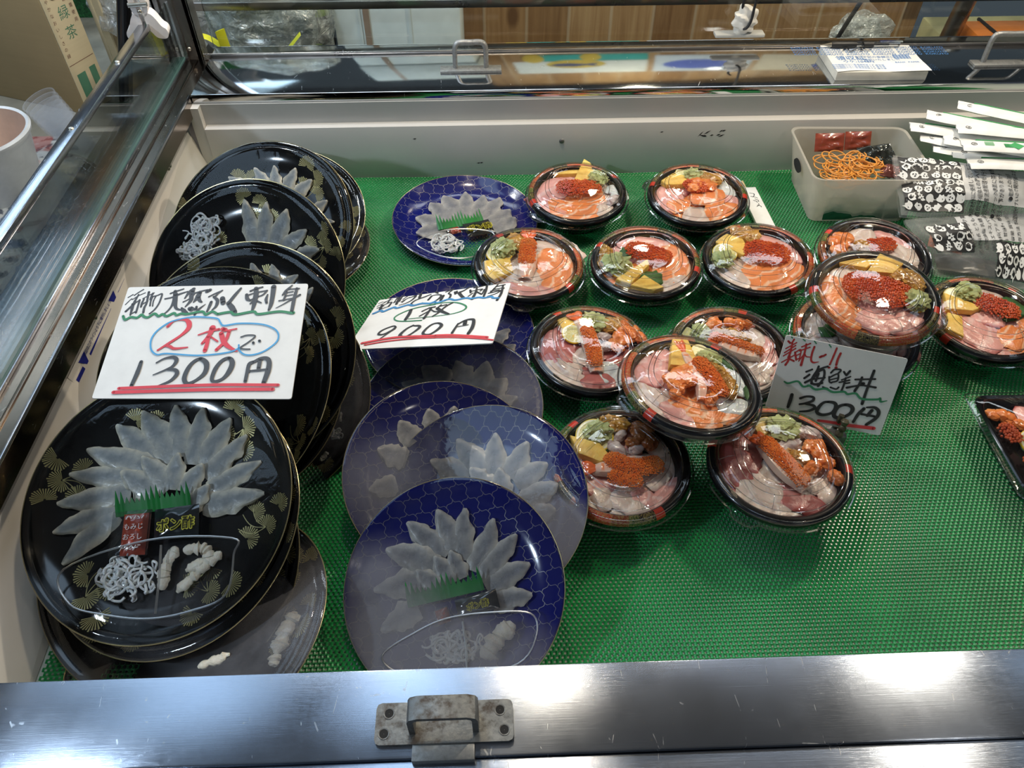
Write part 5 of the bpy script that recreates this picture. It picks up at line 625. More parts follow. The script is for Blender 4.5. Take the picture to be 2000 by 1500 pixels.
# ---------------------------------------------------------------- seafood bowls
def bowl_parts():
    mb = MB(); mb.lathe([(.0005, .0), (.048, .0), (.050, .0015), (.066, .026), (.0745, .0395), (.0795, .0405), (.0805, .0418)], 96)
    body = mb
    inn = [(.0716, .0497), (.0690, .0475), (.0655, .0385), (.062, .0345), (.030, .034), (.0003, .034)]
    body.lathe(inn, 96)
    band = MB(); band.lathe([(.0806, .0415), (.0806, .0445), (.0792, .0475), (.0765, .0496), (.0735, .0504), (.0714, .0498)], 128)
    def m(r, z, a):
        if r > .0825: 
            d = abs((a+pi) % (2*pi)-pi); k = max(0, 1-(d/.20)**4) if d < .20 else 0; return r+.0075*k*min(1, (r-.0825)/.0015), z-.001*k
        if .030 < r < .0535: return r*(1+.035*cos(4*a)), z
        return r, z
    lid = MB(); lid.lathe([(.0838, .0388), (.0828, .0415), (.0818, .0432), (.0816, .0470), (.0800, .0500), (.0765, .0523), (.0725, .0528), (.0695, .0545), (.0650, .0580), (.0600, .0602), (.0535, .0606), (.0515, .0612), (.0500, .0634), (.0478, .0640), (.0455, .0634), (.0440, .0626), (.0340, .0636), (.0220, .0644), (.0110, .0649), (.0002, .0651)], 96, mod=m)
    brim = MB(); brim.lathe([(.0828, .0392), (.0845, .0386), (.0852, .0392), (.0850, .0400), (.0838, .0402)], 96, mod=m)
    for k in range(4):
        a = k*pi/2+(.25 if k % 2 else -.11)+pi/8; lid.tube([(r*cos(a+b), r*sin(a+b), z) for r, z, b in ((.0535, .0609, 0), (.0600, .0605, .01), (.0650, .0583, .02), (.0695, .0548, .02))], .00045, 5, 1)
    for r, z, w in ((.0480, .0641, .0005), (.0535, .0606, .0005), (.0690, .0550, .0006), (.0785, .0512, .0006)):
        lid.tube([((r*(1+.035*cos(4*a)) if r < .0536 else r)*cos(a), (r*(1+.035*cos(4*a)) if r < .0536 else r)*sin(a), z) for a in [k*pi/40 for k in range(80)]], w, 5, 1, closed=True)
    return body, band, lid, brim
_bp = bowl_parts(); BM_ = [b.mesh('bowl_part', m, .6) for b, m in zip(_bp, ([M_black], [M_band], [M_clear, M_ridge], [M_brim]))]
def bowl(key, label, short, rot, lrot, food, r=.0716):
    c0, c1, c2, tx, ty = FRAMES[key]; B = frame((c0, c1, c2), tx, ty, .044)
    o = thing('seafood_bowl', label, 'seafood bowl', B, 'round seafood bowls with clear lids')
    for nm, me, a in (('container', BM_[0], 0), ('rim_band', BM_[1], rot), ('lid', BM_[2], lrot)):
        p = bpy.data.objects.new(nm, me); C.objects.link(p); p.parent = o; p.matrix_local = RZ(a); 
        if nm == 'lid': ld = p
    for nm, me in (('lid_brim', BM_[3]),):
        q = bpy.data.objects.new(nm, me); C.objects.link(q); q.parent = ld
    put_food(food, B, .0375, short, r, hash_(key), key in ('B8', 'B6'))
def hash_(s): return sum((i+3)*ord(ch) for i, ch in enumerate(s))
D = math.radians
BOWLS = [('B1', 'round seafood bowl at the back, beside the blue plate near the back wall', 'back left bowl', 25, 215),
 ('B2', 'round seafood bowl at the back, beside the paper chopstick sleeve', 'bowl beside the chopsticks', -15, 150),
 ('B3', 'round seafood bowl just behind the 900 yen card', 'bowl behind the 900 yen card', -48, 262),
 ('B4', 'round seafood bowl with green leaves, middle of the second row', 'second row middle bowl', -25, 45),
 ('B5', 'round seafood bowl with a large roe mound, left of the raised right bowl', 'second row right bowl', -70, 310),
 ('B6', 'round seafood bowl with a roe topped shrimp, beside the blue plates', 'bowl by upper blue plates', -49, 50),
 ('B7', 'round seafood bowl with octopus, left front beneath the raised middle bowl', 'bowl below raised middle bowl', 125, 85),
 ('B8', 'round seafood bowl nearest the viewer, in front of the 1300 yen card', 'nearest bowl', -15, 230),
 ('B9', 'round seafood bowl at the right edge with a big leaf under roe', 'right edge bowl', 35, 290),
 ('B10', 'round seafood bowl partly hidden behind the raised middle bowl', 'bowl behind raised middle bowl', 60, 100),
 ('B11', 'round seafood bowl behind the raised right bowl, beside the printed bags', 'bowl beside the printed bags', 130, 20),
 ('B12', 'round seafood bowl squashed under the raised right bowl', 'bowl under raised right bowl', 100, 60),
 ('T1', 'raised seafood bowl with split shrimp, resting across four other bowls', 'raised middle bowl', 50, 200),
 ('T2', 'raised seafood bowl with big red roe mound, stacked on another bowl', 'raised right bowl', 163, 330)]
for key, label, short, rot, lrot in BOWLS: bowl(key, label, short, D(rot), D(lrot), BOWL_FOOD[key])
# ---------------------------------------------------------------- blowfish plates
def prof_at(prof, r):
    for (r0, z0), (r1, z1) in zip(prof, prof[1:]):
        if r1 <= r <= r0 or r0 <= r <= r1: return z0+(z1-z0)*(r-r0)/(r1-r0) if r1 != r0 else z1
    return prof[-1][1]
def plate_mesh(R, kind, seed):
    s = R/.138; ins = [(R*.992, .0208), (R*.955, .0180), (R*.90, .0130), (R*.82, .0080), (R*.72, .0045), (R*.62, .0034), (.0003, .0034)]
    out = [(.0003, .0), (R*.60, .0), (R*.66, .0012), (R*.86, .0090), (R*.975, .0180), (R, .0202)]
    mb = MB(); mb.lathe(out, 112, 0); mb.lathe([(R, .0202), (R*1.0005, .0206), (R*.998, .0210), (R*.992, .0208)], 112, 1); mb.lathe(ins, 112, 0)
    rnd = random.Random(seed)
    def put(x, y): 
        r = min(math.hypot(x, y), R*.991); return (x, y, prof_at(ins, r)+.00035)
    if kind == 'black':
        def fan(cx, cy, a, r, span=3.7, n=18):
            vs = []; fs = []
            for i in range(n):
                a0 = a-span/2+span*(i+.20)/n; a1 = a-span/2+span*(i+.74)/n; rr = r*(1+.05*sin(i*2.3))*(1-.18*abs(2*i/n-1)**3); b = len(vs)
                for k, al in ((.10, 0), (.55, 0), (1, 0)):
                    for aa in (a0, a1): 
                        q = (cx+rr*k*cos(aa), cy+rr*k*sin(aa)); rad = math.hypot(*q)
                        if rad > R*.985: q = (q[0]*R*.985/rad, q[1]*R*.985/rad)
                        vs.append(put(*q))
                fs += [(b, b+2, b+3, b+1), (b+2, b+4, b+5, b+3)]
            mb.add(vs, fs, 2)
        def stem(p, q, w=.0009):
            d = Vector((q[0]-p[0], q[1]-p[1])); n_ = Vector((-d.y, d.x)).normalized()*w/2; vs = []; fs = []
            for i in range(9):
                t = i/8; x = p[0]+d.x*t-d.y*.18*sin(pi*t); y = p[1]+d.y*t+d.x*.18*sin(pi*t)
                vs += [put(x+n_.x, y+n_.y), put(x-n_.x, y-n_.y)]
            for i in range(8): fs.append((2*i, 2*i+1, 2*i+3, 2*i+2))
            mb.add(vs, fs, 2)
        for ca, cr in ((.75, .78), (1.75, .66), (2.85, .82), (4.05, .80), (5.25, .76), (6.0, .82)):
            bx, by = R*cr*cos(ca), R*cr*sin(ca)
            for k in range(rnd.choice((4, 5, 5))):
                a = ca+rnd.uniform(-1.5, 1.5); d = .021+.004*rnd.random() if k else 0; x, y = bx+d*cos(ca+1.3*k), by+d*sin(ca+1.3*k)
                if math.hypot(x, y) > R*.95: x *= .9; y *= .9
                fan(x, y, ca+rnd.uniform(-1.2, 1.2), rnd.uniform(.0115, .0145))
            for k in range(3): a = ca+2.4+k*.5; stem((bx, by), (bx+.03*cos(a), by+.03*sin(a)))
    else:
        # fishing-net print: wavy hexagons
        p = R*.150; q = p*.92; w = .00052; seen = set()
        def node(i, j, k): 
            x = (i+(j % 2)*.5)*p; y = j*q
            return (x, y+q*(.30 if k else -.30)+.0022*noise.noise(Vector((x*60, y*60, 0)))+.0012*sin(x*90+j))
        def seg(a, b, bow):
            d = Vector((b[0]-a[0], b[1]-a[1])); n_ = Vector((-d.y, d.x)); L = n_.length; n_ /= L; pts = []
            for i in range(7):
                t = i/6; o_ = bow*sin(2*pi*t)*L*.5; pts.append((a[0]+d.x*t+n_.x*o_, a[1]+d.y*t+n_.y*o_))
            if all(math.hypot(*q_) > R*.985 for q_ in pts): return
            pts = [q_ if math.hypot(*q_) < R*.985 else (q_[0]*R*.985/math.hypot(*q_), q_[1]*R*.985/math.hypot(*q_)) for q_ in pts]
            vs = []
            for (x, y) in pts: vs += [put(x+n_.x*w/2, y+n_.y*w/2), put(x-n_.x*w/2, y-n_.y*w/2)]
            mb.add(vs, [(2*i, 2*i+1, 2*i+3, 2*i+2) for i in range(6)], 2)
        n = 8
        for j in range(-n, n+1):
            for i in range(-n, n+1):
                lo, hi = node(i, j, 0), node(i, j, 1)
                if math.hypot(*lo) > R*1.2: continue
                seg(lo, hi, .30)
                i2 = i if j % 2 == 0 else i+1
                seg(hi, node(i2, j+1, 0), .26); seg(hi, node(i2-1, j+1, 0), -.26)
    return mb
def lid_mesh(R, fogs, wrap):
    mb = MB(); n = 72
    pr = [(R*.998, .0212), (R*.985, .0222), (R*.95, .0232), (R*.93, .0226), (R*.915, .0238)]+[(R*k, .0240+.0012*(1-k)) for k in (.86, .78, .7, .6, .5, .4, .3, .2, .1)]+[(.0004, .0252)]
    if wrap: pr = [(R*.999, .0212), (R*.99, .0216)]+[(R*k, .0217+.0008*(1-k)) for k in (.96, .92, .86, .78, .7, .6, .5, .4, .3, .2, .1)]+[(.0004, .0225)]
    mb.lathe(pr, n, mod=lambda r, z, a: (r, z+.0004*noise.noise(Vector((r*40*cos(a), r*40*sin(a), R*7)))*(1 if r < R*.93 else 0)))
    f = []
    for (x, y, z) in mb.v: f.append(max([0]+[s*max(0, 1-(math.hypot(x*1000-a, y*1000-b)/rr)**2) for a, b, rr, s in fogs]))
    mb.at['fog'] = f; return mb
_pm = {('black', k): plate_mesh(.138, 'black', k).mesh('plate', [M_lacq, M_rimgold, M_gold], .6) for k in (3, 8)}
_pm[('blue', 0)] = plate_mesh(.1185, 'blue', 0).mesh('plate', [M_blue, M_rimgold, M_net], .6)
def plate(key, label, short, kind, rot, fogs, var=3):
    c0, c1, c2, tx, ty = FRAMES[key]; R = .138 if kind == 'black' else .1185; B = frame((c0, c1, c2), tx, ty, .0205)
    o = thing('fish_plate', label, 'plate', B @ Matrix.Scale(.966, 4) if key == 'b1' else B, f'{kind} plates of sliced blowfish')
    p = bpy.data.objects.new('dish', _pm[(kind, var if kind == 'black' else 0)]); C.objects.link(p); p.parent = o; p.matrix_local = RZ(rot)
    lm = lid_mesh(R, fogs, kind == 'blue'); obj('clear_cover', lm, M_wrap, o)
    items = PLATE_FOOD.get(key, [])
    for kd, pts, pr in items:
        if kd == 'com':
            P, _ = smooth([(x/1000, y/1000, .0245 if kind == 'black' else .0222) for x, y in pts+[pts[0]]], None, 6); mb = MB(); mb.tube(P[:-1], .0010, 8, closed=True); obj('compartment_ridge', mb, M_ridge2, o)
            if pr[0]:
                cx = sum(x for x, y in pts)/len(pts)/1000; top = max(y for x, y in pts)/1000; bot = min(y for x, y in pts)/1000
                mb = MB(); mb.tube([(cx, top-.006, .0245), (cx+.002, (top+bot)/2, .0255), (cx+.001, bot+.004, .0245)], .0012, 8); obj('compartment_divider', mb, M_ridge2, o)
    put_food(items, B, .0052, short, R*.8, hash_(key), kind == 'black')
PLATES = [('Pc', 'black plate lowest at the back, peeking out beside the green mat', 'lowest back black plate', 'black', .4, [(60, 0, 120, .2)], 3),
 ('Pb', 'black plate second lowest at the back against the back wall', 'second back black plate', 'black', 2.2, [], 8),
 ('Pa', 'black plate of blowfish leaning highest against the back wall', 'rearmost black plate', 'black', .0, [], 3),
 ('Pd', 'black plate with coiled white skin leaning behind the large price card', 'coiled skin plate', 'black', .55, [(-60, -20, 90, .2)], 8),
 ('Pe', 'black plate between the coiled skin plate and the large price card', 'black plate just behind the card', 'black', 5.6, [], 3),
 ('G', 'black plate sticking out right below the 900 yen card', 'plate right of large card', 'black', 1.3, [(70, 0, 90, .5)], 8),
 ('H', 'black plate third from the top under the large price card', 'third black plate under the card', 'black', 3.3, [], 3),
 ('I', 'black plate second from the top under the large price card', 'second black plate under the card', 'black', 2.6, [], 8),
 ('J', 'black plate directly under the large price card', 'black plate under the large card', 'black', 4.4, [], 3),
 ('Q4', 'fogged black plate lowest at the front, showing at its right', 'fogged front plate', 'black', 1.0, [(95, 0, 95, .62), (60, -60, 90, .5)], 8),
 ('Q3', 'black plate third down in the front stack', 'third front black plate', 'black', 2.0, [(20, -90, 80, .4)], 3),
 ('Q2', 'black plate second down in the front stack', 'second front plate', 'black', .2, [(0, -90, 80, .45)], 8),
 ('Qt', 'front black plate of blowfish petals with ponzu sachet, top of its stack', 'front black plate', 'black', 0.0, [], 3),
 ('b6', 'blue plate of blowfish lying flat near the back wall', 'back blue plate', 'blue', .2, [], 0),
 ('b5', 'blue plate mostly hidden under the 900 yen card', 'blue plate under the 900 yen card', 'blue', 1.0, [(0, 0, 120, .35)], 0),
 ('b4', 'blue plate with crinkled film below the 900 yen card', 'blue plate below the 900 yen card', 'blue', .7, [(80, 10, 90, .6), (-40, 60, 60, .4), (20, 20, 110, .35)], 0),
 ('b3', 'blue plate with film glare left of the overlapping blue plates', 'left overlapping blue plate', 'blue', .4, [(-70, -20, 90, .6), (-20, 0, 90, .35)], 0),
 ('b2', 'blue plate with fog at its right, behind the front blue plate', 'middle overlapping blue plate', 'blue', .9, [(75, -45, 55, 1.1), (60, 0, 50, .5)], 0),
 ('b1', 'foggy blue plate of blowfish nearest the viewer', 'front blue plate', 'blue', .15, [(-60, -50, 95, .85), (0, -80, 80, .9), (-80, 20, 55, .7), (60, -80, 60, .6), (0, -30, 60, .35)], 0)]
for a in PLATES: plate(*a)
# ---------------------------------------------------------------- the refrigerated display case
case = thing('display_case', 'stainless steel refrigerated display case with white liner and glass guard', 'display case', T(0, .7, -.5))
IC = T(0, -.7, .5)
def part(name, mb, mats, parent=case, sm=.6): 
    return obj(name, mb, mats, parent, IC if parent is case else None, sm)
X0, X1 = -.66, 1.55
mb = MB(); mb.box(X0, X1, .184, .2525, .10, .150, 0, None, .0018); part('front_sill', mb, M_sill)
mb = MB(); mb.box(X0, X1, .02, .1835, .08, .1468, 0, None, .0012); part('front_ledge', mb, M_sill)
mb = MB(); mb.box(-.4885, X1, 1.2255, 1.406, .1345, .150, 0, None, .0015); fs = part('back_sill', mb, M_back)
mb = MB(); mb.tube([(-.50, 1.371, .1515), (X1, 1.371, .1515)], .0022, 8); part('sliding_track', mb, M_frame)
mb = MB(); mb.box(-.56, X1, 1.545, 1.560, .158, .173, 0, None, .001); part('top_bar', mb, M_frame)
mb = MB(); mb.box(-.49, X1, 1.403, 1.407, .150, .36); part('back_glass', mb, M_glass)
# left rail: channel with ribs, inner skirt, glass guard with chrome bar, outer ledge
mb = MB(); mb.box(-.5305, -.4895, .2525, 1.372, .118, .146, 0); mb.box(-.5305, -.5275, .25, 1.372, .146, .1508, 1, None, .0006); mb.box(-.4925, -.4895, .25, 1.2255, .146, .1508, 1, None, .0006); mb.box(-.5135, -.5095, .25, 1.36, .146, .1480, 0, None, .0006); part('left_rail', mb, [M_chan, M_rail])
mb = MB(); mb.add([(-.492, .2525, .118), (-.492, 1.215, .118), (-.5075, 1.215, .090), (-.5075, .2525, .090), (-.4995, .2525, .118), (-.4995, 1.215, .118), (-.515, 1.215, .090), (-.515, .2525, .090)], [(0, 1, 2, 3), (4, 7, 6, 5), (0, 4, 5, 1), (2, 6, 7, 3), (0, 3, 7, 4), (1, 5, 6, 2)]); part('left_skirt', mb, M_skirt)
for y in (.73, 1.072, 1.08, .40):
    mb = MB(); mb.ico((-.497, y, .108), (.0026, .004, .004), 2); part('skirt_screw', mb, M_screw)
mb = MB(); mb.add([(-.506, .2525, .094), (-.506, 1.213, .094), (-.4815, 1.213, -.002), (-.4615, .2525, -.002), (-.53, .2525, .094), (-.53, 1.213, .094), (-.53, 1.213, -.002), (-.53, .2525, -.002)], [(3, 2, 1, 0), (4, 5, 6, 7), (0, 1, 5, 4), (3, 7, 6, 2), (0, 4, 7, 3), (1, 2, 6, 5)]); part('left_liner', mb, M_liner)
mb = MB(); mb.box(-.476, X1, 1.2055, 1.225, -.002, .0985, 0, None, .0008); part('back_liner', mb, M_liner)
mb = MB(); mb.box(-.500, X1, 1.222, 1.236, -.002, .1345, 0); part('back_liner_recess', mb, M_liner2)
mb = MB(); mb.box(-.494, -.4768, 1.208, 1.222, -.002, .1345, 0); part('corner_strip', mb, M_liner)
for x, z in ((.1275, .0663), (.62, .072), (-.36, .07)):
    mb = MB(); mb.ico((x, 1.2050, z), (.0045, .002, .0045), 2); part('liner_screw', mb, M_rusty)
mb = MB(); rnd = random.Random(4)
for k in range(9):
    x, z = .385+rnd.uniform(-.02, .025), .0765+rnd.uniform(-.006, .006); a = rnd.uniform(-.6, 1); l = rnd.uniform(.003, .008); mb.add([(x-l*cos(a), 1.2051, z-l*sin(a)), (x, 1.2051, z-.0014), (x+l*cos(a), 1.2051, z+l*sin(a)), (x, 1.2051, z+.0014)], [(0, 1, 2, 3)])
for x, z in ((-.017, .0263), (-.012, .0268), (-.125, .075), (.30, .08)): mb.add([(x-.004, 1.2051, z), (x, 1.2051, z-.0008), (x+.003, 1.2051, z+.001), (x, 1.2051, z+.0014)], [(0, 1, 2, 3)])
part('paint_chips', mb, M_hole)
mb = MB(); mb.box(-.50, X1, .24, .2525, -.002, .10); part('front_liner', mb, M_liner)
mb = MB(); mb.box(-.53, X1, .24, 1.225, -.012, -.0035); part('liner_floor', mb, M_tray)
mb = MB(); mb.box(-.5345, -.5305, .02, 1.36, .146, .247); part('side_glass', mb, M_glass)
mb = MB(); mb.box(-.5348, -.5303, .02, 1.36, .1505, .1535); part('glass_edge', mb, M_gedge)
mb = MB(); mb.box(-.5440, -.5275, .02, 1.262, .245, .2545, 0, None, .001); cb = part('guard_bar', mb, M_chrome)
for y in (.93, 1.12, .70):
    mb = MB(); mb.ico((-.536, y, .2547), (.004, .004, .0018), 2); part('bar_rivet', mb, M_screw)
mb = MB(); mb.box(-.625, -.5345, .02, 1.22, .105, .117, 0, None, .001); mb.box(-.625, -.5345, 1.215, 1.222, .105, .122); part('outer_ledge', mb, M_rail)
mb = MB(); mb.box(-.562, -.502, 1.365, 1.372, .10, .34, 0, None, .001); mb.box(-.555, -.548, 1.360, 1.3655, .10, .34); mb.box(-.530, -.524, 1.360, 1.3655, .10, .34); mb.box(-.562, -.555, 1.365, 1.40, .10, .34); mb.box(-.509, -.502, 1.365, 1.40, .10, .34); part('corner_post', mb, M_frame)
for z in (.19, .225, .165, .255):
    mb = MB(); mb.ico((-.5395 if z != .165 else -.52, 1.3645, z), (.0035, .0025, .0035), 2); part('post_screw', mb, M_screw)
mb = MB(); mb.box(-.62, X1-.02, .05, 1.42, -.5, -.013); part('cabinet_body', mb, M_frame)
mb = MB(); mb.box(-.62, -.5305, .05, 1.37, -.013, .104); part('left_cabinet_wall', mb, M_frame)
# pull handle on the front sill
def pull(M, name='pull_handle', w=.105, dep=.031, mat=M_rusty):
    mb = MB(); r = .004
    pl = []
    for sx, sy in ((1, 1), (-1, 1), (-1, -1), (1, -1)):
        for k in range(3): a = (0 if sx > 0 and sy > 0 else pi/2 if sy > 0 else pi if sx < 0 else 1.5*pi)+k*pi/4; pl.append((sx*(w/2-r)+r*cos(a), sy*(dep/2-r)+r*sin(a)))
    mb.prism(pl, .0, .0045); o = obj(name, mb, mat, case, IC @ M, .6)
    for sx in (-1, 1):
        for sy in (-1, 1):
            m2 = MB(); m2.lathe([(.0036, .0047), (.0032, .0047), (.0010, .0046), (.0002, .0046)], 16); m2.lathe([(.0040, .0044), (.0042, .0050), (.0034, .0049)], 16, 1); obj('screw_hole', m2, [M_hole, M_rusty], o, T(sx*w*.405+(.003 if sy < 0 else 0)*sx, sy*dep*.24, 0))
    m3 = MB(); hw = .0262; H = .036; d = .0085; prof = []
    pts = [(-hw, .004), (-hw, H-.008), (-hw+.002, H-.003), (-hw+.008, H), (hw-.008, H), (hw-.002, H-.003), (hw, H-.008), (hw, .004)]; n = len(pts); vs = []
    for i, (x, z) in enumerate(pts):
        a = pts[max(i-1, 0)]; b = pts[min(i+1, n-1)]; t = Vector((b[0]-a[0], b[1]-a[1])).normalized(); q = Vector((t.y, -t.x))*.0045
        for (ox, oz) in ((0, 0), (q.x, q.y)):
            for y in (-d, d): vs.append((x+ox, y, z+oz))
    fs = []
    for i in range(n-1):
        a, b = i*4, i*4+4; fs += [(a, a+1, b+1, b), (a+2, b+2, b+3, a+3), (a, b, b+2, a+2), (a+1, a+3, b+3, b+1)]
    m3.add(vs, fs+[(0, 2, 3, 1), (n*4-4, n*4-3, n*4-1, n*4-2)]); obj('grip', m3, mat, o, None, .5); return o
ph = pull(T(-.0440, .2085, .150))
mb = MB(); mb.box(-.068, -.021, .181, .1935, .145, .1535, 0, None, .001); part('latch_tongue', mb, M_zinc)
def rod_pull(x, y, w, H, base):
    mb = MB(); mb.box(x-base/2, x+base/2, y-.011, y+.011, .150, .1545, 0, None, .001); o = part('rail_handle', mb, M_zinc)
    m2 = MB(); P, _ = smooth([(x-w/2, y+.002, .153), (x-w/2, y+.004, .150+H*.55), (x-w/2+.001, y+.005, .150+H*.86), (x-w/2+.008, y+.006, .150+H), (x, y+.006, .150+H), (x+w/2-.008, y+.006, .150+H), (x+w/2-.001, y+.005, .150+H*.86), (x+w/2, y+.004, .150+H*.55), (x+w/2, y+.002, .153)], None, 4)
    m2.tube(P, .0036, 10, flat=1.3); obj('bent_rod', m2, M_zinc, o)
rod_pull(-.0262, 1.298, .053, .046, .105); rod_pull(.905, 1.291, .075, .050, .115)
# ---------------------------------------------------------------- notice sticker on the liner
s = MB(); nrm = Vector((.094+.002, 0, .0245)).normalized()
def lp(y, z): # point on the left liner plane
    t = (.094-z)/.096; x = -.506+t*((-.4615)+((-.4815)+.4615)*(y-.2525)/(1.213-.2525)+.506); return Vector((x, y, z))
def lq(mbx, y0, y1, z0, z1, mi, off):
    mbx.add([lp(y0, z0)+nrm*off, lp(y1, z0)+nrm*off, lp(y1, z1)+nrm*off, lp(y0, z1)+nrm*off], [(3, 2, 1, 0)], mi)
lq(s, .640, .845, .0700, .0935, 0, .0008); lq(s, .690, .775, .0795, .0830, 1, .0012); lq(s, .645, .668, .0795, .0840, 1, .0012); lq(s, .806, .835, .0795, .0840, 1, .0012)
for y in (.678, .792):
    s.add([lp(y-.010, .0905)+nrm*.0012, lp(y+.010, .0905)+nrm*.0012, lp(y, .0760)+nrm*.0012], [(0, 1, 2)], 1)
e1 = (lp(.8, .07)-lp(.6, .07)).normalized(); e2 = (lp(.7, .08)-lp(.7, .06)).normalized(); e3 = e1.cross(e2)
if e3.x < 0: e3 = -e3
p0 = lp(.733, .0880)+nrm*.0013
text_into(s, '商品はこのラインより下に陳列しましょう', .0054, Matrix(((-e2.x*0+e1.x, e2.x, e3.x, p0.x), (e1.y, e2.y, e3.y, p0.y), (e1.z, e2.z, e3.z, p0.z), (0, 0, 0, 1))), 1)
tag(obj('load_line_sticker', s, [M_liner, plain('navy_print', (.012, .018, .22), .4)]), 'white sticker with navy line and writing on the left liner', 'sticker')
# ---------------------------------------------------------------- green mesh mat (one woven sheet with real holes)
def mesh_mat():
    px, py = .0056, .0043; x0, x1, y0, y1 = -.455, 1.02, .256, 1.203; vs = []; fs = []; rj = 0; y = y0
    hexo = [(-.5, -.5), (0, -.60), (.5, -.5), (.5, .5), (0, .60), (-.5, .5)]
    hole = [(-.22, -.18), (0, -.28), (.22, -.18), (.22, .18), (0, .28), (-.22, .18)]
    zo = [.0019, .0012, .0019, .0019, .0012, .0019]
    fp = [(k, (k+1) % 6, 6+(k+1) % 6, 6+k) for k in range(6)]
    while y < y1:
        off = (rj % 2)*.5*px; n = int((x1-x0-off)/px)
        wv = .0006*sin(rj*.9)
        for i in range(n):
            x = x0+off+i*px; b = len(vs); zz = .0007*sin(x*23+1)*sin(y*17)
            for (a, c), z in zip(hexo, zo): vs.append((x+a*px, y+c*py, z+zz))
            for a, c in hole: vs.append((x+a*px, y+c*py, .0004+zz))
            fs += [(b+a, b+c, b+d, b+e) for a, c, d, e in fp]
        y += py; rj += 1
    me = bpy.data.meshes.new('mesh_mat'); me.from_pydata(vs, [], fs); me.materials.append(M_green); me.polygons.foreach_set('use_smooth', [True]*len(fs)); me.update()
    o = bpy.data.objects.new('mesh_mat', me); C.objects.link(o); return o
tag(mesh_mat(), 'bright green perforated plastic mesh mat lining the case floor', 'mat')
# ---------------------------------------------------------------- handwritten price cards
INK = {'k': plain('black_ink', (.022, .022, .024), .55), 'r': plain('red_marker', (.62, .045, .055), .5), 'd': plain('dark_red_marker', (.42, .030, .030), .5), 'g': plain('green_marker', (.035, .22, .10), .5), 'b': plain('light_blue_marker', (.06, .33, .62), .5), 'c': plain('blue_marker', (.05, .24, .50), .5)}
def card_mat(nm, col):
    m, nt, out = nodes(nm); v = coords(nt); n = noise_(nt, v, 30, 5, .65); d = ramp(nt, noise_(nt, v, 95, 4, .7), [(.2, .35), (.27, 0)])
    c = ramp(nt, n, [(.25, tuple(x*.91 for x in col)), (.6, col)]); bsdf(nt, out, mixc(nt, d, c, (.30, .26, .20)), .6, 0, .3); return m
M_card = card_mat('white_card', (.80, .79, .76)); M_card3 = card_mat('grey_white_card', (.66, .66, .64)); order = ['k', 'r', 'd', 'g', 'b', 'c']
INK2 = dict(INK); INK2['k'] = plain('grey_black_ink', (.060, .064, .070), .5); INK2['r'] = plain('bright_red_marker', (.66, .055, .075), .5)
def price_card(i, label, mat, curve=0.0, ink=INK):
    cd = CARDS[i]; u, v, n, l = (cd[k] for k in ('u', 'v', 'n', 'loc')); M = Matrix(((u[0], v[0], n[0], l[0]), (u[1], v[1], n[1], l[1]), (u[2], v[2], n[2], l[2]), (0, 0, 0, 1)))
    mb = MB(); q = [Vector((x/1000, y/1000)) for x, y in cd['quad']]; pl = []
    for k in range(4):
        p, a, b = q[k], q[k-1], q[(k+1) % 4]; r = .0025; A = p+(a-p).normalized()*r; B_ = p+(b-p).normalized()*r
        for t in (0, .5, 1): pl.append(tuple((1-t)**2*A+2*t*(1-t)*p+t*t*B_))
    mb.prism(pl, -.0014, 0, 0)
    for k, (c, pts, ws) in enumerate(cd['st']):
        mb.ribbon([(x/1000, y/1000) for x, y in pts], [w/1000 for w in ws], .00012+.000012*k, 1+order.index(c))
    return tag(obj('price_card', mb, [mat]+[ink[c] for c in order], None, M, .3), label, 'price card')
price_card(0, 'large price card reading two plates for 1300 yen on black plates', M_card, 0, INK2)
price_card(1, 'slanted price card reading 900 yen for one plate', M_card)
price_card(2, 'upright grey card reading seafood bowl 1300 yen in a clip', M_card3)
cd = CARDS[2]; base = Vector(cd['loc'])+Vector(cd['v'])*-.050+Vector(cd['u'])*.018
st = thing('card_clip_stand', 'rusted metal clip stand holding the 1300 yen seafood bowl card', 'card stand', T(base.x, base.y-.004, .002))
mb = MB(); mb.box(-.040, .012, -.010, .014, 0, .020, 0, None, .003); obj('base_block', mb, M_rusty, st)
mb = MB(); rnd = random.Random(2)
P, _ = smooth([(0, -.004, .012), (.001, -.006, .022), (.003, -.004, .032), (.005, .0, .042)], None, 4); mb.tube(P, [.0042+.0012*sin(i*1.9) for i in range(len(P))], 9)
P, _ = smooth([(0, .006, .012), (.002, .008, .028), (.004, .009, .040)], None, 4); mb.tube(P, .0035, 8); mb.ico((-.010, -.010, .012), (.009, .006, .010), 3, fn=lambda p: 1+.4*noise.noise(p*3)); obj('spring_clip', mb, M_rust, st)
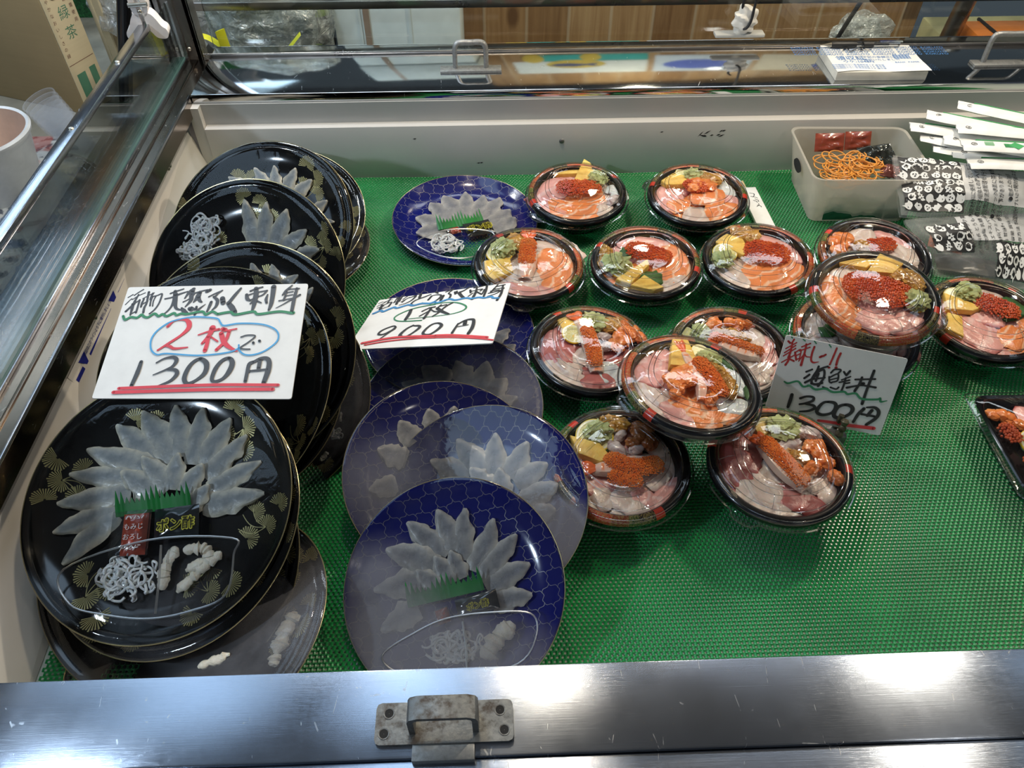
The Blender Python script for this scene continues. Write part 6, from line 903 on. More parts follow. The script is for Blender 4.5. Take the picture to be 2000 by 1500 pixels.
# ---------------------------------------------------------------- tub of rubber bands and sachets
def milky(name, col, al):
    m, nt, out = nodes(name); d = N(nt, 'ShaderNodeBsdfPrincipled', i_Roughness=.35); d.inputs['Base Color'].default_value = c4(col); t = N(nt, 'ShaderNodeBsdfTransparent'); tl = N(nt, 'ShaderNodeBsdfTranslucent', i_Color=c4(col)); a = nt.nodes.new('ShaderNodeAddShader')
    mx0 = nt.nodes.new('ShaderNodeMixShader'); mx0.inputs[0].default_value = .4; nt.links.new(d.outputs[0], mx0.inputs[1]); nt.links.new(tl.outputs[0], mx0.inputs[2])
    mx = nt.nodes.new('ShaderNodeMixShader'); mx.inputs[0].default_value = al; nt.links.new(t.outputs[0], mx.inputs[1]); nt.links.new(mx0.outputs[0], mx.inputs[2]); nt.links.new(mx.outputs[0], out.inputs[0]); return m
M_tub = milky('milky_plastic', (.74, .70, .62), .62); M_bag = milky('milky_clear_bag', (.80, .81, .80), .22); M_cup2 = milky('frosty_cup', (.62, .66, .72), .16); M_paper = plain('white_paper', (.78, .78, .75), .6)
M_band_ = plain('amber_rubber', (.72, .30, .045), .4, 0, .5); M_dullred = plain('dull_red_sachet', (.27, .055, .03), .2, 0, .5, .3); M_foil = plain('dark_foil', (.05, .055, .05), .16, .6); M_greenp = plain('dark_green_pack', (.02, .10, .05), .3)
tub = thing('plastic_tub', 'milky white plastic tub of rubber bands and sachets by the back wall', 'tub', T(.612, 1.112, .0022) @ RZ(-.04))
def rrect(hx, hy, r, n=5):
    o = []
    for sx, sy, a0 in ((1, 1, 0), (-1, 1, pi/2), (-1, -1, pi), (1, -1, 1.5*pi)):
        for k in range(n): a = a0+k*pi/2/(n-1); o.append((sx*(hx-r)+r*cos(a), sy*(hy-r)+r*sin(a)))
    return o
def shell(prof, n=5, mi=0):
    mb = MB(); vs = []; L = None
    for hx, hy, r, z in prof:
        o = rrect(hx, hy, r, n); L = len(o); vs += [(x, y, z) for x, y in o]
    fs = []
    for j in range(len(prof)-1):
        for i in range(L): k = (i+1) % L; fs.append((j*L+i, j*L+k, (j+1)*L+k, (j+1)*L+i))
    fs.append(tuple(reversed(range(L)))); mb.add(vs, fs, mi); return mb
mb = shell([(.078, .066, .012, 0), (.084, .072, .014, .03), (.096, .080, .016, .0845), (.0985, .0825, .017, .086), (.0985, .0825, .017, .088), (.0945, .0785, .016, .087), (.0825, .0705, .014, .03), (.076, .064, .012, .003)]); obj('tub_wall', mb, M_tub, tub)
mb = MB(); pl = [(.010*cos(a)*(1.9 if abs(cos(a)) > .2 else 1.6), .0085*sin(a)) for a in [k*pi/8 for k in range(16)]]
mb.add([(-.0945+.002*(z > 0)-.0022, x+.006, .060+z) for x, z in pl], [tuple(range(16))]); obj('grip_hole', mb, M_hole, tub)
mb = MB(); rnd = random.Random(11)
for k in range(46):
    cx, cy = rnd.uniform(-.055, .03), rnd.uniform(-.05, .02); r = rnd.uniform(.014, .024); a = rnd.uniform(0, 3); ti = rnd.uniform(-.35, .35); e = rnd.uniform(.45, 1)
    mb.tube([(cx+r*cos(t)*cos(a)-r*e*sin(t)*sin(a), cy+r*cos(t)*sin(a)+r*e*sin(t)*cos(a), .062+.011*math.exp(-((cx+.01)**2+cy**2)*500)+r*ti*cos(t)*.6+.0003*k*.3) for t in [q*2*pi/14 for q in range(14)]], .0011, 5, closed=True)
tag(obj('rubber_bands', mb, M_band_, None, T(.612, 1.112, .0)), 'tangle of amber rubber bands heaped in the milky tub', 'rubber bands', kind='stuff')
def pouch(name, label, cat, w, h, th, M, mats, deco=None, seed=1, crumple=1.0):
    rnd = random.Random(seed); o_ = rnd.uniform(0, 50); mb = MB(); n = 14; vs = []; fs = []
    def surf(u, v, sg=1):
        e = max(0, (1-abs(2*u-1)**3.5)*(1-abs(2*v-1)**3.5)); z = sg*th/2*e+crumple*th*.35*noise.noise(Vector((u*5+o_, v*5, sg*.3)))*(e+.15)
        return Vector(((u-.5)*w, (v-.5)*h, z))
    for sg in (1, -1):
        for j in range(n+1):
            for i in range(n+1): vs.append(surf(i/n, j/n, sg))
    k = n+1
    for j in range(n):
        for i in range(n): q = (j*k+i, j*k+i+1, (j+1)*k+i+1, (j+1)*k+i); fs += [q, tuple(k*k+x for x in reversed(q))]
    mb.add(vs, fs, 0)
    if deco: deco(mb, surf)
    return tag(obj(name, mb, mats, None, M, .9), label, cat)
pouch('sauce_sachet', 'clear red sauce sachet standing at the back of the tub, left one', 'sachet', .050, .030, .008, T(.580, 1.166, .078) @ Matrix.Rotation(1.0, 4, 'X'), [M_dullred], None, 3)
pouch('sauce_sachet', 'clear red sauce sachet standing at the back of the tub, right one', 'sachet', .045, .030, .008, T(.630, 1.170, .078) @ Matrix.Rotation(1.0, 4, 'X'), [M_dullred], None, 4)
pouch('foil_sachet', 'shiny dark foil sachet lying at the back right inside the tub', 'sachet', .062, .042, .014, T(.655, 1.135, .070) @ RZ(.2) @ Matrix.Rotation(.35, 4, 'X'), [M_foil], None, 5, 1.8)
pouch('foil_sachet', 'crumpled reddish dark foil sachet at the front right inside the tub', 'sachet', .050, .036, .012, T(.668, 1.085, .068) @ RZ(-.4), [plain('red_dark_foil', (.16, .05, .04), .2, .4)], None, 6, 2)
for k, (x, w) in enumerate(((.575, .05), (.625, .05), (.672, .04))):
    pouch('green_sachet', ('dark green sachet pressed against the tub front, left', 'dark green sachet pressed against the tub front, middle', 'dark green sachet pressed against the tub front, right')[k], 'sachet', w, .038, .006, T(x, 1.048, .026) @ Matrix.Rotation(pi/2-.25, 4, 'X'), [M_greenp], None, 7+k)
# ---------------------------------------------------------------- chopsticks in paper sleeves
M_wood = plain('pale_wood', (.66, .52, .30), .5, nz=.12); M_gprint = plain('green_print', (.06, .36, .12), .5); M_kprint = plain('black_print', (.02, .02, .02), .5)
ch = thing('sleeved_chopsticks', 'disposable chopsticks in a white paper sleeve beside the back bowl', 'chopsticks', T(.4505, 1.090, .0035) @ RZ(.04))
mb = MB()
for s in (-1, 1): mb.box(-.0105+(.0052 if s > 0 else 0), -.0058+(.0052 if s > 0 else 0), -.095, .073, .0008, .005, 0, None, .0008)
obj('chopstick_pair', mb, M_wood, ch)
mb = MB(); mb.box(-.0145, .0145, -.108, .050, 0, .0062, 0, None, .0009)
for k, (a, b) in enumerate((((-.004, .032), (.003, .028)), ((.002, .030), (-.002, .020)), ((-.005, .022), (.005, .016)), ((0, .014), (.004, .006)), ((-.004, .010), (.001, .004)), ((.002, .0), (-.003, -.008)), ((-.001, -.004), (.004, -.010)))): mb.ribbon([(a[0]+.003, a[1]), ((a[0]+b[0])/2+.005, (a[1]+b[1])/2), (b[0]+.003, b[1])], [.0012]*3, .0064, 1)
obj('paper_sleeve', mb, [M_paper, M_kprint], ch, None, .5)
def sleeve(x, y, z, L, rz, ry, label, deco):
    o = thing('chopstick_packet', label, 'chopsticks', T(x, y, z) @ RZ(rz) @ Matrix.Rotation(ry, 4, 'Y'), 'paper chopstick packets in a heap at the right')
    mb = MB(); nx, ny = 26, 6; vs = []; fs = []; w = .031
    for sg in (1, -1):
        for i in range(nx+1):
            for j in range(ny+1):
                u, v = i/nx, j/ny*2-1; e = (1-v**4)*(1 if u > .14 else .25+.75*u/.14); zz = sg*.0040*e+.0012*sin(v*6+u*9+x*90)*(1-min(1, u*4)); vs.append((u*L, v*w/2*(1 if u > .02 else 1.0), zz))
    k = ny+1; o_ = (nx+1)*k
    for i in range(nx):
        for j in range(ny): q = (i*k+j, (i+1)*k+j, (i+1)*k+j+1, i*k+j+1); fs += [q, tuple(o_+c for c in reversed(q))]
    mb.add(vs, fs, 0)
    M3 = T(L*.09, 0, .0028); R_ = .0042
    mb.tube([(L*.09+R_*cos(a), R_*sin(a), .0031) for a in [q*pi/7 for q in range(14)]], .0004, 4, 1, closed=True); text_into(mb, '箸', .0055, T(L*.09, 0, .0034) @ RZ(-1.2), 1)
    mb.box(L*.12, L, w*.43, w*.47, .0005, .0030, 2)
    if deco:
        for (cx, cy, s, hatch) in ((.040, .001, .0135, 2), (.068, -.002, .012, 1), (.080, -.001, .012, 0)):
            if hatch == 0: mb.add([(cx-s, cy, .0044), (cx, cy-s*.85, .0042), (cx+s, cy, .0044), (cx, cy+s*.85, .0042)], [(0, 1, 2, 3)], 2)
            else:
                for q in range(-4, 5):
                    t = q/5; mb.ribbon([(cx-s*(1-abs(t))/1.0*.5+t*s*.5, cy-s*.42*(1-abs(t))-t*s*.42), (cx+s*(1-abs(t))*.5+t*s*.5, cy+s*.42*(1-abs(t))-t*s*.42)], [.0010]*2, .0043, 2)
                    if hatch == 1: mb.ribbon([(cx-s*(1-abs(t))*.5+t*s*.5, cy+s*.42*(1-abs(t))+t*s*.42), (cx+s*(1-abs(t))*.5+t*s*.5, cy-s*.42*(1-abs(t))+t*s*.42)], [.0010]*2, .0043, 2)
    obj('paper_wrapper', mb, [M_paper, M_kprint, M_gprint], o, None, .8)
    m2 = MB(); 
    for s in (-.0035, .0035): m2.box(L*.2, L*.98, s-.0024, s+.0024, -.0014, .0014)
    obj('chopstick_pair', m2, M_wood, o)
HEAP = [(.716, 1.155, .118, .20, -.30, .02, 0, 'farthest left in the heap, its tip over the tub'), (.728, 1.135, .110, .20, -.36, .04, 0, 'second from the left, tip over the tub'), (.742, 1.112, .104, .20, -.28, .03, 0, 'lowest on the left side of the heap'),
        (.745, 1.170, .130, .20, -.42, .02, 0, 'pointing up at the back left of the heap'), (.757, 1.118, .116, .2, -.33, .03, 0, 'in the middle left of the heap'), (.765, 1.095, .106, .2, -.25, .04, 0, 'low in the front of the heap'),
        (.800, 1.185, .138, .2, -.46, .02, 0, 'rearmost, fanned out against the back wall'), (.778, 1.130, .128, .2, -.22, .0, 0, 'on top at the back of the heap'), (.764, 1.078, .128, .2, -.16, -.01, 1, 'on top at the front, printed with green diamonds'), (.770, 1.052, .112, .2, -.10, .0, 0, 'under the diamond printed packet, lying over the bag')]
for x, y, z, L, rz, ry, dc, w in HEAP: sleeve(x-.022, y-.012, z, L, rz, ry, f'white paper chopstick packet {w}', dc)
# ---------------------------------------------------------------- clear snack bags printed with ghosts
def sheet_bag(quad, seed, patches, greys, texts, name, label, fill, puff=.02):
    rnd = random.Random(seed); q = [Vector(p) for p in quad]; o_ = rnd.uniform(0, 60)
    cen = sum(q, Vector())/4; nrm = (q[1]-q[0]).cross(q[0]-q[3]).normalized(); nrm = -nrm if nrm.z < 0 else nrm
    def S(s, t, off=0.0):
        a = q[0].lerp(q[1], s); b = q[3].lerp(q[2], s); p = a.lerp(b, t)
        h = puff*(sin(pi*max(0, min(1, s)))**.6)*(sin(pi*max(0, min(1, t)))**.6)+.0065*noise.noise(Vector((s*4+o_, t*4, 0)))+.003*noise.noise(Vector((s*11+o_, t*10, 4)))
        return p+nrm*(h+off)-cen
    bag = thing(name, label, 'snack bag', T(*cen)); mb = MB(); n = 22; vs = []; fs = []
    for lay in (0, 1):
        for j in range(n+1):
            for i in range(n+1):
                p = S(i/n, j/n)
                if lay: p = p-nrm*(.004+2.0*max(0, (nrm.dot(p-(q[0].lerp(q[1], i/n).lerp(q[3].lerp(q[2], i/n), j/n)-cen)))))
                vs.append(p)
    k = n+1
    for j in range(n):
        for i in range(n): c = (j*k+i, (j+1)*k+i, (j+1)*k+i+1, j*k+i+1); fs += [c, tuple(k*k+x for x in reversed(c))]
    mb.add(vs, fs); obj('clear_film', mb, M_bag, bag, None, 1.2)
    pr = MB()
    def grid(s0, s1, t0, t1, mi, off, m=10, sk=(0, 0)):
        vs = []; fs = []
        for j in range(m+1):
            for i in range(m+1): vs.append(S(s0+(s1-s0)*i/m+sk[0]*j/m, t0+(t1-t0)*j/m+sk[1]*i/m, off))
        for j in range(m):
            for i in range(m): fs.append((j*(m+1)+i, (j+1)*(m+1)+i, (j+1)*(m+1)+i+1, j*(m+1)+i+1))
        pr.add(vs, fs, mi)
    for g in greys: grid(*g[:4], 2, .0006)
    W_ = (q[1]-q[0]).length; H_ = (q[3]-q[0]).length
    def blobp(s, t, R, a, ghost, pts):
        out_ = []
        for (x, y) in pts: X = x*cos(a)-y*sin(a); Y = x*sin(a)+y*cos(a); out_.append((s+X*R/W_, t+Y*R/H_))
        return out_
    for (s0, s1, t0, t1) in patches:
        grid(s0, s1, t0, t1, 0, .0009); R = .0080; nj = max(1, int((t1-t0)*H_/(R*1.75))); ni = max(1, int((s1-s0)*W_/(R*1.75)))
        for j in range(nj):
            for i in range(ni):
                s = s0+(s1-s0)*(i+.5+.22*(j % 2)-.1)/ni+rnd.uniform(-.06, .06)*(s1-s0)/ni; t = t0+(t1-t0)*(j+.5)/nj+rnd.uniform(-.08, .08)*(t1-t0)/nj; a = rnd.uniform(-2.5, 2.5); kd = rnd.choice((0, 0, 0, 1, 2))
                if kd == 0: pts = [(.82*cos(x), .75*sin(x)) for x in [q_*pi/7 for q_ in range(8)]]+[(-.80, -.5), (-.95, -.95), (-.45, -.65), (-.1, -.9), (.25, -.62), (.6, -.85)]
                elif kd == 1: pts = [(0, .45), (.25, .75), (.4, .4), (1.0, .6), (.85, 0), (.55, -.25), (.3, -.1), (0, -.6), (-.3, -.1), (-.55, -.25), (-.85, 0), (-1.0, .6), (-.4, .4), (-.25, .75)]
                else: pts = [(.8*cos(x), .7*sin(x)) for x in [q_*pi/6 for q_ in range(-1, 8)]]+[(-.45, -.75), (-.15, -.6), (.15, -.75), (.45, -.6)]
                P2 = blobp(s, t, R, a, 1, pts); pr.add([S(*p, .0013) for p in P2], [tuple(range(len(P2)))] , 1)
                for ex in (-.28, .28):
                    E = blobp(s, t, R, a, 0, [(ex+.13*cos(x), .12+.19*sin(x)) for x in [q_*pi/3 for q_ in range(6)]]); pr.add([S(*p, .0016) for p in E], [tuple(range(6))], 0)
                if kd != 1: E = blobp(s, t, R, a, 0, [(.02+.20*cos(x), -.26+.12*sin(x)) for x in [q_*pi/3 for q_ in range(6)]]); pr.add([S(*p, .0016) for p in E], [tuple(range(6))], 0)
    for (s, t, size, rot, string) in texts:
        tm = MB(); text_into(tm, string, size, RZ(rot), 0); pr.add([S(s+x/W_, t-y/H_, .0014) for x, y, _ in tm.v], tm.f, 0)
    # wind every print facet outwards is unnecessary: inks are two-sided
    obj('printed_film', pr, [M_kprint, M_paper, plain('grey_print_ground', (.50, .50, .49), .4)], bag, None, .5)
    return bag, S, cen
ub = lambda *a: a
R90 = pi/2
sheet_bag([(.650, 1.085, .100), (.850, 1.035, .100), (.835, .955, .055), (.642, .985, .055)], 5, [(.03, .47, .02, .93)], [(.47, 1.0, .05, .75)],
          [(.53, .42, .0085, R90, '●原材料に使用しているコーンは'), (.58, .42, .0085, R90, '遺伝子組換えの混入を防ぐため'), (.63, .42, .0085, R90, '分別生産流通管理を行っています'), (.70, .42, .0085, R90, '●スナック表面に茶黒色の粒が'), (.75, .42, .0085, R90, '見える事がありますが、これは'), (.82, .42, .0085, R90, '●取扱上の注意'), (.87, .40, .0085, R90, '湿気やすいので開封後はお早めに'), (.96, .4, .009, R90, '栄養成分表示')], 'snack_bag', 'clear snack bag printed with ghosts, upper one under the chopstick packets', 0, .016)
sheet_bag([(.645, .975, .055), (.850, .990, .058), (.805, .856, .008), (.681, .896, .008)], 9, [(.10, .42, .16, .62), (.62, 1.0, .48, .92)], [(.36, .98, .05, .46)],
          [(.42, .26, .0075, R90, '名称 スナック菓子'), (.48, .26, .0075, R90, '原材料名 とうもろこし'), (.54, .26, .0075, R90, '植物油脂 乳糖 食塩'), (.60, .26, .0075, R90, '酵母エキスパウダー'), (.66, .26, .0075, R90, '調味料(アミノ酸等)'), (.72, .26, .0075, R90, '香料 甘味料 着色料'), (.79, .26, .0075, R90, '内容量 賞味期限'), (.86, .26, .0075, R90, '保存方法 製造者')], 'snack_bag', 'clear snack bag printed with ghosts, lower one at the right edge', 0, .018)
pouch('snack_packet', 'small orange and dark packet inside the lower ghost bag', 'packet', .05, .04, .012, T(.715, .955, .022) @ RZ(-.5), [plain('orange_pack', (.62, .15, .05), .3)], None, 21, 1.4)
pouch('snack_packet', 'dark crumpled packet below the orange one in the ghost bag', 'packet', .09, .04, .012, T(.735, .915, .010) @ RZ(-.25), [plain('dark_pack', (.07, .06, .05), .3)], None, 22, 1.6)
# ---------------------------------------------------------------- rectangular seafood tray, cut by the right edge
TB = T(.693, .548, .0022) @ RZ(-.02)
tr = thing('seafood_tray', 'black rectangular seafood tray with lemon, cut off by the right edge', 'seafood tray', TB)
A_ = [(.598, .618), (.591, .481)]
mb = shell([(.078, .060, .012, 0), (.088, .070, .014, .024), (.0925, .0745, .016, .033), (.0935, .0755, .016, .0345), (.0920, .0740, .016, .0365), (.0875, .0695, .014, .035), (.084, .066, .013, .026), (.080, .062, .012, .022)])
vs = rrect(.080, .062, .012); mb.add([(x, y, .0225) for x, y in vs], [tuple(range(len(vs)))]); obj('container', mb, M_black, tr)
lid = shell([(.101, .0815, .012, .0325), (.0985, .0795, .014, .034), (.095, .077, .016, .0375), (.090, .072, .015, .0385), (.084, .066, .014, .0435), (.050, .040, .012, .0440), (.046, .036, .012, .0475), (.010, .010, .004, .048)])
lid.f = lid.f[:-1]; lid.m = lid.m[:-1]; obj('lid', lid, M_clear, tr)
mb = MB(); P = [(x, y, .0330) for x, y in rrect(.1005, .081, .010)]; mb.tube(P, .0010, 6, closed=True); P = [(x, y, .0448) for x, y in rrect(.047, .037, .012)]; mb.tube(P, .0007, 6, closed=True); obj('lid_brim', mb, M_ridge, tr)
put_food([('neg', [(-66, 42)], [17, 13]), ('neg', [(-48, 30)], [14, 11]), ('tun', [(-38, 48), (-10, 46), (20, 44)], [34]), ('tun', [(-20, 26), (6, 22), (30, 20)], [30]), ('shi', [(-62, -2), (-20, -8)], [46]), ('roe', [(-70, 22), (-68, 10)], [22]), ('roe', [(-60, -30), (-44, -38)], [26]), ('lem', [(-44, 2)], [19]), ('sal', [(10, -10), (36, -20), (60, -24)], [34]), ('whi', [(-20, -36), (10, -40), (40, -44)], [30])], TB, .0255, 'rectangular seafood tray', .09, 77)
# ---------------------------------------------------------------- receipt pad and pen on the rear sill
pad = thing('receipt_pad', 'white receipt pad with blue printing lying on the rear steel sill', 'receipt pad', T(.668, 1.288, .1502) @ RZ(-.02))
mb = MB(); mb.box(-.077, .077, -.050, .050, 0, .015, 0, None, .0008); obj('page_block', mb, plain('cream_paper', (.72, .69, .60), .7), pad)
M_bprint = plain('blue_print', (.06, .22, .55), .5)
mb = MB(); n = 16; vs = []; fs = []
def cz(u, v): return .0158+.0035*max(0, u-.55)*max(0, .5-v)*4+.0008*sin(u*9)*(v < .3)
for sg in (0, 1):
    for j in range(n+1):
        for i in range(n+1): u, v = i/n, j/n; vs.append((-.0775+.157*u, -.0505+.101*v+.004*sin(u*5)*(v < .02), cz(u, v)-sg*.0005))
for j in range(n):
    for i in range(n): k = n+1; q = (j*k+i, j*k+i+1, (j+1)*k+i+1, (j+1)*k+i); fs += [q, tuple(k*k+x for x in reversed(q))]
mb.add(vs, fs, 0)
def ptxt(s, size, x, y, mi=1, sx=1.0):
    tm = MB(); text_into(tm, s, size, T(x, y, 0) @ Matrix.Scale(sx, 4, (1, 0, 0)), 0)
    mb.add([(a, b, cz((a+.0775)/.157, (b+.0505)/.101)+.0004) for a, b, _ in tm.v], tm.f, mi)
for r in range(4): ptxt('KOKUYO  '*6, .0095, .004, .040-.0085*r)
ptxt('領収証', .017, -.040, -.001); ptxt('ウケ-1048N', .0105, -.030, -.014); ptxt('下記の金額正に', .008, .010, .003); ptxt('領収いたしました', .008, .012, -.007); ptxt('BANK  PAPER', .007, .052, -.018)
for k in range(16): mb.add([(x, y, cz((x+.0775)/.157, (y+.0505)/.101)+.0004) for x, y in ((.036+.0018*k, -.004), (.036+.0018*k+.0006+.0006*(k % 3 == 0), -.004), (.036+.0018*k+.0006+.0006*(k % 3 == 0), .012), (.036+.0018*k, .012))], [(0, 1, 2, 3)], 1)
for k in range(3): ptxt('有効期限のない普通領収証です 複写簿', .0052, -.035, -.026-.006*k)
mb.ribbon([(-.045, .026), (-.036, .034), (-.034, .022), (-.020, .030), (-.012, .024), (-.012, .036), (-.004, .026), (.004, .028)], [.0022]*8, .0185, 2)
obj('cover_sheet', mb, [M_paper, M_bprint, M_kprint], pad, None, .8)
pen = thing('ballpoint_pen', 'clear ballpoint pen with black rubber grip lying on the receipt pad', 'pen', T(.590, 1.330, .1715) @ RZ(-.015))
RX = Matrix.Rotation(pi/2, 4, 'Y')
mb = MB(); mb.lathe([(.0006, 0), (.0012, .004), (.0034, .014), (.0040, .016)], 20, 0, RX); obj('tip', mb, M_screw, pen)
mb = MB(); mb.lathe([(.0046, .016), (.0056, .022), (.0056, .052), (.0050, .058), (.0049, .060)], 20, 0, RX); obj('rubber_grip', mb, M_rubber, pen)
mb = MB(); mb.lathe([(.0049, .060), (.0048, .120), (.0044, .136), (.0002, .137)], 20, 0, RX); obj('clear_barrel', mb, M_ridge, pen)
mb = MB(); mb.lathe([(.0018, .060), (.0018, .118)], 10, 0, RX); mb.lathe([(.0050, .072), (.0050, .090)], 20, 0, RX); obj('ink_refill', mb, M_kprint, pen)
mb = MB(); mb.box(.100, .140, -.0022, .0022, .0045, .0065); obj('pocket_clip', mb, M_ridge, pen)
# ---------------------------------------------------------------- hook with tape wad on the rear track
hk = thing('taped_hook', 'black wire hook bound with white tape on the rear track', 'hook', T(.461, 1.382, .1665))
mb = MB(); mb.box(-.050, .040, -.010, .012, 0, .007, 0, None, .003); obj('mounting_pad', mb, plain('grey_white_plastic', (.48, .48, .45), .4), hk)
mb = MB(); off = Vector((3, 1, 2)); mb.ico((0, 0, .028), (.021, .014, .027), 4, fn=lambda p: 1+.16*noise.noise(p*2+off)+.12*sin(p.z*11+p.x*3)); obj('tape_wad', mb, plain('white_tape', (.74, .72, .66), .5), hk)
mb = MB(); P, _ = smooth([(-.004, -.014, .018), (.001, -.017, .022), (.006, -.016, .035), (.008, -.012, .06), (.012, -.010, .12), (.015, -.008, .20)], None, 5); mb.tube(P, .0024, 8)
P, _ = smooth([(-.010, -.004, .050), (-.010, -.004, .062), (-.004, -.004, .072)], None, 4); mb.tube(P, .0026, 8); obj('wire', mb, M_blackm, hk)
# ---------------------------------------------------------------- behind the case
def planks():
    m, nt, out = nodes('pine_planks'); v = coords(nt, 'Object'); s = nt.nodes.new('ShaderNodeSeparateXYZ'); nt.links.new(v, s.inputs[0])
    x = math_(nt, 'MULTIPLY', s.outputs[0], 9.3); idx = math_(nt, 'FLOOR', x); fr = math_(nt, 'FRACT', x); wn = N(nt, 'ShaderNodeTexWhiteNoise', noise_dimensions='1D'); nt.links.new(idx, wn.inputs['W'])
    g = noise_(nt, coords(nt, 'Object', (60, 60, 3.2)), 1.0, 4, .6, .8); kn = N(nt, 'ShaderNodeTexVoronoi', i_Scale=5.0); nt.links.new(coords(nt, 'Object', (1, 1, .55)), kn.inputs['Vector']); kd = ramp(nt, kn.outputs[0], [(.05, 1), (.10, 0)])
    c = ramp(nt, math_(nt, 'ADD', math_(nt, 'MULTIPLY', g, .75), math_(nt, 'MULTIPLY', wn.outputs[0], .3)), [(.25, (.20, .105, .045)), (.55, (.34, .20, .095)), (.85, (.50, .34, .18))])
    c = mixc(nt, math_(nt, 'MULTIPLY', kd, .75), c, (.11, .05, .02)); seam = ramp(nt, fr, [(0, 1), (.035, 0), (.94, 0), (.97, .9), (1, 1)]); c = mixc(nt, math_(nt, 'MULTIPLY', seam, .55), c, (.52, .44, .33)); bsdf(nt, out, c, .4, 0, .4, bump=seam, bstr=.4, bdist=.002); return m
mb = MB(); mb.box(-.085, 1.115, 2.0, 2.03, -.45, .9); tag(obj('wall_back', mb, planks()), kind='structure')
mb = MB(); mb.box(-1.6, 2.4, 1.44, 2.05, -.47, -.45); tag(obj('floor', mb, plain('dark_floor', (.05, .055, .06), .6)), kind='structure')
mb = MB(); mb.box(-2.6, 3.2, -1.8, 2.6, 2.25, 2.3); tag(obj('unseen_ceiling', mb, plain('dark_ceiling', (.16, .16, .165), .8)), kind='structure')  # unseen ceiling, added dark for contrast in the steel's reflections
def poster(x0, x1, z0, z1, col, label, deco):
    mb = MB(); mb.box(x0, x1, 1.9955, 1.9985, z0, z1, 0)
    for k, (kind, px_, pz, a, b, mi) in enumerate(deco):
        y = 1.9950-.0002*k
        if kind == 'disc': mb.add([(px_+a*cos(t), y, pz+b*sin(t)) for t in [-q*pi/20 for q in range(40)]], [tuple(range(40))], mi)
        else: mb.add([(px_+x*a, y, pz+z*b) for x, z in ((-1, .1), (-.6, .45), (0, .5), (.5, .2), (1, .55), (.8, 0), (1, -.5), (.4, -.2), (-.2, -.45), (-.7, -.35))], [tuple(reversed(range(10)))], mi)
    tag(obj('wall_poster', mb, [plain('poster_'+col[0], col[1], .5), plain('poster_mustard', (.52, .38, .05), .5), plain('poster_navy', (.02, .04, .16), .5), plain('poster_blue', (.06, .11, .50), .5), plain('poster_cream', (.62, .56, .46), .5), plain('poster_teal', (.02, .33, .33), .5)]), label, 'poster')
poster(.02, .40, .425, .62, ('white', (.62, .66, .68)), 'white poster with mustard disc on the wooden wall, mirrored in the rear sill', [('disc', .195, .470, .085, .065, 1), ('fish', .19, .480, .072, .055, 2)])
poster(.06, .40, .33, .42, ('teal', (.02, .33, .33)), 'teal poster low on the wooden wall', [('disc', .08, .38, .03, .06, 1), ('disc', .24, .37, .03, .05, 1)])
poster(.42, .70, .36, .62, ('paleblue', (.50, .58, .70)), 'pale poster with a blue disc on the wooden wall', [('disc', .545, .50, .10, .075, 3)])
poster(.72, .90, .36, .62, ('cream', (.62, .56, .48)), 'cream poster on the wooden wall', [('fish', .80, .48, .05, .05, 4)])
poster(.92, 1.11, .36, .62, ('white2', (.60, .62, .64)), 'white poster with blue half disc at the right of the wooden wall', [('disc', 1.0, .53, .11, .08, 3)])
M_foam = plain('white_foam', (.60, .66, .68), .7, nz=.06, nscale=25, bstr=.2)
def foam(x0, x1, y0, y1, z0, z1, label):
    o = thing('foam_box', label, 'foam box', T((x0+x1)/2, (y0+y1)/2, z0)); hx, hy, H = (x1-x0)/2, (y1-y0)/2, z1-z0
    mb = MB(); mb.box(-hx, hx, -hy, hy, 0, H*.815, 0, None, .006)
    for k in range(2): mb.box(-hx*.60+k*hx*.78, -hx*.56+k*hx*.78, -hy-.003, -hy, .02, H*.7, 0)
    obj('box_body', mb, M_foam, o); mb = MB(); mb.box(-hx-.004, hx+.004, -hy-.005, hy+.005, H*.82, H, 0, None, .008); obj('box_lid', mb, M_foam, o)
    mb = MB(); mb.box(-hx*.52, -hx*.43, -hy-.0056, -hy+.02, .0, H*.99, 0); obj('tape_strip', mb, plain('brown_tape', (.30, .22, .17), .3), o)
foam(-.325, -.052, 1.70, 1.95, -.45, .46, 'white foam box behind the case, beside the wooden wall')
def crinkle(name, col, al, gl):
    m, nt, out = nodes(name); n = N(nt, 'ShaderNodeTexVoronoi', i_Scale=26.0); nt.links.new(coords(nt, 'Object', (1, 1, 1.6), (.4, .3, .5)), n.inputs['Vector']); n2 = noise_(nt, coords(nt), 38, 4, .6, 1.5)
    bp = N(nt, 'ShaderNodeBump', i_Strength=.9, i_Distance=.012); nt.links.new(math_(nt, 'ADD', n.outputs[0], n2), bp.inputs['Height'])
    t = N(nt, 'ShaderNodeBsdfTransparent'); d = N(nt, 'ShaderNodeBsdfDiffuse', i_Color=c4(col)); g = N(nt, 'ShaderNodeBsdfGlossy', i_Roughness=.16); nt.links.new(bp.outputs[0], g.inputs['Normal']); nt.links.new(bp.outputs[0], d.inputs['Normal'])
    x = nt.nodes.new('ShaderNodeMixShader'); nt.links.new(ramp(nt, n2, [(.35, al*.6), (.65, min(1, al*1.5))]), x.inputs[0]); nt.links.new(t.outputs[0], x.inputs[1]); nt.links.new(d.outputs[0], x.inputs[2])
    y = nt.nodes.new('ShaderNodeMixShader'); y.inputs[0].default_value = gl; nt.links.new(x.outputs[0], y.inputs[1]); nt.links.new(g.outputs[0], y.inputs[2]); nt.links.new(y.outputs[0], out.inputs[0]); return m
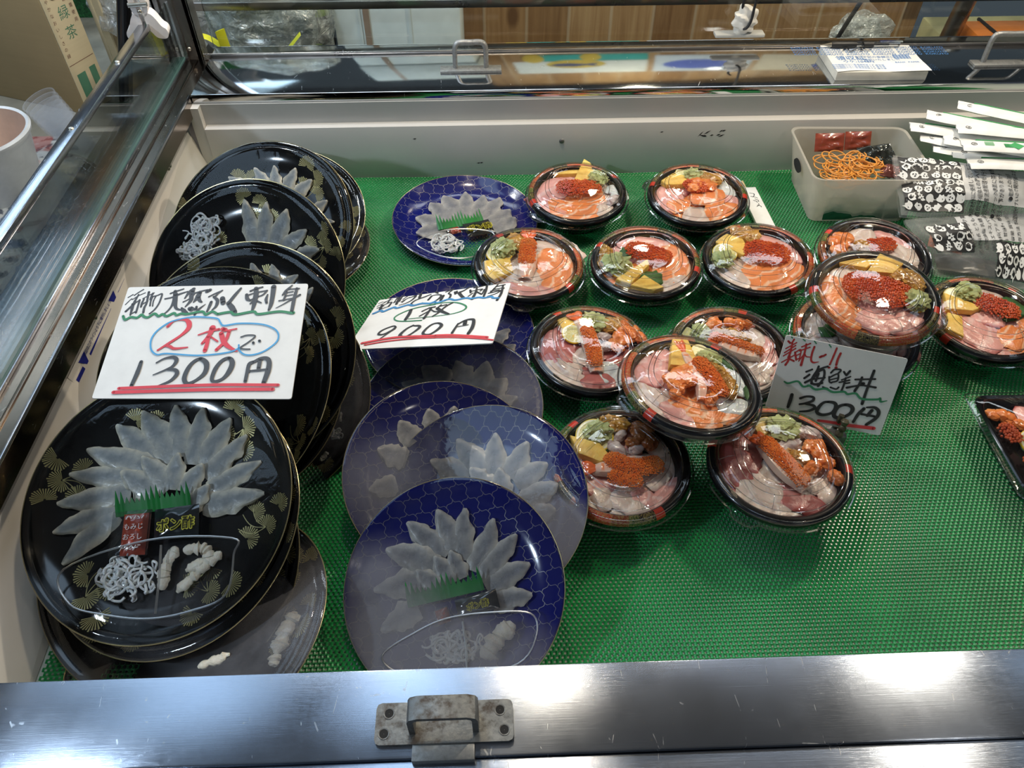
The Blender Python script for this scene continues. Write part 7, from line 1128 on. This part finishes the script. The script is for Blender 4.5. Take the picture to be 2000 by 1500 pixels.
M_bag2 = crinkle('crinkled_film', (.72, .76, .74), .34, .24); M_bag3 = crinkle('inner_film', (.70, .75, .72), .7, .15); M_ribbon = plain('yellow_ribbon', (.72, .66, .02), .4)
def crumpled(name, label, c, r, seed, ribbon=None, sub=4, amp=.4):
    o = thing(name, label, 'plastic bag', T(*c)); of = Vector((seed, seed*2, 0)); mb = MB(); mb.ico((0, 0, 0), r, sub, fn=lambda p: 1+amp*noise.noise(p*2.1+of)+amp*.5*abs(noise.noise(p*5+of))); obj('crumpled_film', mb, M_bag2, o, None, .25)
    m2 = MB(); m2.ico((0, .01, -.005), tuple(x*.8 for x in r), sub, fn=lambda p: 1+amp*noise.noise(p*3.1+of)+amp*.5*abs(noise.noise(p*6+of))); obj('inner_folds', m2, M_bag3, o, None, .25)
    if ribbon:
        for pts in ribbon:
            P, _ = smooth(pts, None, 5); m = MB(); m.tube(P, .010, 6, flat=.12); obj('ribbon_tie', m, M_ribbon, o)
crumpled('plastic_bag', 'crumpled clear plastic bag with yellow ribbon tie behind the case corner', (-.455, 1.66, .12), (.125, .10, .17), 3, [[(-.106, -.17, .020), (-.070, -.17, .011), (-.045, -.17, -.013), (-.036, -.17, -.041)], [(-.045, -.172, .026), (-.041, -.172, -.026)], [(.058, -.165, -.030), (.100, -.155, .010)], [(-.165, -.17, .025), (-.160, -.17, -.020)]], 4, .28)
mb = MB(); mb.box(-.62, -.335, 1.50, 1.98, -.45, -.02, 0, None, .004); tag(obj('back_shelf', mb, M_blackm), 'black shelf under the clear bag behind the case', 'shelf')
crumpled('plastic_bag', 'clear plastic bag draped beside the black pole on the left', (-.67, 1.60, .16), (.09, .05, .09), 8)
crumpled('plastic_bag', 'small pale blue plastic bag in front of the wooden wall', (.845, 1.72, .005), (.065, .04, .065), 13, None, 4, .25)
gl = thing('safety_boot', 'black and lime rubber boot beside the foam box', 'boot', T(-.36, 1.72, -.02)); 
mb = MB(); P = [(.0, 0, .0), (.004, 0, .05), (.0, .0, .10), (.002, 0, .16)]; mb.tube(P, [.024, .028, .026, .025], 14); mb.ico((.0, -.03, .012), (.026, .05, .018), 3); obj('boot_shaft', mb, M_rubber, gl)
mb = MB(); mb.lathe([(.0275, .030), (.0285, .034), (.0285, .046), (.0275, .050)], 20); mb.lathe([(.0275, .105), (.0285, .108), (.0285, .124), (.027, .127)], 20); obj('lime_band', mb, plain('lime_rubber', (.36, .55, .03), .5), gl)
mb = MB(); P, _ = smooth([(.770, 1.70, -.02), (.780, 1.70, .01), (.800, 1.70, .07), (.822, 1.70, .13), (.86, 1.7, .24)], None, 5); mb.tube(P, .005, 8); tag(obj('power_cable', mb, M_blackm), 'black cable rising in front of the wooden wall', 'cable')
mb = MB(); mb.tube([(1.035, 1.76, -.45), (1.095, 1.76, .25)], .020, 14); tag(obj('metal_post', mb, M_frame), 'dark leaning metal post at the right end of the wooden wall', 'post')
# right background goods
mb = MB(); mb.box(1.10, 1.45, 1.66, 1.95, -.45, -.035, 0, None, .004); tag(obj('goods_crate', mb, plain('pale_yellow_card', (.62, .60, .34), .6)), 'pale yellow crate under the orange pack at the far right', 'crate')
op = thing('orange_pack', 'orange film wrapped pack with a black strap at the far right', 'pack', T(1.21, 1.74, -.033))
mb = MB(); mb.box(-.10, .12, -.05, .06, 0, .052, 0, None, .012); obj('wrapped_pack', mb, plain('orange_wrap', (.68, .20, .03), .2, 0, .5, .5), op)
mb = MB(); mb.box(-.09, .11, -.052, -.049, .003, .014, 0, None, .001); obj('yellow_label', mb, plain('yellow_label', (.66, .60, .04), .4), op)
mb = MB(); mb.tube([(-.055, -.053, .052), (-.050, -.054, .03), (-.035, -.055, .0)], .004, 6); mb.tube([(-.055, -.053, .052), (-.06, 0, .054), (-.06, .06, .052)], .004, 6); obj('strap', mb, M_blackm, op)
bk = thing('wire_shelf', 'pale wire mesh shelf behind the orange pack at the far right', 'shelf', T(1.27, 1.95, .0))
mb = MB()
for k in range(30): mb.box(-.20, .20, -.002, .002, .015+.007*k, .018+.007*k)
obj('wires', mb, plain('pale_wire', (.50, .51, .50), .4), bk); mb = MB(); mb.box(-.2, .2, .006, .012, 0, .25); obj('backing', mb, plain('grey_backing', (.40, .41, .40), .5), bk)
# ---------------------------------------------------------------- left side table and what stands on it
tbz = -.020
mb = MB(); mb.box(-1.7, -.645, .55, 2.0, tbz-.04, tbz); tag(obj('side_table', mb, plain('old_table_top', (.24, .22, .17), .6, nz=.3, nscale=12)), 'worn side table left of the display case', 'table')
bu = thing('plastic_basin', 'white round plastic basin with pinkish inside on the side table', 'basin', T(-.868, 1.218, tbz))
mb = MB(); mb.lathe([(.0003, .0), (.062, .0), (.066, .004), (.084, .100), (.089, .106), (.0905, .112), (.088, .116), (.083, .114)], 64); obj('basin_wall', mb, plain('white_plastic', (.66, .66, .65), .35), bu)
mb = MB(); mb.lathe([(.083, .114), (.078, .080), (.070, .040), (.0003, .036)], 64); obj('basin_inside', mb, plain('pinkish_inside', (.56, .40, .31), .5), bu)
cu = thing('cup_stack', 'leaning stack of clear plastic cups in front of the cardboard box', 'cup stack', T(-.765, 1.345, tbz) @ Matrix.Rotation(-.30, 4, 'Y') @ Matrix.Rotation(.12, 4, 'X'))
for k in range(7):
    mb = MB(); z = .0085*k; mb.lathe([(.0003, z), (.022, z), (.0305, z+.066), (.0325, z+.067), (.0325, z+.0695), (.030, z+.069)], 32); obj('clear_cup', mb, M_cup2, cu)
def news():
    m, nt, out = nodes('newsprint'); v = coords(nt); a = noise_(nt, coords(nt, 'Object', (1, 1, 1)), 55, 3); b = noise_(nt, v, 14, 2)
    c = ramp(nt, a, [(.40, (.07, .08, .10)), (.46, (.44, .44, .42)), (.62, (.50, .49, .46))]); c = mixc(nt, ramp(nt, b, [(.56, 0), (.60, .7)]), c, (.34, .07, .05)); c = mixc(nt, ramp(nt, b, [(.36, .6), (.40, 0)]), c, (.10, .16, .30)); bsdf(nt, out, c, .7); return m
mb = MB(); mb.box(-1.02, -.66, .85, 1.40, tbz, tbz+.004, 0, None, .001); tag(obj('newspaper', mb, news()), 'folded colour newspaper under the basin on the side table', 'newspaper')
o = thing('plastic_wrapper', 'white translucent plastic wrapper lying beside the basin', 'plastic bag', T(-.735, 1.17, tbz+.018)); of = Vector((4, 4, 1)); mb = MB(); mb.ico((0, 0, 0), (.06, .12, .020), 4, fn=lambda p: 1+.4*noise.noise(p*2.4+of)); obj('wrapper_film', mb, milky('wrapper_white', (.62, .64, .62), .6), o, None, .3)
# cardboard boxes
def card_board(nm, col): 
    m, nt, out = nodes(nm); n = noise_(nt, coords(nt, 'Object', (3, 3, 120)), 1.0, 3); b = noise_(nt, coords(nt), 8, 3); bsdf(nt, out, ramp(nt, math_(nt, 'ADD', math_(nt, 'MULTIPLY', n, .4), math_(nt, 'MULTIPLY', b, .6)), [(.3, tuple(c*.85 for c in col)), (.7, col)]), .75, 0, .2); return m
M_cb = card_board('brown_cardboard', (.40, .29, .15)); M_cb2 = card_board('pale_cardboard', (.52, .44, .28)); M_gp = plain('dull_green_ink', (.06, .17, .10), .6); M_bp = plain('brown_ink', (.15, .07, .05), .6)
bx = thing('cardboard_box', 'brown cardboard box with green tea lettering on its side, left', 'cardboard box', T(-.811, 1.488, tbz) @ RZ(-.395))
mb = MB(); mb.box(-.30, 0, 0, .072, 0, .34, 0, None, .002)
text_into(mb, '記', .014, Matrix(((1, 0, 0, -.11), (0, 0, -1, -.0015), (0, 1, 0, .22), (0, 0, 0, 1))), 1); obj('box_body', mb, [M_cb, M_bp], bx)
mb = MB(); mb.box(.0005, .0018, .001, .071, .002, .338, 0); FX = lambda y, z, r=0: Matrix(((0, 0, 1, .0022), (1, 0, 0, y), (0, 1, 0, z), (0, 0, 0, 1))) @ RZ(r)
for i, ch_ in enumerate('緑茶'): text_into(mb, ch_, .026, FX(.040, .186-.036*i), 1)
for i, ch_ in enumerate('さわやかなおいしさの緑'): text_into(mb, ch_, .0085, FX(.012, .240-.0125*i), 2)
for i, ch_ in enumerate('国産茶葉使用'): text_into(mb, ch_, .0085, FX(.062, .232-.013*i), 2)
mb.tube([(.0026, .030+.012*cos(a), .232+.017*sin(a)) for a in [k*pi/12 for k in range(24)]], .0013, 5, 2, closed=True); text_into(mb, '贈', .016, FX(.030, .232), 2)
for k in range(3): mb.box(.0020, .0024, .048+.003*k, .0495+.003*k, .205, .250, 2)
mb.box(.0019, .0022, .012, .034, .022, .078, 1); mb.box(.0019, .0022, .046, .062, .040, .080, 1); mb.box(.0019, .0022, .004, .068, .098, .099, 2)
obj('printed_side', mb, [M_cb2, M_gp, M_bp], bx)
mb = MB(); mb.box(0, .010, 0, .10, 0, .36, 0, None, .002); mb.box(.010, .026, .002, .007, 0, .36, 0); tag(obj('cardboard_sheet', mb, M_cb2, None, T(-.768, 1.575, tbz) @ RZ(-.395)), 'pale cardboard sheet standing behind the tea box', 'cardboard')
def turf():
    m, nt, out = nodes('green_turf'); n = noise_(nt, coords(nt), 160, 4, .7); bsdf(nt, out, ramp(nt, n, [(.35, (.004, .03, .008)), (.6, (.012, .12, .03)), (.8, (.03, .22, .06))]), .8, bump=n, bstr=1.0, bdist=.004); return m
mb = MB(); nx, nz = 40, 30; vs = [(-1.35+.017*i, 1.97+.012*sin(i*.5)*sin(k*.3), -.25+.02*k) for k in range(nz+1) for i in range(nx+1)]; mb.add(vs+[(x, y+.01, z) for x, y, z in vs], [(k*(nx+1)+i, k*(nx+1)+i+1, (k+1)*(nx+1)+i+1, (k+1)*(nx+1)+i) for k in range(nz) for i in range(nx)]); tag(obj('turf_sheet', mb, turf()), 'green artificial turf sheet hanging behind the cardboard boxes', 'turf')
mb = MB(); mb.tube([(-.722, 1.45, -.02), (-.605, 1.45, .32)], .0125, 16); tag(obj('black_pole', mb, M_black), 'black pole leaning beside the case corner', 'pole')
# white spring clip gripping the end of the guard bar
cl = thing('spring_clip', 'white plastic spring clip gripping the guard bar by the corner post', 'clip', T(-.536, 1.262, .2545) @ RZ(.15))
def clip_half(s):
    out_ = [(.004, .012), (.010, .016), (.017, .010), (.024, -.004), (.030, -.010), (.031, -.018), (.026, -.024), (.014, -.022), (.008, -.014), (.0035, -.004)]
    up = [(.004, .012), (.010, .016), (.013, .030), (.012, .055), (.016, .075), (.026, .095), (.022, .098), (.010, .082), (.005, .060), (.0045, .030)]
    mb = MB()
    for poly in (out_, up):
        poly = [tuple(q) for q in smooth(poly+[poly[0]], None, 4)[0][:-1]]; n = len(poly); P = [(s*x, -.012, z) for x, z in poly]+[(s*x, .012, z) for x, z in poly]
        mb.add(P, [tuple(range(n)) if s > 0 else tuple(reversed(range(n))), tuple(reversed(range(n, 2*n))) if s > 0 else tuple(range(n, 2*n))]+[((i, n+i, n+(i+1) % n, (i+1) % n) if s < 0 else (i, (i+1) % n, n+(i+1) % n, n+i)) for i in range(n)])
    return mb
for s in (-1, 1): obj('clip_jaw', clip_half(s), plain('ivory_plastic', (.74, .68, .64), .35), cl, None, .5)
mb = MB(); mb.tube([(-.014, -.013, .030), (.014, -.013, .030)], .0035, 10); mb.ico((0, -.014, .020), (.004, .003, .004), 2); obj('spring_pin', mb, M_screw, cl)
